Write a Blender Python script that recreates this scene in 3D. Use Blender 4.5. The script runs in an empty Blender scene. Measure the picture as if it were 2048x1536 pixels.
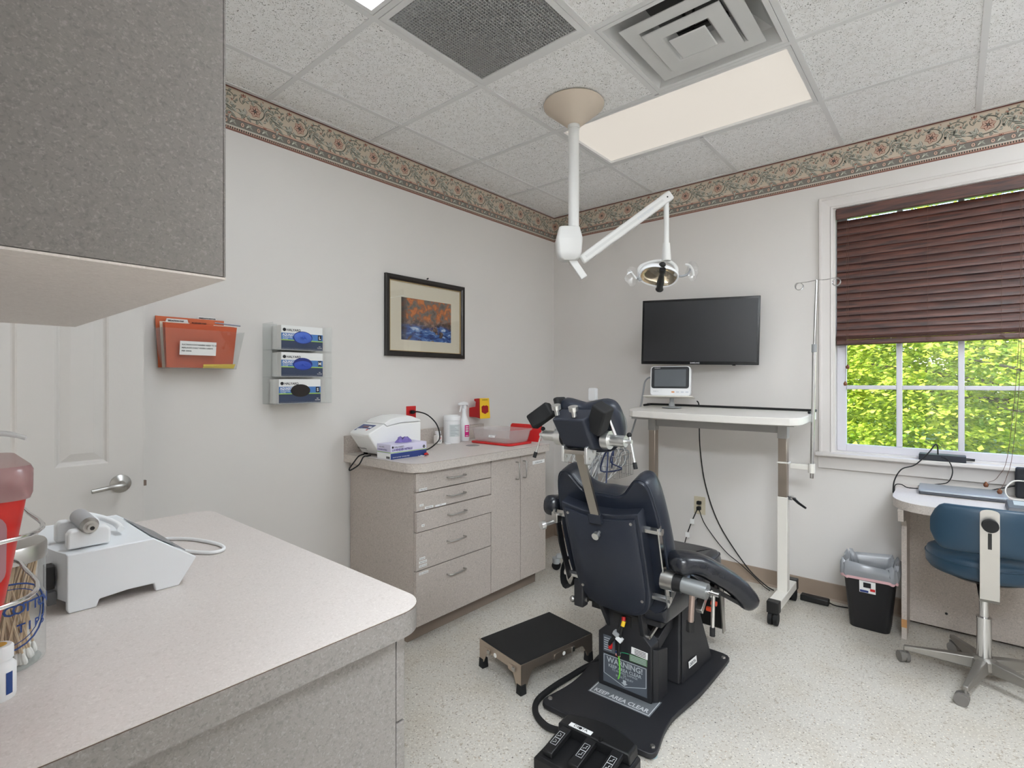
import bpy, bmesh, math, random
from mathutils import Vector, Matrix
R = math.radians
random.seed(7)
SC = bpy.context.scene
COL = SC.collection
# ------------------------------------------------------------------ camera
cam = bpy.data.cameras.new('camera'); camo = bpy.data.objects.new('camera', cam); COL.objects.link(camo)
camo.location = (2.6481, -3.6777, 1.3376); camo.rotation_euler = (R(90), 0, 0.70472)
cam.sensor_fit = 'HORIZONTAL'; cam.sensor_width = 36; cam.lens = 1037.9 / 2048 * 36; cam.shift_y = -0.0028; cam.clip_start = 0.02
SC.camera = camo
# ------------------------------------------------------------------ world, sun, exposure
SC.view_settings.view_transform = 'Standard'; SC.view_settings.look = 'None'
SC.view_settings.gamma = 1; SC.view_settings.use_curve_mapping = False
SC.view_settings.exposure = 0.35
SC.cycles.max_bounces = 9; SC.cycles.diffuse_bounces = 6; SC.cycles.glossy_bounces = 3; SC.cycles.transparent_max_bounces = 20
SC.cycles.use_adaptive_sampling = True; SC.cycles.adaptive_threshold = .02
SC.cycles.sample_clamp_indirect = 6; SC.cycles.caustics_reflective = False; SC.cycles.caustics_refractive = False
W = bpy.data.worlds.new('sky'); SC.world = W; W.use_nodes = True
nt = W.node_tree
sky = nt.nodes.new('ShaderNodeTexSky'); sky.sky_type = 'NISHITA'; sky.sun_disc = False
sky.sun_elevation = R(52); sky.sun_rotation = R(200)
nt.links.new(sky.outputs[0], nt.nodes['Background'].inputs[0]); nt.nodes['Background'].inputs[1].default_value = 0.8
sun = bpy.data.lights.new('sun', 'SUN'); sun.energy = 8.0; sun.angle = R(0.6); sun.color = (1, .96, .88)
suno = bpy.data.objects.new('sun', sun); COL.objects.link(suno); suno.location = (1, -6, 9)
suno.rotation_euler = Vector((0.35, 1.0, -1.25)).to_track_quat('-Z', 'Y').to_euler()
LAMP_VISIBLE = 0.45      # radiance of the dimmer ceiling panel in view
LAMP_OTHER = 6.4; FILL_RIGHT = 16.0; FILL_HALL = 64.0       # radiance of the bright panel at the frame edge and two added unseen fill panels

# ------------------------------------------------------------------ helpers
def lin(c):
    return tuple(((v / 255) / 12.92 if v / 255 <= .04045 else ((v / 255 + .055) / 1.055) ** 2.4) for v in c) + (1,)
MATS = {}
def mat(name, rgb=(200, 200, 200), rough=.5, metal=0., spec=.5, coat=0., emit=0., alpha=1., trans=0., ior=1.45, bump=None, var=None, sub=0.):
    """procedural material; bump=(scale,strength,dist), var=(scale, rgb2, lo, hi) mottles towards rgb2"""
    if name in MATS: return MATS[name]
    m = bpy.data.materials.new(name); m.use_nodes = True; t = m.node_tree; b = t.nodes['Principled BSDF']
    b.inputs['Base Color'].default_value = lin(rgb); b.inputs['Roughness'].default_value = rough
    b.inputs['Metallic'].default_value = metal; b.inputs['Specular IOR Level'].default_value = spec
    b.inputs['Coat Weight'].default_value = coat; b.inputs['Alpha'].default_value = alpha
    b.inputs['Transmission Weight'].default_value = trans; b.inputs['IOR'].default_value = ior
    if emit: b.inputs['Emission Color'].default_value = lin(rgb); b.inputs['Emission Strength'].default_value = emit
    if bump or var:
        tc = t.nodes.new('ShaderNodeTexCoord')
    if bump:
        n = t.nodes.new('ShaderNodeTexNoise'); n.inputs['Scale'].default_value = bump[0]; n.inputs['Detail'].default_value = 3
        t.links.new(tc.outputs['Object'], n.inputs['Vector'])
        bp = t.nodes.new('ShaderNodeBump'); bp.inputs['Strength'].default_value = bump[1]; bp.inputs['Distance'].default_value = bump[2]
        t.links.new(n.outputs['Fac'], bp.inputs['Height']); t.links.new(bp.outputs[0], b.inputs['Normal'])
    if var:
        vs = var if isinstance(var, list) else [var]
        last = None
        for (sc, c2, lo, hi) in vs:
            n = t.nodes.new('ShaderNodeTexNoise'); n.inputs['Scale'].default_value = sc; n.inputs['Detail'].default_value = 2
            t.links.new(tc.outputs['Object'], n.inputs['Vector'])
            mr = t.nodes.new('ShaderNodeMapRange'); mr.inputs[1].default_value = lo; mr.inputs[2].default_value = hi
            t.links.new(n.outputs['Fac'], mr.inputs[0])
            mx = t.nodes.new('ShaderNodeMix'); mx.data_type = 'RGBA'
            if last: t.links.new(last, mx.inputs[6])
            else: mx.inputs[6].default_value = lin(rgb)
            mx.inputs[7].default_value = lin(c2); t.links.new(mr.outputs[0], mx.inputs[0]); last = mx.outputs[2]
        t.links.new(last, b.inputs['Base Color'])
    MATS[name] = m
    return m

class MB:
    """collects geometry for ONE mesh object"""
    def __init__(s): s.v = []; s.f = []; s.mi = []; s.cur = 0
    def add(s, vs, fs):
        k = len(s.v); s.v += [Vector(p) for p in vs]
        for f in fs: s.f.append([i + k for i in f]); s.mi.append(s.cur)
        return s
    def box(s, x0, x1, y0, y1, z0, z1, M=None):
        vs = [Vector((x, y, z)) for z in (z0, z1) for y in (y0, y1) for x in (x0, x1)]
        if M: vs = [M @ p for p in vs]
        return s.add(vs, [(0, 2, 3, 1), (4, 5, 7, 6), (0, 1, 5, 4), (2, 6, 7, 3), (0, 4, 6, 2), (1, 3, 7, 5)])
    def hexa(s, b, t):
        """8 corners: bottom quad b, top quad t (same winding, ccw from above)"""
        return s.add(list(b) + list(t), [(3, 2, 1, 0), (4, 5, 6, 7), (0, 1, 5, 4), (1, 2, 6, 5), (2, 3, 7, 6), (3, 0, 4, 7)])
    def prism(s, poly, o, u, v, d):
        """polygon (a,b) in plane o+a*u+b*v, extruded by vector d"""
        o, u, v, d = Vector(o), Vector(u), Vector(v), Vector(d); n = len(poly)
        p0 = [o + u * a + v * b for a, b in poly]; p1 = [p + d for p in p0]
        area = sum(poly[i][0] * poly[(i + 1) % n][1] - poly[(i + 1) % n][0] * poly[i][1] for i in range(n))
        flip = (area * (u.cross(v)).dot(d)) < 0
        fs = [list(range(n))[::-1], [i + n for i in range(n)]] + [(i, (i + 1) % n, n + (i + 1) % n, n + i) for i in range(n)]
        if flip: fs = [list(f)[::-1] for f in fs]
        return s.add(p0 + p1, fs)
    def flat(s, poly, o, u, v):
        o, u, v = Vector(o), Vector(u), Vector(v)
        return s.add([o + u * a + v * b for a, b in poly], [list(range(len(poly)))])
    def cyl(s, p0, p1, r0, r1=None, n=16, caps=True):
        p0, p1 = Vector(p0), Vector(p1); r1 = r0 if r1 is None else r1
        d = (p1 - p0).normalized(); a = d.orthogonal().normalized(); b = d.cross(a)
        vs = []
        for p, r in ((p0, r0), (p1, r1)):
            for i in range(n):
                t = 2 * math.pi * i / n; vs.append(p + (a * math.cos(t) + b * math.sin(t)) * r)
        fs = [(i, (i + 1) % n, n + (i + 1) % n, n + i) for i in range(n)]
        if caps: fs += [list(range(n))[::-1], list(range(n, 2 * n))]
        return s.add(vs, fs)
    def tube(s, path, r, n=8, closed=False, sub=0, caps=True):
        P = [Vector(p) for p in path]
        if sub: P = spline(P, sub, closed)
        m = len(P); rr = r if isinstance(r, (list, tuple)) else [r] * m
        if len(rr) != m: rr = [rr[min(len(rr) - 1, int(i * len(rr) / m))] for i in range(m)]
        T = []
        for i in range(m):
            q = P[(i + 1) % m] - P[i - 1] if closed else P[min(i + 1, m - 1)] - P[max(i - 1, 0)]
            T.append(q.normalized() if q.length > 1e-9 else Vector((0, 0, 1)))
        a = T[0].orthogonal().normalized(); vs = []
        for i in range(m):
            a = (a - T[i] * a.dot(T[i])); a = a.normalized() if a.length > 1e-6 else T[i].orthogonal().normalized()
            b = T[i].cross(a)
            for j in range(n):
                t = 2 * math.pi * j / n; vs.append(P[i] + (a * math.cos(t) + b * math.sin(t)) * rr[i])
        fs = []
        for i in range(m if closed else m - 1):
            for j in range(n):
                i2 = (i + 1) % m
                fs.append((i * n + j, i * n + (j + 1) % n, i2 * n + (j + 1) % n, i2 * n + j))
        if caps and not closed: fs += [list(range(n))[::-1], list(range((m - 1) * n, m * n))]
        return s.add(vs, fs)
    def ribbon(s, path, w, th, side):
        """flat strap following a path; side = width direction"""
        side = Vector(side).normalized(); P = [Vector(p) for p in path]; m = len(P); vs = []
        for i in range(m):
            t = (P[min(i + 1, m - 1)] - P[max(i - 1, 0)]).normalized(); nn = t.cross(side).normalized()
            for a, b in ((-1, -1), (1, -1), (1, 1), (-1, 1)): vs.append(P[i] + side * (a * w / 2) + nn * (b * th / 2))
        fs = [(i * 4 + j, i * 4 + (j + 1) % 4, i * 4 + 4 + (j + 1) % 4, i * 4 + 4 + j) for i in range(m - 1) for j in range(4)]
        fs += [(3, 2, 1, 0), tuple((m - 1) * 4 + j for j in range(4))]
        return s.add(vs, fs)
    def lathe(s, prof, c=(0, 0, 0), n=24, M=None, sx=1, sy=1):
        c = Vector(c); vs = []; m = len(prof)
        for r, z in prof:
            for i in range(n):
                t = 2 * math.pi * i / n; p = Vector((r * math.cos(t) * sx, r * math.sin(t) * sy, z))
                vs.append((M @ p if M else p) + c)
        fs = [(k * n + i, k * n + (i + 1) % n, (k + 1) * n + (i + 1) % n, (k + 1) * n + i) for k in range(m - 1) for i in range(n)]
        if prof[0][0] > 1e-6: fs.append(list(range(n))[::-1])
        if prof[-1][0] > 1e-6: fs.append([(m - 1) * n + i for i in range(n)])
        return s.add(vs, fs)
    def loft(s, rings, cap=True, closed=True):
        n = len(rings[0]); vs = [p for r in rings for p in r]; fs = []
        for k in range(len(rings) - 1):
            for i in range(n if closed else n - 1):
                fs.append((k * n + i, k * n + (i + 1) % n, (k + 1) * n + (i + 1) % n, (k + 1) * n + i))
        if cap: fs += [list(range(n))[::-1], [(len(rings) - 1) * n + i for i in range(n)]]
        return s.add(vs, fs)
    def sphere(s, c, r, n=12, sx=1, sy=1, sz=1):
        c = Vector(c); prof = [(r * math.sin(math.pi * i / (n // 2)), -r * math.cos(math.pi * i / (n // 2))) for i in range(n // 2 + 1)]
        k = len(s.v); s.lathe(prof, (0, 0, 0), n)
        for i in range(k, len(s.v)): p = s.v[i]; s.v[i] = Vector((p.x * sx, p.y * sy, p.z * sz)) + c
        return s
    def xf(s, M):
        s.v = [M @ p for p in s.v]; return s
    def mesh(s, name, mats, smooth=None):
        me = bpy.data.meshes.new(name); me.from_pydata([tuple(p) for p in s.v], [], s.f)
        for m in (mats if isinstance(mats, (list, tuple)) else [mats]): me.materials.append(m)
        if any(s.mi): me.polygons.foreach_set('material_index', s.mi)
        bm = bmesh.new(); bm.from_mesh(me)
        bmesh.ops.remove_doubles(bm, verts=bm.verts, dist=1e-6)
        bmesh.ops.recalc_face_normals(bm, faces=bm.faces); bm.to_mesh(me); bm.free()
        if smooth is not None:
            me.shade_smooth(); me.set_sharp_from_angle(angle=R(smooth))
        me.update(); return me
    def build(s, name, mats, parent=None, smooth=None, bevel=0, seg=2, sub=0, world=False, loc=None):
        if world and parent is not None:
            Mi = root_matrix(parent).inverted(); s.v = [Mi @ p for p in s.v]
        o = bpy.data.objects.new(name, s.mesh(name, mats, smooth)); COL.objects.link(o)
        if parent is not None: o.parent = parent
        if loc: o.location = loc
        if bevel:
            b = o.modifiers.new('bevel', 'BEVEL'); b.width = bevel; b.segments = seg; b.limit_method = 'ANGLE'; b.angle_limit = R(40)
            if smooth is None: o.data.shade_smooth(); o.data.set_sharp_from_angle(angle=R(30)); b.harden_normals = False
        if sub:
            q = o.modifiers.new('subdivision', 'SUBSURF'); q.levels = sub; q.render_levels = sub
        return o
def root_matrix(o):
    M = Matrix.Identity(4)
    while o is not None:
        M = Matrix.Translation(o.location) @ o.rotation_euler.to_matrix().to_4x4() @ Matrix.Diagonal((*o.scale, 1)) @ M; o = o.parent
    return M
def spline(P, k, closed=False):
    P = [Vector(p) for p in P]; out = []; n = len(P)
    for i in range(n if closed else n - 1):
        if closed: a, b, c, d = P[i - 1], P[i], P[(i + 1) % n], P[(i + 2) % n]
        else: a, b, c, d = P[max(i - 1, 0)], P[i], P[i + 1], P[min(i + 2, n - 1)]
        for j in range(k):
            t = j / k
            out.append(.5 * ((2 * b) + (c - a) * t + (2 * a - 5 * b + 4 * c - d) * t * t + (3 * b - a - 3 * c + d) * t ** 3))
    if not closed: out.append(P[-1])
    return out
def rrect(w, h, r, k=5, cx=0, cy=0):
    pts = []
    for (sx, sy, a0) in ((1, 1, 0), (-1, 1, 90), (-1, -1, 180), (1, -1, 270)):
        for i in range(k + 1):
            a = R(a0 + 90 * i / k); pts.append((cx + sx * (w / 2 - r) + r * math.cos(a), cy + sy * (h / 2 - r) + r * math.sin(a)))
    return pts
def ellipse(rx, ry, n=24, cx=0, cy=0): return [(cx + rx * math.cos(2 * math.pi * i / n), cy + ry * math.sin(2 * math.pi * i / n)) for i in range(n)]
def tag(o, label, cat, group=None):
    o['label'] = label; o['category'] = cat
    if group: o['group'] = group
    return o
def thing(name, label, cat, loc=(0, 0, 0), rz=0, group=None):
    o = bpy.data.objects.new(name, None); COL.objects.link(o); o.empty_display_size = .05
    o.location = loc; o.rotation_euler = (0, 0, rz); return tag(o, label, cat, group)
def struct(o): o['kind'] = 'structure'; return o
def copy_tree(o, parent=None):
    c = o.copy(); COL.objects.link(c); c.parent = parent
    for ch in list(o.children): copy_tree(ch, c)
    return c
def text(s, size, m, parent, o, u, v, name='lettering', align='LEFT', depth=.0, off=.0006, sx=1., bold=0., world=True, spacing=1.):
    """flat printed letters, o = baseline start, u = reading direction, v = up"""
    cu = bpy.data.curves.new('t', 'FONT'); cu.body = s; cu.size = size; cu.align_x = align; cu.extrude = depth; cu.offset = bold; cu.resolution_u = 2
    cu.space_character = spacing; cu.fill_mode = 'FRONT' if not depth else 'BOTH'
    ob = bpy.data.objects.new('t', cu); COL.objects.link(ob); dg = bpy.context.evaluated_depsgraph_get()
    me = bpy.data.meshes.new_from_object(ob.evaluated_get(dg)); bpy.data.objects.remove(ob); bpy.data.curves.remove(cu)
    u, v = Vector(u).normalized(), Vector(v).normalized(); n = u.cross(v); v = n.cross(u)
    M = Matrix(((u.x * sx, v.x, n.x, o[0] + n.x * off), (u.y * sx, v.y, n.y, o[1] + n.y * off), (u.z * sx, v.z, n.z, o[2] + n.z * off), (0, 0, 0, 1)))
    if world and parent is not None: M = root_matrix(parent).inverted() @ M
    me.transform(M); me.name = name; me.materials.clear(); me.materials.append(m)
    for p in me.polygons: p.material_index = 0
    ob = bpy.data.objects.new(name, me); COL.objects.link(ob)
    if parent is not None: ob.parent = parent
    return ob

# ------------------------------------------------------------------ shared materials
def fibre_mat(name, base, dark, light, sc=90., rough=.5, bump=.0):
    """mottled high-pressure laminate: short light and dark fibres"""
    m = bpy.data.materials.new(name); m.use_nodes = True; t = m.node_tree; b = t.nodes['Principled BSDF']; b.inputs['Roughness'].default_value = rough
    tc = t.nodes.new('ShaderNodeTexCoord'); last = None
    for k, (c, s, lo, hi) in enumerate(((dark, 1.0, .52, .68), (light, 1.25, .54, .68), (dark, .45, .56, .8))):
        n = t.nodes.new('ShaderNodeTexNoise'); n.noise_dimensions = '4D'; n.inputs['W'].default_value = k * 3.7; n.inputs['Scale'].default_value = sc * s
        n.inputs['Detail'].default_value = 2.5; n.inputs['Distortion'].default_value = .9
        t.links.new(tc.outputs['Object'], n.inputs['Vector'])
        mr = t.nodes.new('ShaderNodeMapRange'); mr.inputs[1].default_value = lo; mr.inputs[2].default_value = hi; t.links.new(n.outputs['Fac'], mr.inputs[0])
        mx = t.nodes.new('ShaderNodeMix'); mx.data_type = 'RGBA'; mx.inputs[7].default_value = lin(c); t.links.new(mr.outputs[0], mx.inputs[0])
        if last: t.links.new(last, mx.inputs[6])
        else: mx.inputs[6].default_value = lin(base)
        last = mx.outputs[2]
    t.links.new(last, b.inputs['Base Color']); MATS[name] = m; return m
M_WALL = mat('wall paint', (222, 218, 214), .75, bump=(160, .06, .002))
M_LAM = fibre_mat('grey laminate', (184, 174, 166), (164, 155, 147), (202, 193, 185), 150.)
M_LAM_SHADE = fibre_mat('shaded grey laminate', (122, 117, 113), (108, 103, 100), (138, 133, 129), 190.)  # grey laminate with the wall cabinet's shade put into its colour
M_LAM_SHADE_NEAR = fibre_mat('near shaded grey laminate', (132, 127, 124), (116, 112, 109), (148, 143, 140), 190.)  # grey laminate darkened to carry the shade on the near cabinet
M_TOP = fibre_mat('pale laminate worktop', (210, 202, 197), (200, 192, 186), (220, 213, 208), 210., .42)
M_WHITE = mat('white plastic', (236, 237, 238), .38)
M_OFFW = mat('off-white enamel', (222, 219, 214), .4)
M_TRIMW = mat('white painted wood', (214, 209, 205), .45)
M_CHROME = mat('polished chrome', (214, 214, 214), .16, 1.)
M_STEEL = mat('brushed steel', (190, 188, 184), .34, 1., bump=(300, .05, .001))
M_BLACK = mat('black plastic', (24, 24, 25), .42)
M_RUBBER = mat('black rubber', (20, 20, 21), .75)
M_VINYL = mat('navy vinyl', (31, 36, 47), .34, spec=.55, bump=(220, .12, .0015))
M_SHELL = mat('navy textured shell', (36, 40, 50), .46, bump=(420, .2, .001))
M_CHAR = mat('charcoal powder coat', (33, 33, 36), .5, bump=(500, .15, .0008))
M_KNOB = mat('machined aluminium', (226, 226, 224), .3, .9)
M_INK = mat('black ink', (22, 22, 26), .6)
M_PAPER = mat('white paper', (238, 238, 236), .7)
M_RED = mat('red plastic', (196, 28, 30), .4)
M_CLEAR = mat('clear acrylic', (245, 247, 247), .06, trans=1., ior=1.2, alpha=.38)
M_GREYP = mat('grey plastic', (150, 152, 154), .45)
# ------------------------------------------------------------------ room shell
H = 2.76; XR = 4.05; YN = -3.70; YH = -4.95
def floor_mat():
    m = bpy.data.materials.new('flecked vinyl floor'); m.use_nodes = True; t = m.node_tree; b = t.nodes['Principled BSDF']; b.inputs['Roughness'].default_value = .42
    tc = t.nodes.new('ShaderNodeTexCoord'); last = None
    for k, (c, s, lo, hi) in enumerate((((194, 187, 175), 5, .45, .7), ((170, 160, 146), 95, .60, .66), ((226, 221, 210), 120, .58, .66), ((96, 90, 86), 120, .645, .68), ((186, 158, 128), 110, .68, .71))):
        n = t.nodes.new('ShaderNodeTexNoise'); n.noise_dimensions = '4D'; n.inputs['W'].default_value = k * 5.1; n.inputs['Scale'].default_value = s; n.inputs['Detail'].default_value = 1.5
        t.links.new(tc.outputs['Object'], n.inputs['Vector'])
        mr = t.nodes.new('ShaderNodeMapRange'); mr.inputs[1].default_value = lo; mr.inputs[2].default_value = hi; t.links.new(n.outputs['Fac'], mr.inputs[0])
        mx = t.nodes.new('ShaderNodeMix'); mx.data_type = 'RGBA'; mx.inputs[7].default_value = lin(c); t.links.new(mr.outputs[0], mx.inputs[0])
        if last: t.links.new(last, mx.inputs[6])
        else: mx.inputs[6].default_value = lin((200, 195, 186))
        last = mx.outputs[2]
    t.links.new(last, b.inputs['Base Color']); return m
struct(MB().box(-.1, XR + .1, YH - .1, .12, -.08, 0).build('floor', floor_mat()))
struct(MB().box(-.1, 0, YH - .1, .12, 0, H + .12).build('wall_left', M_WALL))
struct(MB().box(XR, XR + .1, YH - .1, .12, 0, H + .12).build('wall_right', M_WALL))
WX0, WX1, WZ0, WZ1 = 2.09, 2.99, .905, 2.385          # window opening in the back wall
b = MB()
b.box(0, WX0, 0, .12, 0, H + .12).box(WX1, XR, 0, .12, 0, H + .12).box(WX0, WX1, 0, .12, 0, WZ0).box(WX0, WX1, 0, .12, WZ1, H + .12)
struct(b.build('wall_back', M_WALL))
b = MB(); b.box(.0, .035, YN - .1, YN, 0, H).box(.035, .765, YN - .1, YN, 2.06, H).box(.765, 2.42, YN - .1, YN, 0, H).box(2.42, 3.6, YN - .1, YN, 2.74, H).box(3.6, XR, YN - .1, YN, 0, H)  # tall opening, set sideways, shaped to steer the added hall light
struct(b.build('wall_front', M_WALL))
struct(MB().box(0, XR, YH - .1, YH, 0, H).build('wall_hall', M_WALL))
# ceiling: slab above, T-bar grid, single tiles
M_TBAR = mat('white T-bar', (226, 226, 226), .5)
def tile_mat():
    m = bpy.data.materials.new('fissured ceiling tile'); m.use_nodes = True; t = m.node_tree; b = t.nodes['Principled BSDF']; b.inputs['Roughness'].default_value = .9
    tc = t.nodes.new('ShaderNodeTexCoord'); last = None
    oi = t.nodes.new('ShaderNodeObjectInfo'); ad = t.nodes.new('ShaderNodeVectorMath'); ad.operation = 'ADD'
    t.links.new(tc.outputs['Object'], ad.inputs[0]); t.links.new(oi.outputs['Location'], ad.inputs[1])
    for k, (c, s, lo, hi, dist) in enumerate((((104, 103, 100), 88, .645, .68, 2.2), ((112, 111, 108), 210, .655, .69, .3), ((232, 231, 229), 30, .5, .8, .0))):
        n = t.nodes.new('ShaderNodeTexNoise'); n.noise_dimensions = '4D'; n.inputs['W'].default_value = k * 2.3; n.inputs['Scale'].default_value = s; n.inputs['Detail'].default_value = 1.; n.inputs['Distortion'].default_value = dist
        t.links.new(ad.outputs[0], n.inputs['Vector'])
        mr = t.nodes.new('ShaderNodeMapRange'); mr.inputs[1].default_value = lo; mr.inputs[2].default_value = hi; t.links.new(n.outputs['Fac'], mr.inputs[0])
        mx = t.nodes.new('ShaderNodeMix'); mx.data_type = 'RGBA'; mx.inputs[7].default_value = lin(c); t.links.new(mr.outputs[0], mx.inputs[0])
        if last: t.links.new(last, mx.inputs[6])
        else: mx.inputs[6].default_value = lin((248, 248, 248))
        last = mx.outputs[2]
    t.links.new(last, b.inputs['Base Color']); return m
M_TILE = tile_mat()
ceil = struct(MB().box(-.1, XR + .1, YH - .1, .12, H + .16, H + .3).build('ceiling', M_TILE))
T = .6096
gx = [0] + [.309 + T * i for i in range(7) if .309 + T * i < XR - .05] + [XR]
gy = [YH] + [-.652 - T * i for i in range(7, -1, -1) if -.652 - T * i > YH + .05] + [0]
def near(a, b): return abs(a - b) < .02
LX0, LX1 = .309 + T, .309 + 3 * T
special = {}                                       # cells without a plain tile
for i in range(len(gx) - 1):
    for j in range(len(gy) - 1):
        x0, x1, y0, y1 = gx[i], gx[i + 1], gy[j], gy[j + 1]
        k = None
        if x0 > LX0 - .02 and x1 < LX1 + .02 and (near(y0, -.652 - T) or near(y0, -.652 - 4 * T)): k = 1
        if near(x0, LX0) and near(y0, -.652 - 3 * T): k = 1
        if near(x0, LX0 + T) and near(y0, -.652 - 2 * T): k = 1
        if x0 > 3.2 and y0 > -1.9 and y0 < -.7: k = 1
        if x0 > .309 + 4 * T - .02 and x1 < .309 + 6 * T + .02 and near(y0, YH): k = 1
        if k: continue
        w, d = x1 - x0 - .012, y1 - y0 - .012
        o = MB().box(-w / 2, w / 2, -d / 2, d / 2, -.002, .014).build('ceiling_tile', M_TILE, ceil)
        o.location = ((x0 + x1) / 2, (y0 + y1) / 2, H + .002 + random.uniform(0, .0015))
for k, x in enumerate(gx):
    w = .012
    y0, y1 = YH, 0
    MB().box(-w, w, y0, y1, -.004, .03).build('grid_bar', M_TBAR, ceil, loc=(min(max(x, .01), XR - .01), 0, H))
for y in gy:
    for i in range(len(gx) - 1):
        if near(y, -.652 - T) is False and False: continue
        if gx[i + 1] < LX1 + .02 and gx[i] > LX0 + T - .02 and False: continue
        if gx[i] > LX0 - .02 and gx[i + 1] < LX1 + .02 and False: continue
        MB().box(gx[i] + .012, gx[i + 1] - .012, -.012, .012, -.0035, .03).build('grid_bar', M_TBAR, ceil, loc=(0, min(max(y, YH + .01), -.01), H))
# remove the T-bar that would run across the middle of the 2x4 lamps
for o in list(ceil.children):
    if o.name.startswith('grid_bar') and abs(o.location.x - (LX0 + T)) < .01:
        ms = o.data; bpy.data.objects.remove(o)
        segs = [(YH, -.652 - 4 * T), (-.652 - 3 * T, -.652 - T), (-.652, 0)]
        for a, c in segs: MB().box(-.012, .012, a, c, -.004, .03).build('grid_bar', M_TBAR, ceil, loc=(LX0 + T, 0, H))
# ceiling light panels: frame, acrylic diffuser that glows
def light_panel(x0, x1, y0, y1, rad, label, col=(238, 247, 255)):
    t = thing('ceiling_light', label, 'ceiling light', ((x0 + x1) / 2, (y0 + y1) / 2, H), 0, 'recessed ceiling light panels')
    w, d = (x1 - x0) / 2 - .014, (y1 - y0) / 2 - .014
    b = MB()
    b.box(-w, w, -d, -d + .018, -.003, .05).box(-w, w, d - .018, d, -.003, .05).box(-w, -w + .018, -d + .018, d - .018, -.003, .05).box(w - .018, w, -d + .018, d - .018, -.003, .05)
    b.build('frame', M_TBAR, t)
    MB().box(-w, w, -d, d, .12, .13).build('housing', M_OFFW, t)
    m = bpy.data.materials.new('glowing diffuser'); m.use_nodes = True; tt = m.node_tree; p = tt.nodes['Principled BSDF']
    p.inputs['Base Color'].default_value = lin((150, 148, 144)); p.inputs['Roughness'].default_value = .4
    p.inputs['Emission Color'].default_value = lin(col); p.inputs['Emission Strength'].default_value = rad
    MB().box(-w + .018, w - .018, -d + .018, d - .018, .012, .016).build('diffuser', m, t)
    return t
light_panel(LX0, LX1, -.652 - T, -.652, LAMP_VISIBLE, 'long glowing ceiling light panel behind the exam lamp pole', (255, 246, 234))
light_panel(LX0, LX1, -.652 - 4 * T, -.652 - 3 * T, LAMP_OTHER, 'bright ceiling light panel just entering the picture beside the perforated air grille')
light_panel(.309 + 5 * T, XR, -.652 - 2 * T, -.652, FILL_RIGHT, 'added unseen fill light panel over the right end of the desk')  # out-of-view panel added to brighten the drawer fronts and far side
light_panel(.309 + 4 * T, .309 + 6 * T, YH, -.652 - 6 * T, FILL_HALL, 'added unseen fill light panel in the hallway behind the camera')  # out-of-view panel added to brighten surfaces facing the camera
# air return grille (egg-crate) and supply diffuser
g = thing('air_return_grille', 'square perforated air return grille set in the ceiling', 'vent', ((LX0 + .5 * T), -.652 - 2.5 * T, H))
w = T / 2 - .014
b = MB(); b.box(-w, w, -w, -w + .025, -.005, .02).box(-w, w, w - .025, w, -.005, .02).box(-w, -w + .025, -w + .025, w - .025, -.005, .02).box(w - .025, w, -w + .025, w - .025, -.005, .02)
b.build('frame', M_TBAR, g)
MB().box(-w, w, -w, w, .1, .11).build('duct_back', mat('dark duct', (96, 96, 96), .8), g)
b = MB(); n = 42; wi = w - .025
for i in range(n + 1):
    c = -wi + 2 * wi * i / n
    b.box(c - .0011, c + .0011, -wi, wi, 0, .014).box(-wi, wi, c - .0011, c + .0011, .0003, .0137)
o = b.build('egg_crate', mat('grille enamel', (176, 176, 175), .5), g); o['kind'] = 'stuff'
d = thing('air_diffuser', 'square stepped air supply diffuser with nested plates in the ceiling', 'vent', (LX0 + 1.5 * T, -.652 - 1.5 * T, H))
M_DIF = mat('diffuser enamel', (212, 212, 211), .45)
b = MB(); b.box(-w, w, -w, -w + .02, -.004, .02).box(-w, w, w - .02, w, -.004, .02).box(-w, -w + .02, -w + .02, w - .02, -.004, .02).box(w - .02, w, -w + .02, w - .02, -.004, .02)
b.build('frame', M_TBAR, d)
def sqring(b, w0, z0, w1, z1, th=.002):
    for (z_off) in (0, th):
        q0 = [Vector((sx * w0, sy * w0, z0 + z_off)) for sx, sy in ((-1, -1), (1, -1), (1, 1), (-1, 1))]
        q1 = [Vector((sx * w1, sy * w1, z1 + z_off)) for sx, sy in ((-1, -1), (1, -1), (1, 1), (-1, 1))]
        b.loft([q0, q1], cap=False)
b = MB(); sqring(b, w - .02, .0, w - .05, .055); sqring(b, w - .05, .055, .16, .12)
b.build('outer_cone', M_DIF, d)
for k, (w0, w1, z) in enumerate(((.222, .165, -.006), (.155, .095, -.018))):
    b = MB(); sqring(b, w0, z, w1, z - .004, .003); sqring(b, w1, z - .004, w1 - .03, z + .045, .003)
    b.build('plate', M_DIF, d, bevel=.004)
MB().hexa([(-.072, -.072, -.032), (.072, -.072, -.032), (.072, .072, -.032), (-.072, .072, -.032)], [(-.075, -.075, -.026), (.075, -.075, -.026), (.075, .075, -.026), (-.075, .075, -.026)]).build('centre_plate', M_DIF, d, bevel=.004)
b = MB(); b.cyl((0, 0, -.026), (0, 0, .12), .006, n=8); b.box(-.16, .16, -.006, .006, .03, .036).box(-.006, .006, -.16, .16, .03, .036); b.build('damper', M_BLACK, d)
MB().box(-.165, .165, -.165, .165, .12, .122).build('duct_back', mat('dark duct'), d)
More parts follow.
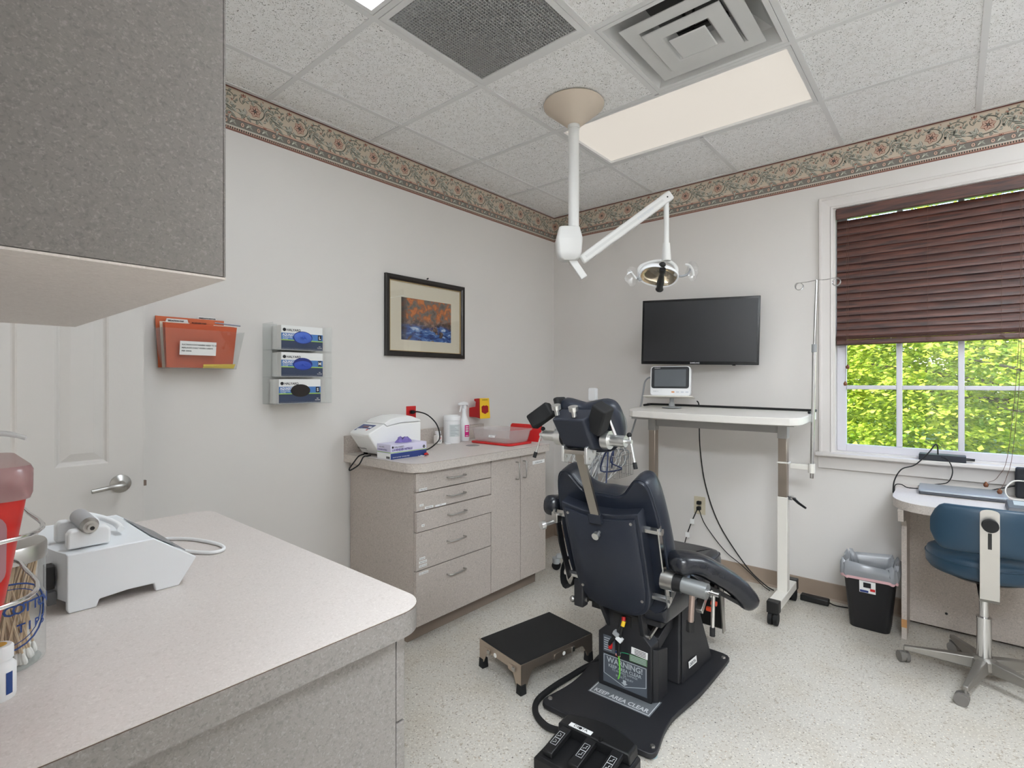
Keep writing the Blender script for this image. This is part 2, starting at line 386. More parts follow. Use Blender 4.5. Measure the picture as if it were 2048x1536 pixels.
# baseboards
M_BASE = mat('brown vinyl base', (150, 133, 118), .5)
def base(name, p0, p1, nrm):
    p0, p1, nrm = Vector(p0), Vector(p1), Vector(nrm)
    prof = [(0, 0), (.014, 0), (.006, .012), (.0045, .1), (.003, .104), (0, .104)]
    return struct(MB().prism(prof, p0, nrm, (0, 0, 1), p1 - p0).build(name, M_BASE))
base('baseboard_back', (0, 0, 0), (XR, 0, 0), (0, -1, 0))
base('baseboard_left', (0, YN, 0), (0, 0, 0), (1, 0, 0))
base('baseboard_right', (XR, YN, 0), (XR, 0, 0), (-1, 0, 0))
# ------------------------------------------------------------------ wallpaper border (flat printed relief pattern), one strip per wall
PAL = {'cream': (204, 190, 172), 'tan': (184, 168, 150), 'maroon': (96, 50, 42), 'dark': (72, 66, 62), 'green': (158, 158, 146), 'dgreen': (100, 99, 90),
       'lgreen': (197, 195, 183), 'pink': (200, 168, 150), 'rose': (134, 84, 70), 'slate': (124, 119, 112), 'brown': (132, 92, 80)}
PK = list(PAL); PM = [mat('border ' + k, PAL[k], .7) for k in PK]
def leafp(x0, y0, x1, y1, w, bend=0., n=5):
    dx, dy = x1 - x0, y1 - y0; L = math.hypot(dx, dy) or 1; nx, ny = -dy / L, dx / L; a = []; c = []
    for i in range(n + 1):
        t = i / n; s = math.sin(math.pi * t ** .8) * w / 2; bb = bend * math.sin(math.pi * t)
        px, py = x0 + dx * t + nx * bb, y0 + dy * t + ny * bb
        a.append((px + nx * s, py + ny * s)); c.append((px - nx * s, py - ny * s))
    return a + c[-2:0:-1]
def stroke(pts, w):
    P = [Vector((x, y, 0)) for x, y in pts]; P = spline(P, 4); a = []; c = []
    for i, p in enumerate(P):
        t = (P[min(i + 1, len(P) - 1)] - P[max(i - 1, 0)]).normalized(); k = w / 2 * (.35 + .65 * math.sin(math.pi * min(1, .15 + i / len(P))))
        a.append((p.x - t.y * k, p.y + t.x * k)); c.append((p.x + t.y * k, p.y - t.x * k))
    return a + c[::-1]
def quads(b, poly, z):
    """strip polygon (built as left side + reversed right side) as quads so concave strokes stay valid"""
    n = len(poly) // 2; L = poly[:n]; Rr = poly[n:][::-1]
    for i in range(n - 1): b.flat([L[i], L[i + 1], Rr[i + 1], Rr[i]], (0, 0, z), (1, 0, 0), (0, 1, 0))
def motif_mesh():
    b = MB()
    def put(poly, col, z): b.cur = PK.index(col); b.flat(poly, (0, 0, z), (1, 0, 0), (0, 1, 0))
    def st(pts, w, col, z=.0016): b.cur = PK.index(col); quads(b, stroke(pts, w), z)
    def leaf(x0, y0, x1, y1, w, bend=0, c='green'):
        put(leafp(x0, y0, x1, y1, w * 1.5, bend), 'dgreen', .0014); put(leafp(x0 + .0012, y0 + .0012, x1, y1 + .001, w * .95, bend), c, .0018)
        put(leafp(x0 + (x1 - x0) * .1, y0 + (y1 - y0) * .1 - .0004, x0 + (x1 - x0) * .8, y0 + (y1 - y0) * .8, w * .16, bend), 'dgreen', .0021)
    # scrolling stems
    st([(.0, .115), (.03, .095), (.065, .088), (.105, .10), (.125, .135), (.105, .168), (.07, .178), (.035, .165), (.02, .145)], .006, 'dgreen')
    st([(.125, .14), (.15, .175), (.185, .185), (.21, .17), (.205, .152), (.19, .155)], .0045, 'dgreen')
    st([(.14, .15), (.165, .12), (.2, .11), (.231, .115)], .005, 'dgreen')
    st([(.02, .145), (.008, .155), (.006, .17), (.016, .176)], .004, 'dgreen')
    # acanthus plume right of the flower
    for i in range(7):
        t = i / 6; x, y = .135 + .06 * t, .165 - .085 * t
        leaf(x, y, x + .030, y - .004 - .012 * t, .0085, .003, 'lgreen' if i % 2 else 'green'); leaf(x, y, x - .012 + .006 * t, y - .028, .009, -.003, 'green' if i % 2 else 'lgreen')
    for (x0, y0, x1, y1, w, c) in ((.03, .1, .005, .12, .012, 'lgreen'), (.03, .1, .012, .075, .012, 'green'), (.035, .098, .03, .132, .013, 'lgreen'), (.04, .094, .06, .07, .011, 'green'),
        (.028, .1, -.01, .098, .009, 'lgreen'), (.09, .092, .085, .07, .01, 'green'), (.095, .095, .118, .078, .01, 'lgreen'), (.07, .178, .095, .186, .008, 'green'), (.06, .178, .045, .194, .008, 'lgreen'), (.105, .168, .122, .18, .009, 'lgreen'),
        (.035, .165, .05, .158, .008, 'lgreen'), (.12, .15, .108, .155, .008, 'green'), (.185, .185, .2, .198, .007, 'green'), (.165, .182, .155, .197, .007, 'lgreen'), (.2, .11, .222, .128, .010, 'green'), (.2, .11, .222, .095, .010, 'lgreen'),
        (.21, .17, .226, .178, .007, 'green'), (.17, .118, .182, .14, .009, 'lgreen'), (.02, .15, .03, .17, .007, 'green')): leaf(x0, y0, x1, y1, w, .002, c)
    rl = random.Random(4)
    for i in range(46):
        x, y = rl.uniform(.004, .222), rl.uniform(.082, .185)
        if (x - .078) ** 2 + (y - .132) ** 2 < .036 ** 2: continue
        a_ = rl.uniform(0, 6.28); L_ = rl.uniform(.014, .026); x1, y1 = x + L_ * math.cos(a_), y + L_ * math.sin(a_)
        if not (.0 < x1 < .231 and .078 < y1 < .192): continue
        leaf(x, y, x1, y1, rl.uniform(.006, .010), rl.uniform(-.004, .004), rl.choice(('green', 'lgreen', 'lgreen')))
    # five-petal flower
    cx, cy = .078, .132
    for i in range(6):
        a = R(60 * i + 15); x1, y1 = cx + .033 * math.cos(a), cy + .033 * math.sin(a)
        put(leafp(cx, cy, x1, y1, .027), 'rose', .0022); put(leafp(cx + .004 * math.cos(a), cy + .004 * math.sin(a), x1 * .97 + cx * .03, y1 * .97 + cy * .03, .018), 'pink', .0026)
        put(leafp(cx, cy, cx + .022 * math.cos(a), cy + .022 * math.sin(a), .004), 'maroon', .003)
    put(ellipse(.0075, .0075, 10, cx, cy), 'dark', .0033); put(ellipse(.0042, .0042, 8, cx, cy), 'slate', .0036)
    # tulips and buds
    for (x, y, s, a0) in ((.024, .178, .02, 95), (.128, .073, .016, 265), (.205, .152, .010, 200), (.148, .172, .011, 60), (.03, .078, .009, 230), (.115, .19, .007, 40), (.188, .087, .012, 280)):
        for da in (-38, 0, 38):
            a = R(a0 + da); put(leafp(x, y, x + s * math.cos(a), y + s * math.sin(a), s * .5), 'rose', .0022)
            if da: put(leafp(x, y, x + s * .8 * math.cos(a), y + s * .8 * math.sin(a), s * .22), 'pink', .0026)
    # lower egg-and-leaf frieze, repeat of three
    for k in range(3):
        x = .0385 + .077 * k
        put(ellipse(.0105, .012, 12, x - .019, .0435), 'dark', .0014); put(ellipse(.0085, .0105, 12, x - .019, .0435), 'pink', .0018); put(ellipse(.002, .005, 8, x - .019, .044), 'dark', .002)
        put(leafp(x - .006, .031, x + .027, .056, .015, .003), 'dgreen', .0014); put(leafp(x - .003, .033, x + .025, .055, .009, .003), 'lgreen', .0018)
        put(leafp(x + .003, .056, x + .03, .032, .009, .002), 'green', .002)
    for k in range(22):
        x = .231 / 22 * (k + .5); put([(x - .0032, .009), (x + .0032, .009), (x + .0032, .0185), (x - .0032, .0185)], 'dark', .0014)
    me = b.mesh('flower_motif', PM)
    return me
MOT = motif_mesh()
BH = .2145
def border(name, o, u, L, phase):
    """o = lower start corner on the wall, u = direction along the wall; normal = u x z"""
    o, u = Vector(o), Vector(u); nrm = u.cross(Vector((0, 0, 1))); b = MB()
    for (z0, z1, c) in ((0, .008, 'brown'), (.008, .0195, 'pink'), (.0195, .0265, 'lgreen'), (.0265, .061, 'slate'), (.061, .0635, 'maroon'), (.0635, .071, 'pink'), (.071, .0725, 'brown'), (.0725, .197, 'cream'), (.197, .204, 'tan'), (.204, BH, 'maroon')):
        b.cur = PK.index(c); b.prism([(0, z0), (L, z0), (L, z1), (0, z1)], o, u, (0, 0, 1), nrm * .001)
    t = struct(b.build(name, PM))
    n = int(L / .231) + 4
    for k in range(n):
        a = phase + .231 * k
        if a + .231 < .01 or a > L - .01: continue
        me = MOT
        if a < 0 or a + .231 > L:
            me = MOT.copy(); bm = bmesh.new(); bm.from_mesh(me)
            bmesh.ops.bisect_plane(bm, geom=bm.verts[:] + bm.edges[:] + bm.faces[:], plane_co=(-a if a < 0 else L - a, 0, 0), plane_no=(-1 if a < 0 else 1, 0, 0), clear_outer=True)
            bm.to_mesh(me); bm.free()
        m = bpy.data.objects.new('flower_motif', me); COL.objects.link(m); m.parent = t
        p = o + u * a
        m.matrix_local = Matrix(((u.x, 0, nrm.x, p.x), (u.y, 0, nrm.y, p.y), (u.z, 1, nrm.z, p.z), (0, 0, 0, 1)))
    return t
# left wall is seen from +x: text direction +y ; back wall seen from -y: direction +x
border('trim_1', (0, -3.7, H - BH), (0, 1, 0), 3.70, 3.70 - 2.54 - .078 - .231 * 5)
border('trim_2', (0, 0, H - BH), (1, 0, 0), XR, 1.17 - .078 - .231 * 5)
# ------------------------------------------------------------------ window
def glass_mat(name, tint=(255, 255, 255), gloss=.06, haze=0., hz=(255, 255, 255), rough=.02, density=0.):
    m = bpy.data.materials.new(name); m.use_nodes = True; t = m.node_tree; t.nodes.clear()
    out = t.nodes.new('ShaderNodeOutputMaterial'); tr = t.nodes.new('ShaderNodeBsdfTransparent'); tr.inputs[0].default_value = lin(tint)
    gl = t.nodes.new('ShaderNodeBsdfGlossy'); gl.inputs['Roughness'].default_value = rough
    lw = t.nodes.new('ShaderNodeLayerWeight'); lw.inputs['Blend'].default_value = .5
    pw = t.nodes.new('ShaderNodeMath'); pw.operation = 'POWER'; pw.inputs[1].default_value = 5; t.links.new(lw.outputs['Facing'], pw.inputs[0])
    ad = t.nodes.new('ShaderNodeMath'); ad.operation = 'MULTIPLY_ADD'; ad.inputs[1].default_value = .7; ad.inputs[2].default_value = gloss; ad.use_clamp = True; t.links.new(pw.outputs[0], ad.inputs[0])
    mx = t.nodes.new('ShaderNodeMixShader'); t.links.new(ad.outputs[0], mx.inputs[0])
    last = tr.outputs[0]
    if haze:
        df0 = t.nodes.new('ShaderNodeBsdfDiffuse'); df0.inputs[0].default_value = lin(hz); tl = t.nodes.new('ShaderNodeBsdfTranslucent'); tl.inputs[0].default_value = lin(hz); df = t.nodes.new('ShaderNodeMixShader'); df.inputs[0].default_value = .5; t.links.new(df0.outputs[0], df.inputs[1]); t.links.new(tl.outputs[0], df.inputs[2]); m2 = t.nodes.new('ShaderNodeMixShader'); m2.inputs[0].default_value = haze
        t.links.new(tr.outputs[0], m2.inputs[1]); t.links.new(df.outputs[0], m2.inputs[2]); last = m2.outputs[0]
    t.links.new(last, mx.inputs[1]); t.links.new(gl.outputs[0], mx.inputs[2]); t.links.new(mx.outputs[0], out.inputs[0])
    MATS[name] = m; return m
M_PANE = glass_mat('window glass', gloss=.045)
M_ACR = glass_mat('clear acrylic sheet', (253, 254, 254), .035, .025, (250, 252, 252))
win = bpy.data.objects.new('window_1', None); COL.objects.link(win); win.location = ((WX0 + WX1) / 2, 0, WZ0); struct(win)
def P(b, n, m=M_TRIMW, **k): return b.build(n, m, win, world=True, **k)
cw = .074
def casing_prof(w):                    # moulded casing profile (across, depth)
    return [(0, 0), (0, -.012), (w * .12, -.017), (w * .2, -.013), (w * .75, -.017), (w * .8, -.022), (w * .95, -.022), (w, -.018), (w, 0)]
b = MB()
prf = casing_prof(cw)
b.loft([[Vector((WX0 - a, d, WZ0)) for a, d in prf], [Vector((WX0 - a, d, WZ1 + a)) for a, d in prf], [Vector((WX1 + a, d, WZ1 + a)) for a, d in prf], [Vector((WX1 + a, d, WZ0)) for a, d in prf]])
P(b, 'casing')
b = MB(); b.box(WX0, WX0 + .012, 0, .12, WZ0, WZ1).box(WX1 - .012, WX1, 0, .12, WZ0, WZ1).box(WX0 + .012, WX1 - .012, 0, .12, WZ1 - .012, WZ1).box(WX0 + .012, WX1 - .012, .0, .12, WZ0, WZ0 + .008)
P(b, 'jamb')
P(MB().box(WX0 - .09, WX1 + .09, -.055, .06, WZ0 - .024, WZ0), 'window_sill', bevel=.006)
P(MB().box(WX0 - .078, WX1 + .078, -.018, -.0, WZ0 - .1, WZ0 - .025), 'apron', bevel=.003)
M_SASH = mat('window sash', (212, 210, 216), .4)
GX = [2.151, 2.396, 2.424, 2.668, 2.695, 2.94]
def sash(y, z0, z1, zm):
    b = MB(); x0, x1 = WX0 + .012, WX1 - .012
    b.box(x0, GX[0], y, y + .035, z0, z1).box(GX[5], x1, y, y + .035, z0, z1).box(GX[0], GX[5], y, y + .035, z0, z0 + .042).box(GX[0], GX[5], y, y + .035, z1 - .035, z1)
    s = P(b, 'sash_frame', M_SASH, bevel=.003)
    for a, c in ((GX[1], GX[2]), (GX[3], GX[4])):
        o = MB().box(a, c, y + .008, y + .03, z0 + .042, z1 - .035).build('muntin', M_SASH, None, bevel=.004); o.parent = s; o.matrix_parent_inverse = Matrix.Translation(-win.location)
    for k in range(3):
        o = MB().box(GX[2 * k], GX[2 * k + 1], y + .0085, y + .0295, zm - .012, zm + .012).build('muntin', M_SASH, None, bevel=.004); o.parent = s; o.matrix_parent_inverse = Matrix.Translation(-win.location)
        for za, zb in ((z0 + .042, zm - .012), (zm + .012, z1 - .035)):
            o = MB().box(GX[2 * k], GX[2 * k + 1], y + .018, y + .021, za, zb).build('pane', M_PANE); o.parent = s; o.matrix_parent_inverse = Matrix.Translation(-win.location)
sash(.05, WZ0 + .008, 1.66, 1.3); sash(.085, 1.63, WZ1 - .012, 2.0)
# ------------------------------------------------------------------ wooden venetian blind
def wood_mat():
    m = bpy.data.materials.new('mahogany blind slat'); m.use_nodes = True; t = m.node_tree; b = t.nodes['Principled BSDF']; b.inputs['Roughness'].default_value = .38
    tc = t.nodes.new('ShaderNodeTexCoord'); mp = t.nodes.new('ShaderNodeMapping'); mp.inputs['Scale'].default_value = (4, 60, 60); t.links.new(tc.outputs['Object'], mp.inputs[0])
    oi = t.nodes.new('ShaderNodeObjectInfo'); mul = t.nodes.new('ShaderNodeVectorMath'); mul.operation = 'ADD'; t.links.new(mp.outputs[0], mul.inputs[0])
    cm = t.nodes.new('ShaderNodeCombineXYZ'); ml = t.nodes.new('ShaderNodeMath'); ml.operation = 'MULTIPLY'; ml.inputs[1].default_value = 40; t.links.new(oi.outputs['Random'], ml.inputs[0]); t.links.new(ml.outputs[0], cm.inputs[0]); t.links.new(cm.outputs[0], mul.inputs[1])
    n = t.nodes.new('ShaderNodeTexNoise'); n.inputs['Scale'].default_value = 1.2; n.inputs['Detail'].default_value = 4; n.inputs['Distortion'].default_value = .8; t.links.new(mul.outputs[0], n.inputs['Vector'])
    cr = t.nodes.new('ShaderNodeValToRGB'); cr.color_ramp.elements[0].position = .35; cr.color_ramp.elements[0].color = lin((48, 28, 24)); cr.color_ramp.elements[1].position = .68; cr.color_ramp.elements[1].color = lin((94, 56, 45))
    t.links.new(n.outputs['Fac'], cr.inputs[0]); t.links.new(cr.outputs[0], b.inputs['Base Color']); return m
M_SLAT = wood_mat(); M_CORD = mat('brown cord', (92, 66, 56), .8)
bl = thing('window_blind', 'dark mahogany venetian blind lowered over the upper window', 'blind', ((WX0 + WX1) / 2, .025, 2.38))
bx0, bx1 = WX0 + .016, WX1 - .016; hw = (bx1 - bx0) / 2
MB().box(-hw, hw, -.036, -.024, -.066, .0).build('valance', M_SLAT, bl, bevel=.004, loc=(0, 0, 0))
MB().box(-hw, hw, -.022, .022, -.045, -.002).build('headrail', mat('brown enamel', (70, 46, 40), .5), bl)
# one curved closed slat, copied
b = MB(); prof = []
for i in range(7):
    t = -1 + 2 * i / 6; prof.append((t * .025, .0035 * (1 - t * t)))
ring = [(a, c + .0014) for a, c in prof] + [(a, c - .0014) for a, c in prof[::-1]]
b.prism(ring, (-hw, 0, 0), (0, 0, 1), (0, -1, 0), (2 * hw, 0, 0))
sm = b.mesh('slat', M_SLAT, 40)
for k in range(16):
    o = bpy.data.objects.new('slat', sm); COL.objects.link(o); o.parent = bl; o.location = (0, 0, -.0945 - .0438 * k); o.rotation_euler = (R(-14), 0, 0)
for k in range(4):
    o = bpy.data.objects.new('slat', sm); COL.objects.link(o); o.parent = bl; o.location = (0, 0, -.772 - .005 * k); o.rotation_euler = (R(-78), 0, 0)
MB().box(-hw, hw, -.026, .026, -.826, -.794).build('bottom_rail', M_SLAT, bl, bevel=.006)
for x in (2.235, 2.545, 2.842):
    xx = x - (WX0 + WX1) / 2
    b = MB(); b.cyl((xx - .004, -.032, -.06), (xx - .004, -.028, -.8), .0008, n=5); b.cyl((xx + .004, .0, -.06), (xx + .004, .028, -.8), .0008, n=5)
    b.tube([(xx - .004, -.03, -.79), (xx + .012, -.031, -.80), (xx - .014, -.031, -.808), (xx + .01, -.031, -.816), (xx - .006, -.03, -.808)], .0008, 4, sub=4); b.build('ladder_cord', M_CORD, bl)
M_TASS = mat('brown glazed tassel', (112, 68, 44), .25)
def pull(path, end):
    c = MB().tube(path, .0011, 5, sub=8).build('pull_cord', M_CORD, bl, world=True)
    MB().lathe([(.0, .012), (.004, .012), (.005, .007), (.0095, .002), (.0105, -.006), (.007, -.014), (0, -.016)], end, 12).build('tassel', M_TASS, c, smooth=50, world=True)
pull([(2.172, -.012, 2.32), (2.171, -.013, 1.9), (2.167, -.012, 1.44)], (2.167, -.012, 1.425))
pull([(2.162, -.012, 2.32), (2.161, -.014, 1.8), (2.155, -.012, 1.34)], (2.155, -.012, 1.325))
pull([(2.905, -.014, 2.32), (2.90, -.06, 1.6), (2.86, -.08, 1.0), (2.82, -.11, .86), (2.782, -.12, .826)], (2.774, -.122, .816))
pull([(2.912, -.014, 2.32), (2.905, -.07, 1.5), (2.875, -.09, 1.0), (2.846, -.16, .86), (2.826, -.20, .815)], (2.82, -.21, .802))
# ------------------------------------------------------------------ outdoors: lawn, sunlit maples
M_LAWN = mat('lawn', (112, 140, 60), .9, var=(3, (92, 124, 50), .4, .6))
o = MB().box(-22, 26, .3, 34, -.9, -.6).build('lawn', M_LAWN); struct(o)
def leaf_mat(c1, c2, name):
    m = bpy.data.materials.new(name); m.use_nodes = True; t = m.node_tree; b = t.nodes['Principled BSDF']; b.inputs['Roughness'].default_value = .5
    tc = t.nodes.new('ShaderNodeTexCoord'); n = t.nodes.new('ShaderNodeTexNoise'); n.inputs['Scale'].default_value = 6; n.inputs['Detail'].default_value = 4; t.links.new(tc.outputs['Object'], n.inputs['Vector'])
    cr = t.nodes.new('ShaderNodeValToRGB'); cr.color_ramp.elements[0].position = .38; cr.color_ramp.elements[0].color = lin(c1); cr.color_ramp.elements[1].position = .62; cr.color_ramp.elements[1].color = lin(c2)
    t.links.new(n.outputs['Fac'], cr.inputs[0]); t.links.new(cr.outputs[0], b.inputs['Base Color'])
    tl = t.nodes.new('ShaderNodeBsdfTranslucent'); t.links.new(cr.outputs[0], tl.inputs[0]); mx = t.nodes.new('ShaderNodeMixShader'); mx.inputs[0].default_value = .45
    t.links.new(b.outputs[0], mx.inputs[1]); t.links.new(tl.outputs[0], mx.inputs[2]); t.links.new(mx.outputs[0], t.nodes['Material Output'].inputs[0]); return m
M_BARK = mat('bark', (120, 104, 94), .9, var=(14, (86, 72, 64), .4, .6))
def tree(name, label, base, h, r, nclus, nleaf, lm, ls, seed, off=(0, 0), core=.25):
    rnd = random.Random(seed); t = thing(name, label, 'tree', base, 0, 'maples outside the window'); b = MB()
    b.tube([(0, 0, 0), (.05, .03, h * .3), (-.05, .05, h * .6), (.03, 0, h * .92)], [.075, .07, .05, .03], 8, sub=3); b.build('trunk', M_BARK, t, smooth=60)
    ctr = []
    for k in range(26):
        z0 = h * rnd.uniform(.18, .85); a = rnd.uniform(0, 6.283); L = r * rnd.uniform(.6, .95); z1 = z0 + L * rnd.uniform(.15, .55)
        p1 = (off[0] + L * math.cos(a), off[1] + L * math.sin(a), z1)
        bb = MB(); bb.tube([(0, 0, z0), (off[0] * .5 + L * .4 * math.cos(a + .2), off[1] * .5 + L * .4 * math.sin(a + .2), z0 + (z1 - z0) * .5), p1], [.05, .03, .012], 6, sub=3); bb.build('branch', M_BARK, t, smooth=60)
    vs = []; fs = []
    for k in range(nclus):
        while True:
            x, y, z = rnd.uniform(-1, 1), rnd.uniform(-1, 1), rnd.uniform(-1, 1); q = x * x + y * y + z * z
            if core < q < 1: break
        c = Vector((off[0] + x * r, off[1] + y * r, h * .55 + z * h * .5)); out = Vector((x, y, .6)).normalized()
        for l in range(nleaf):
            p = c + Vector((rnd.gauss(0, .16), rnd.gauss(0, .16), rnd.gauss(0, .045)))
            nn = (out * .35 + Vector((0, 0, .8)) + Vector((rnd.gauss(0, .45), rnd.gauss(0, .45), 0))).normalized(); a = nn.orthogonal().normalized(); bq = nn.cross(a); th = rnd.uniform(0, 6.28)
            u = a * math.cos(th) + bq * math.sin(th); v = nn.cross(u); s = ls * rnd.uniform(.7, 1.3); i = len(vs)
            vs += [p - u * s, p + v * s * .75 - nn * s * .2, p + u * s * 1.1, p - v * s * .75 - nn * s * .2]; fs.append((i, i + 1, i + 2, i + 3))
    me = bpy.data.meshes.new('foliage'); me.from_pydata([tuple(p) for p in vs], [], fs); me.materials.append(lm)
    o = bpy.data.objects.new('foliage', me); COL.objects.link(o); o.parent = t; o['kind'] = 'stuff'
LM1 = leaf_mat((122, 152, 44), (222, 226, 92), 'spring maple leaf'); LM2 = leaf_mat((150, 180, 58), (204, 216, 84), 'deeper maple leaf')
tree('maple_tree', 'bright yellow-green maple filling most of the window', (4.5, 8.2, -.6), 4.6, 3.3, 3800, 26, LM1, .036, 3, (-2.2, -.8), .1)
tree('maple_tree', 'bright maple standing far at the left beyond the window', (-4.6, 9.6, -.6), 4.6, 3.2, 500, 26, LM1, .06, 5)
tree('maple_tree', 'deeper green maple far behind the nearest one', (2.6, 16.2, -.6), 6.0, 4.4, 1500, 26, LM2, .075, 6)
# ------------------------------------------------------------------ base cabinet along the left wall
M_SEAM = mat('dark laminate seam', (92, 74, 64), .6); M_KICK = mat('toe kick', (128, 114, 102), .6); M_GAP = mat('dark gap', (30, 26, 24), .9)
XF = .60; Y0, Y1 = -2.012, -.926
cab = thing('base_cabinet', 'grey laminate base cabinet with five drawers and two doors against the left wall', 'cabinet', (.3, (Y0 + Y1) / 2, 0))
MB().box(.016, XF - .06, Y0 + .019, Y1 - .019, .1, .878).build('body', M_LAM, cab, world=True)
for a_ in (Y0, Y1 - .0185): MB().box(.016, XF - .02, a_, a_ + .0185, .1, .878).build('side_panel', M_LAM, cab, world=True)
MB().box(.02, .52, Y0 + .01, Y1 - .01, 0, .1).build('toe_kick', M_KICK, cab, world=True)
def pull_h(b_parent, p0, p1, out, r=.004):
    p0, p1, out = Vector(p0), Vector(p1), Vector(out); d = (p1 - p0).normalized() * .008
    return MB().tube([p0, p0 + out * .8, p0 + out + d, p1 + out - d, p1 + out * .8, p1], r, 8).build('handle', M_STEEL, b_parent, smooth=50, world=True)
def label_tape(parent, s, x, y0, z0, w, h, size=None, tilt=0.):
    t = MB().prism([(0, 0), (w, 0), (w, h), (0, h)], (x, y0, z0), (0, 1, tilt), (0, 0, 1), (.0007, 0, 0)).build('label_tape', M_PAPER, parent, world=True)
    if s: text(s, size or h * .8, M_INK, t, (x + .0008, y0 + w * .5, z0 + h * .22), (0, 1, tilt), (0, 0, 1), align='CENTER', sx=.8, name='label_lettering')
YD = -1.458
zs = [.1, .381, .576, .680, .777, .876]
zh = [.313, .490, .632, .731, .827]
tapes = {4: [('STERIL MAJOR', -1.991, .783, .052, .012)], 3: [('OOA', -1.988, .705, .025, .011), ('BIRKELUND', -1.953, .686, .055, .012), ('AMT II', -1.884, .684, .074, .010)], 2: [('INB', -1.98, .602, .019, .012)],
         1: [('PLEDGET', -1.988, .434, .036, .012), ('BREATHING', -1.991, .416, .05, .012), ('ODD GAUZE', -1.991, .397, .05, .012)], 0: [('CO2 CANNULA', -1.991, .359, .06, .012)]}
for k in range(5):
    xo = .006 if k == 2 else 0
    dr = MB().box(XF - .019 + xo, XF + xo, Y0 + .002, YD - .002, zs[k] + .0025, zs[k + 1] - .0025).build('drawer', M_LAM, cab, world=True, bevel=.001)
    if k == 2: MB().box(XF - .05, XF - .013, Y0 + .02, YD - .02, zs[k] + .01, zs[k + 1] - .01).build('drawer_box', M_GAP, dr, world=True)
    pull_h(dr, (XF + xo, -1.801, zh[k]), (XF + xo, -1.68, zh[k]), (.028, 0, 0))
    for (s, y, z, w, h) in tapes.get(k, ()): label_tape(dr, s, XF + xo, y, z, w, h)
for k, (a, c, hy_) in enumerate(((YD, -1.188, -1.232), (-1.188, Y1, -1.162))):
    dr = MB().box(XF - .019, XF, a + .0025, c - .0025, .1025, .8735).build('door', M_LAM, cab, world=True, bevel=.001)
    pull_h(dr, (XF, hy_, .736), (XF, hy_, .84), (.028, 0, 0))
    if k: label_tape(dr, 'SUTURE MASTER', XF, -1.066, .804, .126, .022, .0125, .0)
# worktop with rounded corner and backsplash
poly = [(0, -2.045)] + [(.63 - .09 + .09 * math.cos(R(-90 + 15 * i)), -2.045 + .09 + .09 * math.sin(R(-90 + 15 * i))) for i in range(7)] + [(.63 - .03 + .03 * math.cos(R(15 * i)), -.905 - .03 + .03 * math.sin(R(15 * i))) for i in range(7)] + [(0, -.905)]
wt = thing('worktop', 'pale laminate worktop with rounded corner on the drawer cabinet', 'worktop', (.3, -1.47, .88))
M_EDGE = fibre_mat('worktop edge laminate', (194, 185, 177), (174, 165, 157), (212, 204, 196), 150.)
MB().prism(poly, (0, 0, .8795), (1, 0, 0), (0, 1, 0), (0, 0, .0445)).build('edge_band', M_EDGE, wt, world=True, smooth=30)
MB().prism([(a * 1.0012, (c + 1.475) * 1.0007 - 1.475) for a, c in poly], (0, 0, .9232), (1, 0, 0), (0, 1, 0), (0, 0, .0008)).build('seam_line', M_SEAM, wt, world=True)
MB().prism(poly, (0, 0, .9241), (1, 0, 0), (0, 1, 0), (0, 0, .0012)).build('top_sheet', M_TOP, wt, world=True, smooth=30)
MB().box(.0005, .02, -2.045, -.905, .9255, 1.025).build('backsplash', M_LAM, wt, world=True)
MB().lathe([(0, 0), (.044, 0), (.044, .0015), (.04, .0028), (0, .0028)], (.305, -1.31, .9253), 28).build('grommet_cap', mat('grey grommet', (140, 138, 136), .5), wt, world=True, smooth=40)
# ------------------------------------------------------------------ near counter (peninsula end seen) and wall cabinet above
M_LAM2 = M_LAM
nc = thing('base_cabinet', 'grey laminate base cabinet under the near counter, end panel facing the camera', 'cabinet', (1.36, -3.4, 0))
MB().box(.86, 1.842, -3.685, -3.085, .1, .878).build('body', M_LAM_SHADE_NEAR, nc, world=True)
MB().box(.87, 1.83, -3.68, -3.15, 0, .1).build('toe_kick', M_KICK, nc, world=True)
MB().box(1.8425, 1.8615, -3.685, -3.0855, .0, .8785).build('end_panel', M_LAM_SHADE_NEAR, nc, world=True)
for k in range(2):
    x0, x1 = (.862, 1.36) if k == 0 else (1.363, 1.8605)
    d = MB().box(x0, x1, -3.0825, -3.064, .105, .7).build('door', M_LAM_SHADE_NEAR, nc, world=True, bevel=.001)
    d2 = MB().box(x0, x1, -3.0825, -3.064, .704, .874).build('drawer', M_LAM_SHADE_NEAR, nc, world=True, bevel=.001)
    pull_h(d2, ((x0 + x1) / 2 - .06, -3.064, .79), ((x0 + x1) / 2 + .06, -3.064, .79), (0, .028, 0))
    pull_h(d, ((x0 + x1) / 2 + (.2 if k == 0 else -.2), -3.064, .55), ((x0 + x1) / 2 + (.2 if k == 0 else -.2), -3.064, .65), (0, .028, 0))
r = .06
poly = [(.83, -3.70), (1.902, -3.70)] + [(1.902 - r + r * math.cos(R(10 * i)), -3.038 - r + r * math.sin(R(10 * i))) for i in range(10)] + [(.83 + .05 - .05 * math.sin(R(15 * i)), -3.038 - .05 + .05 * math.cos(R(15 * i))) for i in range(7)]
nt2 = thing('worktop', 'pale laminate worktop in the foreground holding the white control unit', 'worktop', (1.36, -3.37, .88))
MB().prism(poly, (0, 0, .8795), (1, 0, 0), (0, 1, 0), (0, 0, .0445)).build('edge_band', M_LAM_SHADE_NEAR, nt2, world=True, smooth=30)
MB().prism([((a - 1.366) * 1.0009 + 1.366, (c + 3.70) * 1.0008 - 3.70) for a, c in poly], (0, 0, .9229), (1, 0, 0), (0, 1, 0), (0, 0, .0011)).build('seam_line', M_SEAM, nt2, world=True)
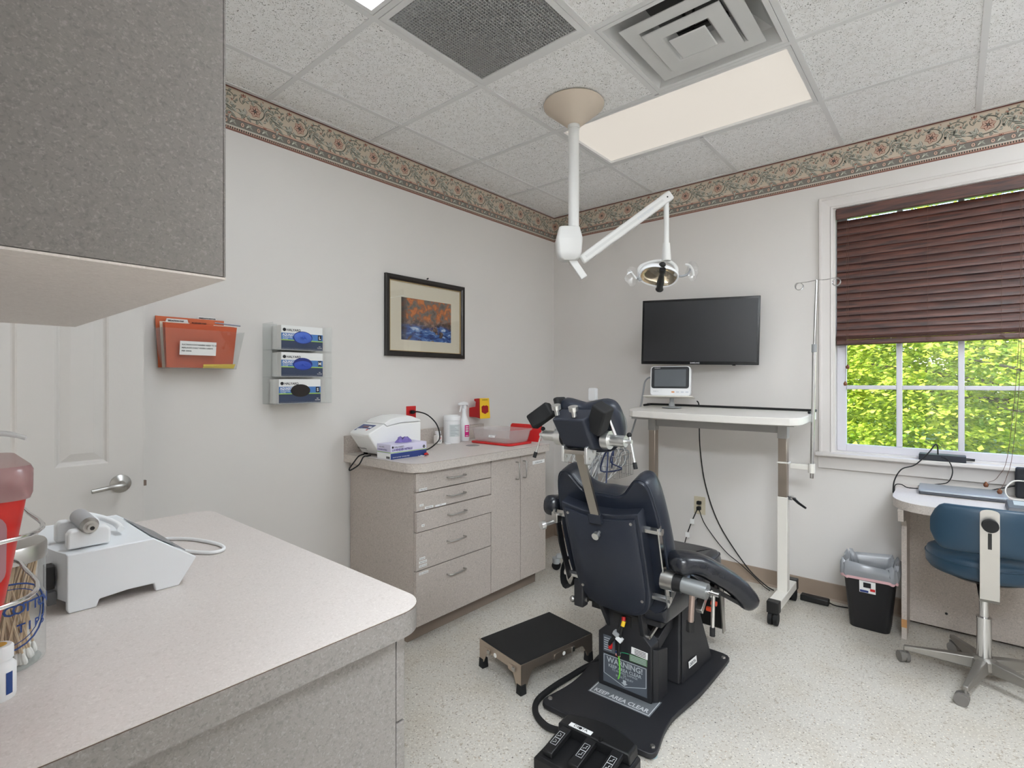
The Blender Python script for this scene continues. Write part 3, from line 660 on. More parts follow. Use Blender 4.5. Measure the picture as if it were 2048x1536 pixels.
MB().prism(poly, (0, 0, .9241), (1, 0, 0), (0, 1, 0), (0, 0, .0012)).build('top_sheet', M_TOP, nt2, world=True, smooth=30)
uc = thing('wall_cabinet', 'grey laminate wall cabinet hanging over the foreground counter', 'cabinet', (1.36, -3.7, 1.485))
MB().box(.868, 1.86, -3.699, -3.3825, 1.4855, 2.4).build('body', M_LAM_SHADE, uc, world=True, bevel=.0008)
for x0, x1 in ((.868, 1.362), (1.366, 1.86)):
    d = MB().box(x0, x1, -3.3822, -3.379, 1.485, 2.4).build('door', M_LAM_SHADE, uc, world=True, bevel=.0012)
    xx = x1 - .05 if x0 < 1 else x0 + .05
    pull_h(d, (xx, -3.379, 1.53), (xx, -3.379, 1.63), (0, .028, 0))
MB().box(.868, 1.86, -3.699, -3.379, 1.4815, 1.4846).build('bottom_panel', fibre_mat('cabinet underside laminate', (214, 206, 199), (204, 195, 188), (224, 216, 210), 150.), uc, world=True)
# ------------------------------------------------------------------ open panel door against the left wall
M_DOOR = mat('white door paint', (214, 210, 206), .5, bump=(140, .15, .001))
dr = bpy.data.objects.new('door_1', None); COL.objects.link(dr); dr.location = (.055, -3.69, 0); struct(dr)
dx = .075; ye, yh = -3.024, -3.69
b = MB()
rows = [(.24, .74), (1.01, 1.66), (1.76, 1.92)]; cols = [(-3.306, -3.141), (-3.573, -3.408)]
ys = sorted({yh, ye} | {c for q in cols for c in q}); zz = sorted({.012, 2.03} | {c for q in rows for c in q})
for i in range(len(ys) - 1):
    for j in range(len(zz) - 1):
        a, c, e, g = ys[i], ys[i + 1], zz[j], zz[j + 1]
        isp = any(abs(a - q[0]) < .001 for q in cols) and any(abs(e - q[0]) < .001 for q in rows)
        if not isp: b.box(.04, dx, a, c, e, g)
b.build('door_frame', M_DOOR, dr, world=True)
for (a, c) in cols:
    for (e, g) in rows:
        p = MB()
        def ring(k, x): return [Vector((x, a + k, e + k)), Vector((x, c - k, e + k)), Vector((x, c - k, g - k)), Vector((x, a + k, g - k))]
        p.loft([ring(.0, dx), ring(.006, dx - .003), ring(.012, dx - .010), ring(.017, dx - .012), ring(.047, dx - .003)], cap=False)
        k = len(p.v); q = ring(.047, dx - .003); p.add(q, [(0, 1, 2, 3)])
        q = ring(0, .042); p.add(q, [(0, 1, 2, 3)])
        p.build('door_panel', M_DOOR, dr, world=True)
lv = MB().lathe([(0, .0), (.036, .0), (.036, .004), (.03, .008), (.014, .016), (.012, .03), (0, .03)], (dx, -3.103, .922), 28, M=Matrix.Rotation(R(90), 4, 'Y')).build('lever_rose', M_STEEL, dr, world=True, smooth=35)
MB().tube([(dx + .02, -3.103, .922), (dx + .045, -3.104, .922), (dx + .052, -3.12, .921), (dx + .05, -3.16, .917), (dx + .05, -3.205, .912)], [.011, .0115, .011, .009, .0085], 10, sub=4).build('lever', M_STEEL, lv, smooth=50, world=True)
MB().box(.05, .068, ye - .002, ye + .012, .90, .922).build('latch', mat('bronze latch', (120, 106, 96), .4, .8), dr, world=True)
# ------------------------------------------------------------------ things on the drawer cabinet worktop (z = .9253)
ZT = .9255
def slab(b, poly, x0, x1): return b.prism(poly, (x0, 0, 0), (0, 1, 0), (0, 0, 1), (x1 - x0, 0, 0))
# centrifuge
M_CENT = mat('white moulded case', (240, 240, 238), .35)
ce = thing('centrifuge', 'white benchtop centrifuge with blue control panel and domed lid', 'centrifuge', (.195, -1.88, ZT))
body = [(-1.995, ZT + .012), (-2.07, 1.042), (-2.072, 1.056), (-2.06, 1.064), (-1.975, 1.104), (-1.955, 1.088), (-1.86, 1.102), (-1.72, 1.102), (-1.72, ZT + .012)]
def bulge(x0, x1, poly, n=6, e=.012):
    rings = []
    cy = sum(p[0] for p in poly) / len(poly)
    for i in range(n + 1):
        t = -1 + 2 * i / n; s = e * (1 - abs(t) ** 3)
        rings.append([Vector((x0 + (x1 - x0) * i / n, p[0] - (s if p[0] < -2.03 else 0), p[1] + (s * 1.2 if p[1] > 1.11 else 0))) for p in poly])
    return MB().loft(rings)
bulge(.105, .287, body).build('case', M_CENT, ce, world=True, bevel=.006, seg=3)
lid = [(-1.974, 1.106), (-1.94, 1.124), (-1.88, 1.137), (-1.82, 1.138), (-1.76, 1.127), (-1.722, 1.113), (-1.72, 1.1045), (-1.86, 1.1045), (-1.954, 1.0905)]
bulge(.105, .287, lid, 6, .008).build('lid', M_CENT, ce, world=True, bevel=.004, seg=2)
def on_slope(y): return 1.064 + (y + 2.06) * (1.104 - 1.064) / (.085)
u = Vector((1, 0, 0)); v = Vector((0, .085, .04)).normalized(); nrm = u.cross(v)
po = Vector((.125, -2.058, on_slope(-2.058))) + nrm * .0012
cp = MB().prism([(0, 0), (.118, 0), (.118, .068), (0, .068)], po, u, v, nrm * .002).build('control_panel', mat('blue panel', (32, 58, 118), .3), ce, world=True)
for (a, bb, w, h, m) in ((.035, .036, .045, .016, mat('display', (110, 62, 70), .3)), (.012, .008, .012, .012, M_WHITE), (.027, .008, .012, .012, M_WHITE), (.05, .008, .012, .012, M_WHITE), (.065, .008, .012, .012, M_WHITE), (.085, .036, .011, .012, M_WHITE), (.099, .036, .011, .012, M_WHITE), (.082, .008, .012, .013, M_WHITE), (.1, .008, .011, .013, M_RED)):
    MB().prism([(a, bb), (a + w, bb), (a + w, bb + h), (a, bb + h)], po + nrm * .002, u, v, nrm * .0012).build('button', m, cp, world=True)
fv = Vector((0, -.077, .107)).normalized(); fn = u.cross(fv)
text('INTRASPIN', .017, M_INK, ce, Vector((.135, -2.0205, .972)) + Vector((0, -.007, 0)), u, fv, off=.012, bold=.0004)
text('SYSTEM', .007, M_INK, ce, Vector((.205, -2.019, .963)) + Vector((0, -.007, 0)), u, fv, off=.012)
b = MB()
for x, y in ((.12, -1.98), (.27, -1.98), (.12, -1.74), (.27, -1.74)): b.cyl((x, y, ZT), (x, y, ZT + .013), .012, n=12)
b.build('foot', M_RUBBER, ce, world=True)
# power cord of the centrifuge: loops left off the counter edge
tag(MB().tube([(.15, -2.012, .931), (.16, -2.035, .931), (.19, -2.075, .928), (.2, -2.11, .9), (.21, -2.14, .875), (.235, -2.15, .87), (.25, -2.11, .895), (.24, -2.075, .931), (.225, -2.04, .931), (.215, -2.012, .931)], .0038, 8, sub=5).build('looped_cable', M_RUBBER, smooth=60), 'black cord looping off the counter edge left of the centrifuge', 'cord')
# purple glove carton
bx = thing('glove_carton', 'lavender and navy nitrile glove carton lying by the centrifuge', 'glove box', (.35, -1.905, ZT))
x0, x1, y0, y1, z0, z1 = .294, .413, -2.026, -1.785, ZT + .0005, ZT + .078
M_NAVY = mat('navy print', (36, 56, 116), .5); M_LAV = mat('lavender card', (214, 210, 232), .5)
MB().box(x0, x1, y0, y1, z0, z1).build('carton', M_LAV, bx, world=True)
zb = z0 + .034
b = MB(); b.flat([(y0, z0 + .001), (y1, z0 + .001), (y1, zb), (y0, zb - .002)], (x1 + .0006, 0, 0), (0, 1, 0), (0, 0, 1)); b.build('navy_band', M_NAVY, bx, world=True)
MB().box(x1 - .02, x1 + .0005, y0, y1, zb + .0005, zb + .004).build('green_line', mat('lime print', (150, 186, 90), .5), bx, world=True)
MB().box(x0, x1, y0 - .0005, y0 + .002, zb + .0005, zb + .004).build('green_line', mat('lime print'), bx, world=True)
M_PURP = mat('purple ink', (64, 44, 124), .5)
text('HALYARD', .014, M_INK, bx, (x1 + .001, y0 + .022, z1 - .019), (0, 1, 0), (0, 0, 1))
MB().prism(ellipse(.006, .006, 14), (x1 + .0006, y0 + .013, z1 - .014), (0, 1, 0), (0, 0, 1), (.0005, 0, 0)).build('logo_disc', M_INK, bx, world=True)
text('LAVENDER NITRILE', .0155, M_PURP, bx, (x1 + .001, y0 + .008, zb + .010), (0, 1, 0), (0, 0, 1), bold=.0004)
MB().prism(ellipse(.0085, .0085, 16), (x1 + .0006, y1 - .018, zb + .017), (0, 1, 0), (0, 0, 1), (.0005, 0, 0)).build('size_disc', M_INK, bx, world=True)
text('X', .010, M_PAPER, bx, (x1 + .0014, y1 - .021, zb + .0135), (0, 1, 0), (0, 0, 1))
text('EXAM GLOVES  POWDER-FREE', .008, M_PAPER, bx, (x1 + .0012, y0 + .012, z0 + .008), (0, 1, 0), (0, 0, 1))
text('HALYARD', .010, M_INK, bx, (x0 + .02, y0 - .0008, z1 - .017), (1, 0, 0), (0, 0, 1))
text('LAVENDER NITRILE', .0095, M_PURP, bx, (x0 + .006, y0 - .0008, zb + .012), (1, 0, 0), (0, 0, 1), bold=.0003)
MB().prism([(0, 0), (.116, 0), (.116, .03), (0, .03)], (x0 + .0015, y0, z0 + .001), (1, 0, 0), (0, 0, 1), (0, -.0006, 0)).build('white_band', M_PAPER, bx, world=True)
b = MB()
for k in range(9): b.box(x0 + .082 + .0034 * k, x0 + .0835 + .0034 * k + (.0008 if k % 3 else 0), y0 - .0012, y0 - .0005, z0 + .004, z0 + .016)
b.build('barcode', M_INK, bx, world=True)
gl = MB(); rnd = random.Random(5)
rings = []
for i in range(9):
    t = i / 8; rr = .024 * math.sin(math.pi * (.08 + .84 * t)) ** .7; c = Vector((.352 + rnd.uniform(-.006, .006), -1.945 + .1 * t, z1 + .001))
    rings.append([c + Vector((math.cos(2 * math.pi * k / 12) * rr * rnd.uniform(.7, 1.3), rnd.uniform(-.006, .006), max(0, math.sin(2 * math.pi * k / 12)) * rr * rnd.uniform(.5, 1.6))) for k in range(12)])
gl.loft(rings); gl.build('glove', mat('lavender nitrile', (124, 110, 176), .5), bx, world=True, smooth=45)
# red clip with coil
cl = thing('line_clip', 'small red clip with white coil lying before the glove carton', 'clip', (.43, -1.80, ZT))
MB().box(-.008, .008, -.016, .016, .002, .009, M=Matrix.Rotation(R(30), 4, 'Z') @ Matrix.Rotation(R(-14), 4, 'X') @ Matrix.Translation((0, 0, .004))).build('clip_jaw', M_RED, cl, bevel=.002)
MB().box(-.006, .006, -.02, .012, .011, .015, M=Matrix.Rotation(R(30), 4, 'Z') @ Matrix.Rotation(R(12), 4, 'X')).build('clip_lever', M_RED, cl, bevel=.0015)
MB().tube([(.0, -.012, .004), (.012, -.03, .003), (-.004, -.05, .003), (-.02, -.035, .003), (-.008, -.018, .004)], .0012, 6, sub=5).build('coil', M_WHITE, cl)
# pill bottle, wipes canister, spray bottle
pb = thing('pill_bottle', 'small square white medicine bottle beside the wipes canister', 'bottle', (.073, -1.40, ZT))
MB().box(-.0205, .0205, -.0205, .0205, 0, .058).build('bottle_body', mat('frosted bottle', (228, 226, 222), .35), pb, bevel=.006)
MB().lathe([(0, .058), (.012, .058), (.012, .064), (.0195, .0645), (.0195, .083), (.017, .085), (0, .085)], n=20).build('cap', M_WHITE, pb, smooth=35)
MB().box(.0206, .021, -.015, .015, .01, .05).build('label_print', M_PAPER, pb)
for z, w, m in ((.04, .024, M_RED), (.033, .02, M_RED), (.024, .022, M_INK), (.015, .016, M_INK)): MB().box(.021, .0213, -w / 2, w / 2, z, z + .0035).build('print_line', m, pb)
tag(MB().lathe([(0, 0), (.021, 0), (.022, .004), (.021, .009), (0, .009)], (.118, -1.355, ZT), 20).build('bottle_cap', M_WHITE, smooth=40), 'loose white round cap on the counter by the wipes canister', 'cap')
wc = thing('wipes_canister', 'large white cylindrical disinfectant wipes canister', 'canister', (.09, -1.29, ZT))
MB().lathe([(0, 0), (.054, 0), (.056, .003), (.056, .148), (.053, .151), (0, .151)], n=36).build('canister_body', M_WHITE, wc, smooth=35)
MB().lathe([(0, .151), (.0575, .151), (.0575, .176), (.054, .181), (.048, .182), (.046, .186), (0, .187)], n=36).build('lid', M_WHITE, wc, smooth=35)
b = MB(); a0 = R(-60)
pts = [(math.cos(a0 + R(6) * i) * .0564, math.sin(a0 + R(6) * i) * .0564) for i in range(15)]
b.loft([[Vector((x, y, z)) for x, y in pts] for z in (.045, .125)], cap=False, closed=False); b.build('label_print', mat('grey print', (206, 212, 212), .5), wc)
for k in range(9):
    z = .052 + .0078 * k; n = 6 + (k * 5) % 7; s = 1
    pts = [(math.cos(a0 + R(6) * i) * .0567, math.sin(a0 + R(6) * i) * .0567) for i in range(s, s + n)]
    MB().loft([[Vector((x, y, zz)) for x, y in pts] for zz in (z, z + .002)], cap=False, closed=False).build('print_line', mat('grey ink', (132, 140, 146), .6), wc)
sb = thing('spray_bottle', 'white trigger spray bottle with magenta label behind the canister', 'spray bottle', (.068, -1.155, ZT))
MB().lathe([(0, 0), (.034, 0), (.036, .004), (.036, .115), (.03, .14), (.017, .175), (.0145, .2), (.0145, .205), (0, .205)], n=28).build('bottle_body', M_WHITE, sb, smooth=40)
MB().lathe([(.0, .205), (.0165, .205), (.0165, .222), (.012, .225), (0, .225)], n=20).build('collar', M_WHITE, sb, smooth=40)
b = MB(); b.loft([[Vector((x, y, z)) for x, y, z in ((-.012, s * .011 - .0, .222), (.012, s * .011, .222), (.011, s * .011, .245), (-.011, s * .011, .245))] for s in (-1, 1)]); 
b.loft([[Vector((sx * w, y, z + dz)) for sx, dz in ((-1, -h), (1, -h), (1, h), (-1, h))] for y, z, w, h in ((-.052, .253, .007, .007), (-.03, .256, .011, .010), (.0, .258, .012, .012), (.022, .256, .011, .010), (.034, .243, .008, .012))]); b.build('spray_head', M_WHITE, sb, bevel=.003)
MB().tube([(0, -.026, .247), (0, -.032, .232), (0, -.036, .215), (0, -.041, .2)], .004, 8).build('trigger', M_WHITE, sb, smooth=50)
b = MB(); pts = [(math.cos(R(-38 + 8 * i)) * .0364, math.sin(R(-38 + 8 * i)) * .0364) for i in range(9)]
b.loft([[Vector((x, y, z)) for x, y in pts] for z in (.03, .11)], cap=False, closed=False); b.build('label_print', mat('magenta print', (206, 30, 126), .45), sb)
for z, h in ((.095, .006), (.08, .008), (.064, .010), (.036, .004)):
    pts = [(math.cos(R(-28 + 7 * i)) * .0368, math.sin(R(-28 + 7 * i)) * .0368) for i in range(6)]
    MB().loft([[Vector((x, y, zz)) for x, y in pts] for zz in (z, z + h)], cap=False, closed=False).build('print_line', M_PAPER, sb)
# plastic tub on its red lid, second red lid leaning behind
def rr_ring(cx, cy, w, d, r, z): return [Vector((x, y, z)) for x, y in rrect(w, d, r, 4, cx, cy)]
tag(MB().loft([rr_ring(.35, -1.085, .345, .235, .03, ZT), rr_ring(.35, -1.085, .352, .242, .03, ZT + .003), rr_ring(.35, -1.085, .352, .242, .03, ZT + .012), rr_ring(.35, -1.085, .338, .228, .03, ZT + .014)]).build('tub_lid', M_RED, smooth=40), 'red tub lid lying flat under the clear plastic tub', 'lid')
tb = thing('plastic_tub', 'clear rectangular plastic tub standing on a red lid', 'tub', (.35, -1.085, ZT + .0145))
M_TUB = glass_mat('frosted clear plastic', (250, 249, 249), .05, .22, (250, 246, 246), .15)
MB().loft([rr_ring(0, 0, .315, .205, .04, .001), rr_ring(0, 0, .325, .215, .04, .012), rr_ring(0, 0, .35, .24, .04, .073), rr_ring(0, 0, .366, .256, .045, .074), rr_ring(0, 0, .37, .26, .045, .084), rr_ring(0, 0, .364, .254, .045, .084), rr_ring(0, 0, .345, .235, .04, .075), rr_ring(0, 0, .321, .211, .04, .014), rr_ring(0, 0, .311, .201, .04, .003)]).build('tub_body', M_TUB, tb, smooth=40)
MB().prism([(-.028, -.007), (.028, -.007), (.028, .007), (-.028, .007)], (.02, -.1155, .04), (1, 0, 0), (0, .2, 1), (0, -.001, 0)).build('label_tape', M_PAPER, tb)
text('MISC', .011, M_INK, tb, (.005, -.1168, .0365), (1, 0, 0), (0, .2, 1), world=False)
Ml = Matrix.Translation((.40, -.9, ZT)) @ Matrix.Rotation(R(80), 4, 'X') @ Matrix.Rotation(R(0), 4, 'Z')
tag(MB().loft([rr_ring(0, .055, .27, .11, .02, 0), rr_ring(0, .055, .276, .116, .02, .003), rr_ring(0, .055, .276, .116, .02, .011), rr_ring(0, .055, .262, .102, .02, .012)]).xf(Ml @ Matrix.Translation((0, .004, -.006))).build('tub_lid', M_RED, smooth=40), 'red tub lid propped upright behind the clear plastic tub', 'lid')
# ------------------------------------------------------------------ red wall outlet with plug and cord
ol = thing('wall_outlet', 'red emergency power outlet on the left wall above the centrifuge', 'outlet', (0, -1.565, 1.12))
MB().box(.0003, .006, -1.603, -1.527, 1.062, 1.178).build('cover_plate', M_RED, ol, world=True, bevel=.002)
MB().prism(rrect(.034, .028, .008), (.006, -1.565, 1.14), (0, 1, 0), (0, 0, 1), (.0012, 0, 0)).build('socket', mat('deep red plastic', (150, 20, 24), .4), ol, world=True)
MB().prism(rrect(.034, .028, .008), (.006, -1.565, 1.098), (0, 1, 0), (0, 0, 1), (.0012, 0, 0)).build('socket', mat('deep red plastic'), ol, world=True)
pc = thing('extension_cord', 'black power cord plugged into the red wall outlet', 'cord', (.02, -1.565, 1.14))
MB().box(.0074, .03, -1.577, -1.553, 1.13, 1.151).build('plug', M_RUBBER, pc, world=True, bevel=.004)
MB().tube([(.028, -1.56, 1.14), (.05, -1.545, 1.142), (.09, -1.50, 1.12), (.13, -1.46, 1.06), (.17, -1.47, .98), (.22, -1.56, .945), (.27, -1.66, .931), (.275, -1.70, .931)], .004, 8, sub=6).build('cable', M_RUBBER, pc, world=True, smooth=60)
# ------------------------------------------------------------------ wall mounted needle-sharps holder (red arm, yellow plate)
sh = thing('needle_disposal_holder', 'red wall bracket with yellow warning plate over the plastic tub', 'wall bracket', (0, -1.0, 1.12))
slab_poly = [(.0005, 1.082), (.0005, 1.146), (.03, 1.152), (.062, 1.156), (.066, 1.19), (.05, 1.198), (.05, 1.212), (.09, 1.216), (.1, 1.214), (.108, 1.074), (.07, 1.08)]
MB().prism(slab_poly, (0, -1.04, 0), (1, 0, 0), (0, 0, 1), (0, .075, 0)).build('bracket', mat('dark red plastic', (172, 24, 26), .4), sh, world=True, bevel=.003)
M_YEL = mat('yellow plastic', (238, 196, 44), .4)
pl = MB().prism([(-.052, -.0725), (.052, -.0725), (.047, .071), (-.047, .071)], (.1095, -.993, 1.145), (.0, 1, 0), (-.05, 0, 1), (.003, 0, 0)).build('warning_plate', M_YEL, sh, world=True, bevel=.001)
MB().prism([(-.034, -.022), (0, -.036), (.034, -.022), (.034, .018), (.014, .026), (0, .022), (-.014, .026), (-.034, .018)], (.1128, -.993, 1.14), (0, 1, 0), (-.05, 0, 1), (.0008, 0, 0)).build('opening_mark', mat('deep red plastic'), pl, world=True)
text('! !', .016, M_INK, pl, (.1105, -1.01, 1.082), (0, 1, 0), (-.05, 0, 1), off=.0045)
text('WARNING', .012, M_INK, pl, (.1105, -1.024, 1.2), (0, 1, 0), (-.05, 0, 1), off=.0035)
# ------------------------------------------------------------------ framed autumn stream photograph on the left wall
pf = thing('framed_picture', 'black framed photograph of an autumn stream in a cream mat on the left wall', 'picture', (0, -1.437, 1.494))
py0, py1, pz0, pz1 = -1.771, -1.103, 1.494, 1.999
def frame_ring(b, y0, y1, z0, z1, w, prof, m=None):
    rings = []
    for (yy, zz, sy, sz) in ((y0, z0, 1, 1), (y1, z0, -1, 1), (y1, z1, -1, -1), (y0, z1, 1, -1)): rings.append([Vector((d, yy + sy * a, zz + sz * a)) for a, d in prof])
    rings.append(rings[0]); b.loft(rings, cap=False); return b
frame_ring(MB(), py0, py1, pz0, pz1, .03, [(0, .002), (0, .022), (.006, .025), (.022, .024), (.028, .018), (.034, .014), (.034, .004)]).build('frame', mat('black frame lacquer', (34, 30, 28), .35), pf, world=True)
frame_ring(MB(), py0 + .033, py1 - .033, pz0 + .033, pz1 - .033, .004, [(0, .006), (0, .0145), (.0035, .0145), (.0035, .006)]).build('gold_fillet', mat('gold fillet', (176, 150, 104), .4, .4), pf, world=True)
MB().box(.003, .006, py0 + .02, py1 - .02, pz0 + .02, pz1 - .02).build('mat_board', mat('cream mat board', (222, 214, 194), .8), pf, world=True)
def pic_mat():
    m = bpy.data.materials.new('autumn stream print'); m.use_nodes = True; t = m.node_tree; b = t.nodes['Principled BSDF']; b.inputs['Roughness'].default_value = .35; L = t.links.new
    tc = t.nodes.new('ShaderNodeTexCoord'); sep = t.nodes.new('ShaderNodeSeparateXYZ'); L(tc.outputs['Generated'], sep.inputs[0])
    def noise(sc, det, dist, w, stretch=(1, 1, 1)):
        mp = t.nodes.new('ShaderNodeMapping'); mp.inputs['Scale'].default_value = stretch; L(tc.outputs['Object'], mp.inputs[0])
        n = t.nodes.new('ShaderNodeTexNoise'); n.noise_dimensions = '4D'; n.inputs['W'].default_value = w; n.inputs['Scale'].default_value = sc; n.inputs['Detail'].default_value = det; n.inputs['Distortion'].default_value = dist; L(mp.outputs[0], n.inputs['Vector']); return n.outputs['Fac']
    def ramp(fac, els):
        c = t.nodes.new('ShaderNodeValToRGB'); e = c.color_ramp.elements
        while len(e) < len(els): e.new(.5)
        for i, (p, col) in enumerate(els): e[i].position = p; e[i].color = lin(col)
        L(fac, c.inputs[0]); return c.outputs[0]
    def mix(f, a, c):
        x = t.nodes.new('ShaderNodeMix'); x.data_type = 'RGBA'; L(f, x.inputs[0]); L(a, x.inputs[6]); L(c, x.inputs[7]); return x.outputs[2]
    def math_(op, a, c):
        x = t.nodes.new('ShaderNodeMath'); x.operation = op; x.use_clamp = True
        for i, q in enumerate((a, c)):
            if isinstance(q, (int, float)): x.inputs[i].default_value = q
            else: L(q, x.inputs[i])
        return x.outputs[0]
    sky_ = ramp(noise(26, 5, .5, 0), [(.3, (70, 62, 58)), (.45, (112, 104, 96)), (.52, (150, 84, 40)), (.62, (206, 120, 44)), (.75, (176, 70, 40))])
    water = ramp(noise(22, 4, 1.4, 3, (1, .55, 1.6)), [(.3, (18, 22, 44)), (.42, (30, 56, 120)), (.55, (70, 112, 176)), (.66, (190, 206, 226)), (.8, (236, 240, 244))])
    rocks = ramp(noise(40, 4, .6, 6), [(.3, (34, 28, 26)), (.5, (92, 70, 58)), (.62, (150, 120, 104)), (.75, (86, 84, 60))])
    z = sep.outputs[2]; y = sep.outputs[1]
    wob = noise(9, 3, .3, 9)
    zz = t.nodes.new('ShaderNodeMath'); zz.operation = 'MULTIPLY_ADD'; L(wob, zz.inputs[0]); zz.inputs[1].default_value = .35; L(z, zz.inputs[2])
    ba = t.nodes.new('ShaderNodeMapRange'); ba.inputs[1].default_value = .62; ba.inputs[2].default_value = .72; L(zz.outputs[0], ba.inputs[0])
    bb = t.nodes.new('ShaderNodeMapRange'); bb.inputs[1].default_value = .50; bb.inputs[2].default_value = .58; L(zz.outputs[0], bb.inputs[0])
    rr = t.nodes.new('ShaderNodeMapRange'); rr.inputs[1].default_value = .58; rr.inputs[2].default_value = .62; L(noise(14, 2, .3, 12), rr.inputs[0])
    low = mix(rr.outputs[0], water, rocks); c = mix(bb.outputs[0], low, rocks); c = mix(ba.outputs[0], c, sky_)
    tr = t.nodes.new('ShaderNodeMapRange'); tr.inputs[1].default_value = .12; tr.inputs[2].default_value = .07; L(y, tr.inputs[0])
    dk = t.nodes.new('ShaderNodeRGB'); dk.outputs[0].default_value = lin((44, 34, 26)); c = mix(math_('MULTIPLY', tr.outputs[0], .75), c, dk.outputs[0])
    L(c, b.inputs['Base Color']); return m
MB().box(.0062, .0068, -1.645, -1.222, 1.60, 1.868).build('photo_print', pic_mat(), pf, world=True)
MB().box(.0095, .0100, py0 + .03, py1 - .03, pz0 + .03, pz1 - .03).build('glazing', glass_mat('picture glass', gloss=.04), pf, world=True)
MB().cyl((.001, -1.43, 2.012), (.012, -1.43, 2.014), .005, n=8).build('nail', M_BLACK, pf, world=True)
# ------------------------------------------------------------------ triple acrylic glove dispenser with three boxes
M_GB = mat('aqua blue print', (70, 118, 180), .5); M_GN = mat('dark slate print', (46, 58, 84), .5); M_LIME = mat('lime print')
gd = thing('glove_dispenser', 'clear acrylic three-tier glove box holder on the left wall', 'dispenser', (0, -2.35, 1.222))
ax, ay0, ay1 = .112, -2.502, -2.186
b = MB(); b.box(.0006, .0026, ay0, ay1, 1.222, 1.628); b.build('back_sheet', M_ACR, gd, world=True)
for z in (1.222, 1.357, 1.492): MB().box(.003, ax - .003, ay0 + .003, ay1 - .003, z, z + .003).build('shelf', M_ACR, gd, world=True)
for y in (ay0, ay1 - .0025): MB().box(.003, ax, y, y + .0025, 1.222, 1.628).build('side_sheet', M_ACR, gd, world=True)
b = MB()
for z in (1.222, 1.357, 1.492):
    b.box(ax, ax + .0025, ay0, ay1, z, z + .012); b.box(ax, ax + .0025, ay1 - .04, ay1, z + .012, z + .128); b.box(ax, ax + .0025, ay0, ay0 + .02, z + .012, z + .128)
b.build('front_lip', M_ACR, gd, world=True)
def glove_box(z, size, fill, yo, label):
    t = thing('glove_box', label, 'glove box', (.055, -2.36 + yo, z), 0, 'blue glove boxes in the wall holder')
    x1 = .108; w = .222; y0 = -2.458 + yo; h = .122
    MB().box(.008, x1, y0, y0 + w, z, z + h).build('carton', M_PAPER, t, world=True)
    def pr_(a0, a1, b0, b1, m, n, e=.0004): return MB().prism([(a0, b0), (a1, b0), (a1, b1), (a0, b1)], (x1, y0, z), (0, 1, 0), (0, 0, 1), (e, 0, 0)).build(n, m, t, world=True)
    pr_(0, w, .001, .046, M_GN, 'navy_band'); pr_(0, w, .046, .0515, M_LIME, 'green_line'); pr_(0, w, .0515, .084, M_GB, 'blue_band')
    text('HALYARD', .0165, M_INK, t, (x1, y0 + .027, z + .094), (0, 1, 0), (0, 0, 1), off=.0009, bold=.0003)
    MB().prism(ellipse(.0085, .0085, 16), (x1, y0 + .016, z + .1), (0, 1, 0), (0, 0, 1), (.0005, 0, 0)).build('logo_disc', M_INK, t, world=True)
    text('AQUASOFT', .0165, M_PAPER, t, (x1, y0 + .006, z + .07), (0, 1, 0), (0, 0, 1), off=.0009, bold=.0005, sx=.85)
    for k in range(3): text(('NITRILE EXAM', 'POWDER-FREE', 'GLOVES')[k], .0075, M_PAPER, t, (x1, y0 + .007, z + .0645 - .0065 * k), (0, 1, 0), (0, 0, 1), off=.0009)
    pr_(w - .027, w - .007, .054, .082, M_INK, 'size_mark', .0007)
    text(size, .022, M_PAPER, t, (x1, y0 + w - .017, z + .0605), (0, 1, 0), (0, 0, 1), off=.0014, align='CENTER', bold=.0006)
    for k, s in enumerate(('100', 'GLOVES')): text(s, .0075, M_PAPER, t, (x1, y0 + w - .018, z + .02 - .008 * k), (0, 1, 0), (0, 0, 1), off=.0009, align='CENTER')
    # oval opening
    cy, cz = .112, .064
    hole = MB().prism(ellipse(.052, .032, 28, cy, cz), (x1, y0, z), (0, 1, 0), (0, 0, 1), (.0012, 0, 0)).build('opening', mat('dark box inside', (46, 42, 40), .9) if fill == 0 else mat('deep glove blue', (28, 44, 120), .5), t, world=True)
    if fill:
        rnd = random.Random(int(fill * 10)); bb = MB(); n = 20; rings = []
        kmax = 7
        for i in range(kmax + 1):
            q = i / kmax; rings.append([Vector((x1 + .0015 + (.014 if fill > 1 else .006) * math.cos(q * 1.5) * rnd.uniform(.55, 1.2), y0 + cy + math.cos(6.283 * k / n) * .048 * q * (1 + .04 * math.sin(5 * k)), z + cz + (-.006 if fill <= 1 else 0) + math.sin(6.283 * k / n) * (.029 if fill > 1 else .022) * q)) for k in range(n)])
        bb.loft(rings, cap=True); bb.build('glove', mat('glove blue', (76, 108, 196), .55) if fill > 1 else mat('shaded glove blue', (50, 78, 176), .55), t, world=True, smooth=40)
glove_box(1.4956, 'L', 2, .0, 'large size glove box in the top tier, pale blue glove bulging out')
glove_box(1.3606, 'M', 1, .0, 'medium size glove box in the middle tier, crumpled blue gloves inside')
glove_box(1.2256, 'S', 0, -.012, 'small size glove box in the bottom tier, opening dark and empty')
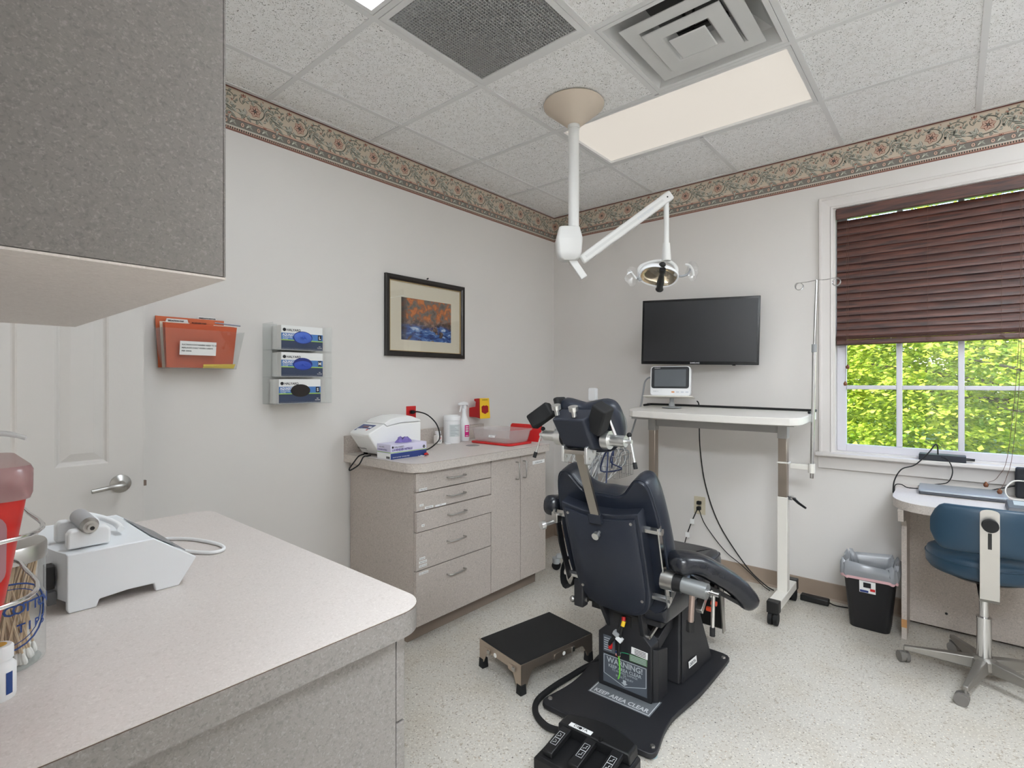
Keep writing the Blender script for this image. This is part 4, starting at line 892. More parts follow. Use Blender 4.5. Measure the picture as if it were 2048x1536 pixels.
# ------------------------------------------------------------------ acrylic file pocket with orange folders
fp = thing('file_pocket', 'clear acrylic file pocket on the left wall beside the door', 'file holder', (0, -2.79, 1.395))
fz = 1.393
def trap(y0a, y1a, y0b, y1b, z0, z1): return [(y0a, z0), (y1a, z0), (y1b, z1), (y0b, z1)]
MB().prism(trap(-2.94, -2.655, -2.955, -2.64, fz, 1.585), (.0006, 0, 0), (0, 1, 0), (0, 0, 1), (.002, 0, 0)).build('back_sheet', M_ACR, fp, world=True)
MB().prism(trap(-2.955, -2.672, -2.985, -2.646, fz, 1.56), (.072, 0, 0), (0, 1, 0), (.16, 0, 1), (.002, 0, 0)).build('front_sheet', M_ACR, fp, world=True) if False else None
front = MB(); front.hexa([(.085, -2.948, fz), (.085, -2.662, fz), (.087, -2.662, fz), (.087, -2.948, fz)], [(.112, -2.972, 1.565), (.112, -2.636, 1.565), (.114, -2.636, 1.565), (.114, -2.972, 1.565)]); front.build('front_sheet', M_ACR, fp, world=True)
MB().box(.003, .086, -2.94, -2.66, fz, fz + .003).build('floor_sheet', M_ACR, fp, world=True)
for s, (ya, yb) in enumerate(((-2.948, -2.972), (-2.662, -2.636))):
    MB().add([(.003, ya, fz), (.086, ya, fz), (.113, yb, 1.565), (.003, yb, 1.565), (.003, ya + .002, fz), (.086, ya + .002, fz), (.113, yb + .002, 1.565), (.003, yb + .002, 1.565)], [(0, 1, 2, 3), (7, 6, 5, 4), (0, 4, 5, 1), (1, 5, 6, 2), (2, 6, 7, 3), (3, 7, 4, 0)]).build('side_sheet', M_ACR, fp, world=True)
sg = MB().hexa([(.0985, -2.9, 1.452), (.0985, -2.755, 1.452), (.0997, -2.755, 1.452), (.0997, -2.9, 1.452)], [(.1075, -2.9, 1.512), (.1075, -2.755, 1.512), (.1087, -2.755, 1.512), (.1087, -2.9, 1.512)]).build('paper_sign', M_PAPER, fp, world=True)
for k, s in enumerate(('SUCTION CONTAINERS NEED TO BE', 'REPLACED DAILY WHEN USED!!!', 'PER OSHA')):
    z = 1.494 - .0135 * k; text(s, .0085, M_INK, sg, (.0992 + (z - 1.452) * .15, -2.893, z), (0, 1, 0), (.15, 0, 1), off=.0012, bold=.00015)
M_ORA = mat('orange card', (208, 106, 66), .6); M_ORD = mat('dark orange card', (190, 84, 48), .6)
def folder(label, x, y0, y1, z1, m, tab=None, lean=.012, skew=0.):
    zb = fz + .004
    t = thing('file_folder', label, 'folder', (x, (y0 + y1) / 2, zb), 0, 'folders in the wall file pocket')
    b = MB(); b.hexa([(x, y0, zb), (x, y1, zb), (x + .004, y1, zb), (x + .004, y0, zb)], [(x + lean, y0 - .012, z1 + skew), (x + lean, y1 + .012, z1), (x + lean + .004, y1 + .012, z1), (x + lean + .004, y0 - .012, z1 + skew)]); b.build('cover', m, t, world=True, bevel=.001)
    if tab:
        ty0, ty1, tz, s, tm = tab
        tb = MB().hexa([(x + lean, ty0 - .006, z1 - .004), (x + lean, ty1 + .006, z1 - .004), (x + lean + .002, ty1 + .006, z1 - .004), (x + lean + .002, ty0 - .006, z1 - .004)], [(x + lean + .001, ty0, tz), (x + lean + .001, ty1, tz), (x + lean + .003, ty1, tz), (x + lean + .003, ty0, tz)]).build('tab', tm, t, world=True)
        if s: text(s, (tz - z1) * .6, M_INK, tb, (x + lean + .004, ty0 + .004, z1 + (tz - z1) * .2), (0, 1, 0), (0, 0, 1), off=.0008, bold=.0003)
    return t
folder('orange folder at the back of the wall pocket, tallest, tabbed immediate denture', .012, -2.955, -2.70, 1.622, M_ORA, (-2.80, -2.725, 1.634, 'IMMEDIATE DENTURE', M_PAPER), .0)
folder('white tabbed folder second from the back in the wall pocket', .030, -2.945, -2.675, 1.597, mat('cream card', (226, 214, 196), .6), (-2.93, -2.85, 1.612, 'SEDATION PAP', M_PAPER), .006)
folder('orange folder tabbed allergies paid in the middle of the wall pocket', .047, -2.94, -2.672, 1.592, M_ORD, (-2.845, -2.755, 1.606, 'ALLERGIES PAID', M_ORA), .012)
folder('front orange folder behind the paper sign in the wall pocket', .066, -2.94, -2.672, 1.588, M_ORD, None, .022)
MB().tube([(.075, -2.75, 1.604), (.078, -2.64, 1.598)], .003, 8).build('pen', mat('pen barrel', (150, 154, 170), .3), None, smooth=50)
tag(bpy.data.objects['pen'], 'silver pen sticking out of the wall file pocket', 'pen')
MB().hexa([(.0725, -2.80, fz + .0035), (.0725, -2.668, fz + .0035), (.074, -2.668, fz + .0035), (.074, -2.80, fz + .0035)], [(.0835, -2.80, fz + .02), (.0835, -2.664, fz + .024), (.085, -2.664, fz + .024), (.085, -2.80, fz + .012)]).build('yellow_slip', mat('yellow paper', (226, 196, 70), .7), fp, world=True)
# ------------------------------------------------------------------ things on the near counter
cu = thing('control_unit', 'white surgical motor control unit with sloping front on the near counter', 'control unit', (1.32, -3.39, ZT))
M_CU = mat('white unit enamel', (232, 235, 238), .4)
x0, x1 = 1.178, 1.457
prof = [(-3.489, ZT + .006), (-3.489, 1.03), (-3.358, 1.03), (-3.283, .975), (-3.315, ZT + .006)]
arch = [(-3.489, ZT + .006), (-3.489, 1.03), (-3.358, 1.03), (-3.283, .975), (-3.315, ZT), (-3.355, ZT), (-3.358, ZT + .016), (-3.40, ZT + .017), (-3.443, ZT + .013), (-3.447, ZT), (-3.486, ZT)]
slab(MB(), arch, x1 - .012, x1).build('side_cheek', M_CU, cu, world=True, bevel=.002)
slab(MB(), arch, x0, x0 + .012).build('side_cheek', M_CU, cu, world=True, bevel=.002)
b = MB(); N = 8
pr2 = [(-3.487, ZT + .018), (-3.487, 1.0285), (-3.359, 1.0285), (-3.288, .975), (-3.318, ZT + .018)]
b.loft([[Vector((x0 + .012 + (x1 - x0 - .024) * i / N, y - (.02 * (1 - (2 * i / N - 1) ** 2) if y < -3.48 else 0), z)) for y, z in pr2] for i in range(N + 1)])
b.build('case', M_CU, cu, world=True)
MB().box(1.39, 1.42, -3.512, -3.500, .965, 1.005).build('power_inlet', M_BLACK, cu, world=True, bevel=.001)
MB().box(1.395, 1.415, -3.509, -3.497, .935, .958).build('rating_plate', mat('grey plate', (112, 114, 118), .5), cu, world=True)
vv = Vector((0, .075, -.0535)).normalized()
MB().prism([(.03, .008), (.24, .008), (.24, .08), (.03, .08)], (x0, -3.357, 1.0285), (1, 0, 0), vv, Vector((0, .0535, .075)).normalized() * .0012).build('front_panel', mat('dark touch panel', (96, 100, 108), .25), cu, world=True)
hh = thing('handpiece_holder', 'white saddle holder with a steel handpiece motor resting on the control unit', 'holder', (1.345, -3.425, 1.031))
sad = [(-.032, 0), (.032, 0), (.032, .026), (.027, .034), (.015, .034), (0, .024), (-.015, .034), (-.027, .034), (-.032, .026)]
hy0 = -3.452
MB().prism([(a, c) for a, c in sad], (1.405, hy0, 1.0312), (0, 1, 0), (0, 0, 1), (.024, 0, 0)).build('saddle', M_WHITE, hh, world=True, bevel=.004, seg=3)
MB().prism([(a * 1.05, c * 1.15) for a, c in sad], (1.335, hy0 - .004, 1.0312), (0, 1, 0), (0, 0, 1), (.02, 0, 0)).build('saddle', M_WHITE, hh, world=True, bevel=.004, seg=3)
MB().hexa([(1.356, hy0 - .02, 1.0312), (1.404, hy0 - .02, 1.0312), (1.404, hy0 + .02, 1.0312), (1.356, hy0 + .02, 1.0312)], [(1.356, hy0 - .016, 1.042), (1.404, hy0 - .016, 1.042), (1.404, hy0 + .016, 1.042), (1.356, hy0 + .016, 1.042)]).build('bridge', M_WHITE, hh, world=True)
d = Vector((1, .02, -.06)).normalized(); p = Vector((1.425, hy0, 1.0695))
MB().cyl(p - d * .075, p + d * .0, .0148, n=28).build('motor_body', mat('grey motor sleeve', (168, 168, 170), .4), hh, world=True, smooth=40)
MB().cyl(p, p + d * .012, .0145, .0112, n=28).cyl(p + d * .012, p + d * .022, .0068, n=18).build('motor_nose', M_STEEL, hh, world=True, smooth=40)
MB().cyl(p + d * .0222, p + d * .0226, .0036, n=12).build('bore', M_BLACK, hh, world=True)
MB().tube([p - d * .073, p - d * .10, p - d * .125 + Vector((0, .012, -.008)), p - d * .12 + Vector((.0, .045, -.022)), p - d * .09 + Vector((0, .062, -.031)), p - d * .05 + Vector((0, .06, -.032))], .006, 8, sub=5).build('motor_lead', M_WHITE, hh, world=True, smooth=60)
tag(MB().tube([(1.17, -3.30, ZT + .03), (1.13, -3.27, ZT + .01), (1.10, -3.235, ZT + .005), (1.16, -3.19, ZT + .0045), (1.25, -3.165, ZT + .0045), (1.30, -3.172, ZT + .0045), (1.305, -3.2, ZT + .0045), (1.26, -3.23, ZT + .0045), (1.22, -3.245, ZT + .005)], .0042, 8, sub=6).build('handpiece_cable', M_WHITE, smooth=60), 'white cable curling on the counter in front of the control unit', 'cable')
tag(MB().tube([(1.24, -3.512, .99), (1.26, -3.54, .998), (1.32, -3.565, 1.0), (1.38, -3.565, .99), (1.42, -3.58, .96), (1.44, -3.60, .931)], .004, 8, sub=6).build('looped_cable', M_WHITE, smooth=60), 'white cord arching behind the control unit', 'cord')
# cotton swab jar
jr = thing('swab_jar', 'glass jar of cotton swabs with steel lid and blue print', 'jar', (1.597, -3.588, ZT))
M_JAR = glass_mat('jar glass', (252, 254, 254), .05, .03)
MB().lathe([(.047, .001), (.052, .004), (.052, .150), (.049, .153)], n=40).build('glass_body', M_JAR, jr, smooth=40)
MB().lathe([(0, .0), (.046, .0), (.047, .002), (0, .003)], n=32).build('glass_base', M_JAR, jr, smooth=40)
MB().lathe([(.051, .152), (.0535, .152), (.0535, .172), (.052, .175), (.03, .178), (0, .179)], n=40).build('lid', M_STEEL, jr, smooth=35)
MB().lathe([(0, .178), (.005, .179), (.008, .188), (.006, .193), (0, .194)], n=16).build('lid_knob', M_STEEL, jr, smooth=40)
M_BLUEI = mat('blue glass print', (34, 66, 128), .5)
def jarpt(a, z, r=.0526): return Vector((r * math.cos(a), r * math.sin(a), z))
aC = R(4)
MB().tube([jarpt(aC + 1.0 * math.cos(2 * math.pi * i / 28), .082 + .047 * math.sin(2 * math.pi * i / 28)) for i in range(28)], .0012, 5, closed=True).build('print_ring', M_BLUEI, jr)
MB().tube([jarpt(aC + .86 * math.cos(2 * math.pi * i / 28), .082 + .040 * math.sin(2 * math.pi * i / 28)) for i in range(28)], .0006, 5, closed=True).build('print_ring', M_BLUEI, jr)
for i, ch in enumerate('COTTON'):
    a = aC + .2 * (i - 2.5) + .55; q = Vector(jr.location) + jarpt(a, .085, .0530); text(ch, .02, M_BLUEI, jr, q, (-math.sin(a), math.cos(a), 0), (0, 0, 1), align='CENTER', bold=.0004)
for i, ch in enumerate('TIPS'):
    a = aC + .2 * (i - 1.5) + .6; q = Vector(jr.location) + jarpt(a, .058, .0530); text(ch, .017, M_BLUEI, jr, q, (-math.sin(a), math.cos(a), 0), (0, 0, 1), align='CENTER', bold=.0004)
rnd = random.Random(11); M_STICK = mat('wooden swab stick', (206, 180, 148), .7); M_COT = mat('cotton tip', (240, 238, 234), .9)
sw = MB().cyl((0, 0, 0), (0, 0, .145), .0015, n=5); swm = sw.mesh('swab_stick', M_STICK)
ctm = MB().lathe([(0, -.001), (.0030, .001), (.0036, .006), (.0028, .013), (.0014, .017)], n=7).mesh('swab_tip', M_COT, 50)
for k in range(72):
    a = rnd.uniform(0, 6.283); r0 = .044 * math.sqrt(rnd.random()); a2 = a + rnd.uniform(-1.4, 1.4); r1 = .044 * math.sqrt(rnd.random())
    p0 = Vector((r0 * math.cos(a), r0 * math.sin(a), .005)); p1 = Vector((r1 * math.cos(a2), r1 * math.sin(a2), .142)); q = (p1 - p0).to_track_quat('Z', 'Y')
    s = bpy.data.objects.new('cotton_swab', swm); COL.objects.link(s); s.location = Vector(jr.location) + p0; s.rotation_euler = q.to_euler()
    tag(s, 'wooden cotton swab standing tip down in the glass jar', 'cotton swab', 'swabs in the jar')
    t = bpy.data.objects.new('cotton_tip', ctm); COL.objects.link(t); t.parent = s
# small white bottle, red sharps bin in wire bracket, pump bottle
wb = thing('medicine_bottle', 'small white bottle with blue label in front of the swab jar', 'bottle', (1.703, -3.597, ZT))
MB().lathe([(0, 0), (.017, 0), (.018, .003), (.018, .042), (.013, .049), (.0125, .051), (0, .051)], n=24).build('bottle_body', M_WHITE, wb, smooth=40)
MB().lathe([(0, .051), (.0155, .051), (.0155, .066), (.0135, .0685), (0, .069)], n=24).build('cap', M_WHITE, wb, smooth=40)
MB().lathe([(0, .0692), (.009, .0692), (.008, .0697), (0, .0698)], n=16).build('cap_mark', mat('ochre mark', (196, 150, 70), .6), wb)
MB().loft([[Vector((math.cos(R(20 + 6 * i)) * .0183, math.sin(R(20 + 6 * i)) * .0183, z)) for i in range(5)] for z in (.008, .036)], cap=False, closed=False).build('label_print', M_BLUEI, wb)
rb = thing('sharps_bin', 'red sharps container with translucent lid in a wire wall bracket', 'sharps bin', (1.74, -3.64, 1.045))
M_RBIN = mat('red bin plastic', (190, 30, 24), .35)
def rb_ring(z, k): return [Vector((x, y, z)) for x, y in rrect(.15 + .05 * k, .095 + .035 * k, .02, 4, 1.775, -3.638)]
MB().loft([rb_ring(1.045, -.9), rb_ring(1.12, -.3), rb_ring(1.205, .32)]).build('bin_body', M_RBIN, rb, world=True, smooth=40)
M_LIDP = glass_mat('translucent pink lid', (240, 214, 214), .06, .45, (206, 170, 172), .2)
MB().loft([rb_ring(1.2055, .5), rb_ring(1.212, .6), rb_ring(1.238, .62), rb_ring(1.243, .5)]).build('lid', M_LIDP, rb, world=True, smooth=40)
MB().prism(rrect(.075, .085, .018), (1.848, -3.64, 1.15), (0, 1, 0), (.17, 0, 1), (.001, 0, 0)).build('label_print', mat('faded label', (164, 120, 128), .5), rb, world=True)
for z, k in ((1.095, .1), (1.165, .42)): MB().tube([(1.682 - .02 * k, -3.698, z)] + [Vector((x, y + 0.0, z)) for x, y in ((1.682 - .02 * k, -3.61), (1.686 - .02 * k, -3.58 + .012 * k), (1.73, -3.576 + .014 * k), (1.83, -3.576 + .014 * k), (1.872, -3.61), (1.872, -3.698))], .0025, 6, sub=4).build('wire_bracket', M_CHROME, rb, world=True, smooth=60)
pu = thing('pump_bottle', 'white pump dispenser bottle at the left edge of the picture', 'bottle', (1.345, -3.62, ZT))
MB().lathe([(0, 0), (.036, 0), (.038, .004), (.038, .2), (.03, .225), (.014, .24), (.014, .25), (0, .25)], n=28).build('bottle_body', M_WHITE, pu, smooth=40)
MB().cyl((0, 0, .25), (0, 0, .31), .0045, n=12).cyl((0, 0, .25), (0, 0, .268), .015, n=20).build('pump_collar', M_WHITE, pu, smooth=40)
MB().tube([(0, -.012, .318), (.004, .02, .32), (.016, .062, .3185), (.024, .088, .309)], [.008, .0075, .005, .004], 8, sub=4).build('nozzle', M_WHITE, pu, smooth=50)
# ------------------------------------------------------------------ ceiling mounted exam lamp
LXP, LYP = 1.165, -1.445
el = thing('exam_lamp', 'ceiling mounted dental exam lamp on a long white pole and spring arm', 'exam lamp', (LXP, LYP, H))
M_ENAM = mat('pale grey enamel', (218, 217, 214), .35); M_BEIGE = mat('beige canopy', (206, 192, 176), .5)
MB().lathe([(0, -.005), (.152, -.005), (.155, -.01), (.152, -.018), (.045, -.108), (.03, -.112), (0, -.112)], (LXP, LYP, H), 48).build('ceiling_canopy', M_BEIGE, el, world=True, smooth=35)
MB().cyl((LXP, LYP, H - .10), (LXP, LYP, H - .13), .031, n=28).cyl((LXP, LYP, H - .13), (LXP, LYP, 2.09), .0275, n=28).build('pole', M_ENAM, el, world=True, smooth=40)
ad = Vector((.345, .294, 0)).normalized(); sd = Vector((0, 0, 1)).cross(ad)
Mo = Matrix(((ad.x, sd.x, 0, LXP - .018), (ad.y, sd.y, 0, LYP - .018), (0, 0, 1, 0), (0, 0, 0, 1)))
def ringm(z, w, d): return [Mo @ Vector((x, y, z)) for x, y in rrect(w, d, .016, 3)]
MB().loft([ringm(1.952, .075, .07), ringm(1.965, .105, .09), ringm(1.99, .122, .10), ringm(2.055, .132, .108), ringm(2.062, .132, .108), ringm(2.118, .105, .09), ringm(2.122, .09, .08)]).build('motor_housing', M_ENAM, el, world=True, smooth=40)
p0 = Vector((1.15, -1.457, 1.972)); p1 = Vector((1.205, -1.41, 1.865))
def bar(b, p0, p1, w, h, up=(0, 0, 1)):
    p0, p1 = Vector(p0), Vector(p1); t = (p1 - p0).normalized(); s = t.cross(Vector(up)).normalized(); n = s.cross(t)
    b.hexa([p0 - s * w / 2 - n * h / 2, p0 + s * w / 2 - n * h / 2, p0 + s * w / 2 + n * h / 2, p0 - s * w / 2 + n * h / 2], [p1 - s * w / 2 - n * h / 2, p1 + s * w / 2 - n * h / 2, p1 + s * w / 2 + n * h / 2, p1 - s * w / 2 + n * h / 2]); return b
bar(MB(), p0, p1, .036, .036).build('lower_link', M_ENAM, el, world=True, bevel=.004)
J0 = Vector((1.193, -1.421, 1.955)); J1 = Vector((1.545, -1.122, 2.293))
arm = bar(MB(), J0, J1, .042, .05).build('spring_arm', M_ENAM, el, world=True, bevel=.010, seg=3)
bar(MB(), J0 + (J1 - J0) * .05 + sd * -.0215, J1 - (J1 - J0) * .1 + sd * -.0215, .002, .012).build('arm_groove', mat('groove grey', (206, 205, 202), .5), arm, world=True)
t = (J1 - J0).normalized()
text('PELTON', .026, mat('pale print', (196, 200, 206), .5), arm, J0 + t * .36 - sd * .0222 + Vector((0, 0, -.012)), t, (0, 0, 1), off=.001)
for q in (J1 - t * .03,): MB().cyl(q - sd * .0225, q - sd * .019, .004, n=10).build('screw', M_BLACK, arm, world=True)
DX, DY = 1.527, -1.137
MB().cyl((DX, DY, 2.275), (DX, DY, 2.02), .0135, n=20).build('drop_tube', M_ENAM, el, world=True, smooth=40)
MB().lathe([(0, 2.045), (.018, 2.045), (.024, 1.965), (.022, 1.955), (0, 1.955)], (DX, DY, 0), 20).build('swivel_collar', M_ENAM, el, world=True, smooth=40)
# yoke + head : local frame at the head, x' = image right, y' away from viewer, tilted down
hx = Vector((.762, .648, 0)); hyv = Vector((-.648, .762, 0))
HC = Vector((1.497, -1.162, 1.872))
def hp(a, bb, c): return HC + hx * a + hyv * bb + Vector((0, 0, c))
MB().tube([hp(.03, .02, .09), hp(.055, .03, .088), hp(.085, .03, .07), hp(.096, .02, .045), hp(.088, .0, .01)], .011, 10, sub=5).build('yoke', M_ENAM, el, world=True, smooth=60)
MB().tube([hp(.03, .02, .09), hp(-.03, .04, .085), hp(-.085, .035, .06), hp(-.1, .02, .01), hp(-.098, .0, -.02)], .009, 10, sub=5).build('yoke', M_ENAM, el, world=True, smooth=60)
tilt = R(38); roll = R(-14)
# reflector: elongated dish opening down and to the viewer
def dish(a, bb, d):      # a along width, bb across, d depth behind the rim
    ca, sa = math.cos(roll), math.sin(roll); a2, b2 = a * ca - bb * sa, a * sa + bb * ca
    return hp(a2 * .98, -b2 * math.cos(tilt) + d * math.sin(tilt), b2 * math.sin(tilt) + d * math.cos(tilt))
def dring(w, h, d, n=32): return [dish(w * math.copysign(abs(math.cos(2 * math.pi * i / n)) ** .8, math.cos(2 * math.pi * i / n)), h * math.copysign(abs(math.sin(2 * math.pi * i / n)) ** .9, math.sin(2 * math.pi * i / n)), d) for i in range(n)]
M_REFL = mat('dichroic reflector', (232, 216, 190), .12, .75)
sh_ = MB().loft([dring(.105, .062, -.004), dring(.112, .068, .002), dring(.112, .068, .012), dring(.096, .056, .034), dring(.06, .035, .05)]).build('head_shell', M_WHITE, el, world=True, smooth=50) if False else None
b = MB(); b.loft([dring(.098, .057, .002), dring(.104, .063, -.002), dring(.110, .067, .004), dring(.110, .067, .012), dring(.096, .056, .036), dring(.06, .035, .054), dring(.01, .006, .058)], cap=False); b.build('head_shell', M_WHITE, el, world=True, smooth=50)
b = MB(); b.loft([dring(.0985, .0575, .0025), dring(.09, .052, .018), dring(.07, .04, .034), dring(.04, .022, .044), dring(.004, .003, .047)], cap=False); b.build('reflector', M_REFL, el, world=True, smooth=60)
b = MB(); b.loft([dring(.1, .0585, .0), dring(.05, .03, -.006), dring(.002, .002, -.008)], cap=False); b.build('front_shield', glass_mat('lamp shield', gloss=.07), el, world=True, smooth=60)
b = MB()
pA, pB = dish(-.012, .062, -.012), dish(.036, -.07, -.014)
b.tube([pA + (pB - pA) * q for q in (0, .12, .2, .3, .5, .62, .72, .8, .9, .96, 1)], [.016, .018, .012, .0125, .0165, .019, .0175, .016, .0165, .0205, .018], 14); b.build('bulb_cover', M_BLACK, el, world=True, smooth=40)
MB().sphere(dish(-.012, .068, .012), .018, 14, sz=.8).build('top_knob', M_BLACK, el, world=True, smooth=60)
# handles with clear barrier film
hL = MB().tube([hp(-.150, -.01, .03), hp(-.135, -.015, .008), hp(-.12, -.02, -.015)], .0058, 8, sub=3).build('handle', M_ENAM, el, world=True, smooth=60)
MB().tube([hp(-.132, -.015, .0), hp(-.115, -.005, -.004), hp(-.098, 0, -.012)], .005, 8).cyl(hp(-.104, 0, -.014), hp(-.09, 0, -.011), .009, n=12).build('handle_link', M_GREYP, hL, world=True, smooth=50)
hR = MB().tube([hp(.135, .0, .063), hp(.155, -.004, .058), hp(.17, -.006, .035), hp(.175, -.006, .005)], .0068, 8, sub=4).build('handle', M_ENAM, el, world=True, smooth=60)
MB().tube([hp(.165, -.004, .05), hp(.155, 0, .022), hp(.13, 0, .006), hp(.105, 0, .004)], .006, 8, sub=3).build('handle_link', M_GREYP, hR, world=True, smooth=50)
M_FILM = glass_mat('barrier film', (252, 252, 252), .10, .05, rough=.08)
for c, hnd in ((hp(-.14, -.012, .0), hL), (hp(.17, -.004, .028), hR)):
    rnd = random.Random(3); rings = []
    for i in range(8):
        q = i / 7; rr = .034 * math.sin(math.pi * (.12 + .76 * q)); rings.append([c + hx * (math.cos(.785 * k) * rr * rnd.uniform(.75, 1.2)) + hyv * (math.sin(.785 * k) * rr * .4 * rnd.uniform(.7, 1.3)) + Vector((0, 0, (q - .5) * .1)) for k in range(8)])
    MB().loft(rings, cap=False).build('barrier_bag', M_FILM, hnd, world=True)
# ------------------------------------------------------------------ television on a swing mount
tv = thing('television', 'black flat screen television on a wall mount facing the chair', 'television', (1.326, 0, 1.675))
ang = math.atan2(.17, .738); Mt = Matrix.Translation((1.326, -.168, 1.675)) @ Matrix.Rotation(ang, 4, 'Z') @ Matrix.Rotation(R(1.4), 4, 'Y')
w2, h2 = .379, .2245
b = MB(); b.box(-w2, w2, -.012, .012, -h2, h2); b.box(-.25, .25, .012, .03, -.17, .12); b.xf(Mt); b.build('cabinet', mat('tv gloss black', (16, 16, 18), .2), tv, world=True, bevel=.003)
MB().box(-w2 + .014, w2 - .014, -.0135, -.0122, -h2 + .021, h2 - .016).xf(Mt).build('screen', mat('tv screen', (38, 38, 40), .35, spec=.4), tv, world=True)
text('SAMSUNG', .0125, mat('silver print', (206, 206, 210), .4), tv, Mt @ Vector((-.015, -.0125, -h2 + .0065)), Mt.to_3x3() @ Vector((1, 0, 0)), Mt.to_3x3() @ Vector((0, 0, 1)), align='CENTER', bold=.0004, spacing=1.1)
MB().box(.22, .24, -.012, .0, -h2 - .005, -h2).xf(Mt).build('sensor_bump', mat('tv gloss black'), tv, world=True)
b = MB(); b.box(-.03, .03, -.006, -.0005, -.06, .06, M=Matrix.Translation((1.36, 0, 1.675))); bar(b, (1.36, -.005, 1.675), (1.31, -.135, 1.675), .03, .02); b.build('mount_arm', M_BLACK, tv, world=True)
# ------------------------------------------------------------------ height adjustable surgical side stand with rail top
st = thing('side_stand', 'white wheeled instrument stand with a shallow rail-edged top under the television', 'stand', (1.5, -.36, 0))
M_STW = mat('ivory enamel', (224, 220, 212), .4)
def ztop(x, y): return 1.147 - (x - 1.03) * .009 + (y + .6) * .034
fr = []
for i in range(25):
    q = i / 24; fr.append((1.06 + .92 * q, -.6 - .035 * math.sin(math.pi * q)))
poly = [(.955, -.12), (.96, -.35), (.985, -.5), (1.02, -.57)] + fr + [(2.015, -.57), (2.028, -.53), (2.03, -.45), (2.03, -.17), (2.02, -.135), (1.99, -.12)]
b = MB(); n = len(poly); vs = [Vector((x, y, ztop(x, y) - .042)) for x, y in poly] + [Vector((x, y, ztop(x, y))) for x, y in poly]
b.add(vs, [list(range(n))[::-1], list(range(n, 2 * n))] + [(i, (i + 1) % n, n + (i + 1) % n, n + i) for i in range(n)]); b.build('top', mat('white laminate', (228, 224, 218), .4), st, world=True, bevel=.004)
b = MB(); pts = [(2.016, -.30), (2.016, -.17), (1.98, -.14), (1.5, -.137), (.985, -.14), (.972, -.17), (.968, -.25)]
b.tube([Vector((x, y, ztop(x, y) + .008)) for x, y in pts], .0075, 8, sub=3); b.build('edge_rail', M_BLACK, st, world=True, smooth=60)
for px_ in (1.09, 1.895):
    y = -.355
    MB().box(px_ - .027, px_ + .027, y - .03, y + .03, .12, .668).build('outer_post', M_STW, st, world=True, bevel=.003)
    MB().box(px_ - .023, px_ + .023, y - .026, y + .026, .66, 1.02).build('inner_post', mat('satin steel post', (164, 152, 140), .38, .85), st, world=True, bevel=.003)
    MB().box(px_ - .026, px_ + .026, y - .03, y + .03, 1.005, 1.10).build('post_cap', mat('grey cap', (168, 166, 164), .45), st, world=True, bevel=.003)
    ft = MB().box(px_ - .03, px_ + .03, -.575, -.13, .075, .125).build('foot_beam', M_STW, st, world=True, bevel=.004)
    for yy in (-.575, -.15):
        MB().box(px_ - .031, px_ + .031, yy - .02, yy + .03, .066, .13).build('end_cap', M_BLACK, ft, world=True, bevel=.003)
        c = MB().cyl((px_ - .024, yy, .034), (px_ - .004, yy, .034), .034, n=22).cyl((px_ + .004, yy, .034), (px_ + .024, yy, .034), .034, n=22).cyl((px_ - .006, yy, .034), (px_ + .006, yy, .034), .012, n=12); c.build('caster', M_RUBBER, ft, world=True, smooth=40)
MB().box(1.117, 1.868, -.37, -.34, 1.035, 1.075).build('cross_bar', mat('grey cap'), st, world=True, bevel=.002)
MB().box(1.0, 1.98, -.5, -.2, 1.085, 1.10).build('under_frame', mat('grey cap'), st, world=True)
cl = MB().box(1.921, 1.945, -.372, -.338, .655, .675).cyl((1.93, -.355, .665), (1.962, -.39, .668), .009, n=10).build('lock_clamp', M_CHROME, st, world=True, smooth=40)
MB().tube([(1.955, -.385, .668), (1.99, -.43, .655), (2.03, -.46, .64)], [.008, .007, .006], 8).build('lock_lever', M_BLACK, cl, world=True, smooth=50)
# IV pole clamped to the right post
iv = thing('iv_pole', 'slim steel drip pole with looped hooks clamped to the instrument stand', 'drip pole', (2.05, -.36, .78))
MB().box(1.868, 1.922, -.388, -.3815, .862, .872).box(1.9225, 1.9295, -.388, -.33, .862, .872).box(1.93, 2.03, -.362, -.35, .835, .865).build('clamp_arm', M_STW, iv, world=True, bevel=.002)
MB().cyl((2.04, -.356, .82), (2.04, -.356, .872), .018, n=18).build('clamp_collar', M_STW, iv, world=True, smooth=40)
MB().cyl((2.04, -.356, .79), (2.052, -.352, 1.52), .0098, n=16).build('lower_tube', M_CHROME, iv, world=True, smooth=40)
MB().cyl((2.052, -.352, 1.50), (2.0525, -.352, 1.545), .0135, n=16).build('lock_ring', M_GREYP, iv, world=True, smooth=40)
MB().cyl((2.0525, -.352, 1.54), (2.064, -.350, 1.905), .0072, n=16).build('upper_tube', M_CHROME, iv, world=True, smooth=40)
for s in (-1, 1):
    e = Vector((2.064, -.35, 1.905)); dr_ = Vector((1, -.12, 0)).normalized() * s; L = .093
    pts = [e, e + dr_ * L * .5 + Vector((0, 0, -.004)), e + dr_ * L + Vector((0, 0, -.0 if s > 0 else -.004))]
    c = e + dr_ * (L + .002) + Vector((0, 0, -.021)); pts += [c + dr_ * (.0205 * math.sin(a)) + Vector((0, .003 * a, .0205 * math.cos(a))) for a in [i * .5 for i in range(1, 24)]]
    MB().tube(pts, .0021, 6).build('hook', M_CHROME, iv, world=True, smooth=60)
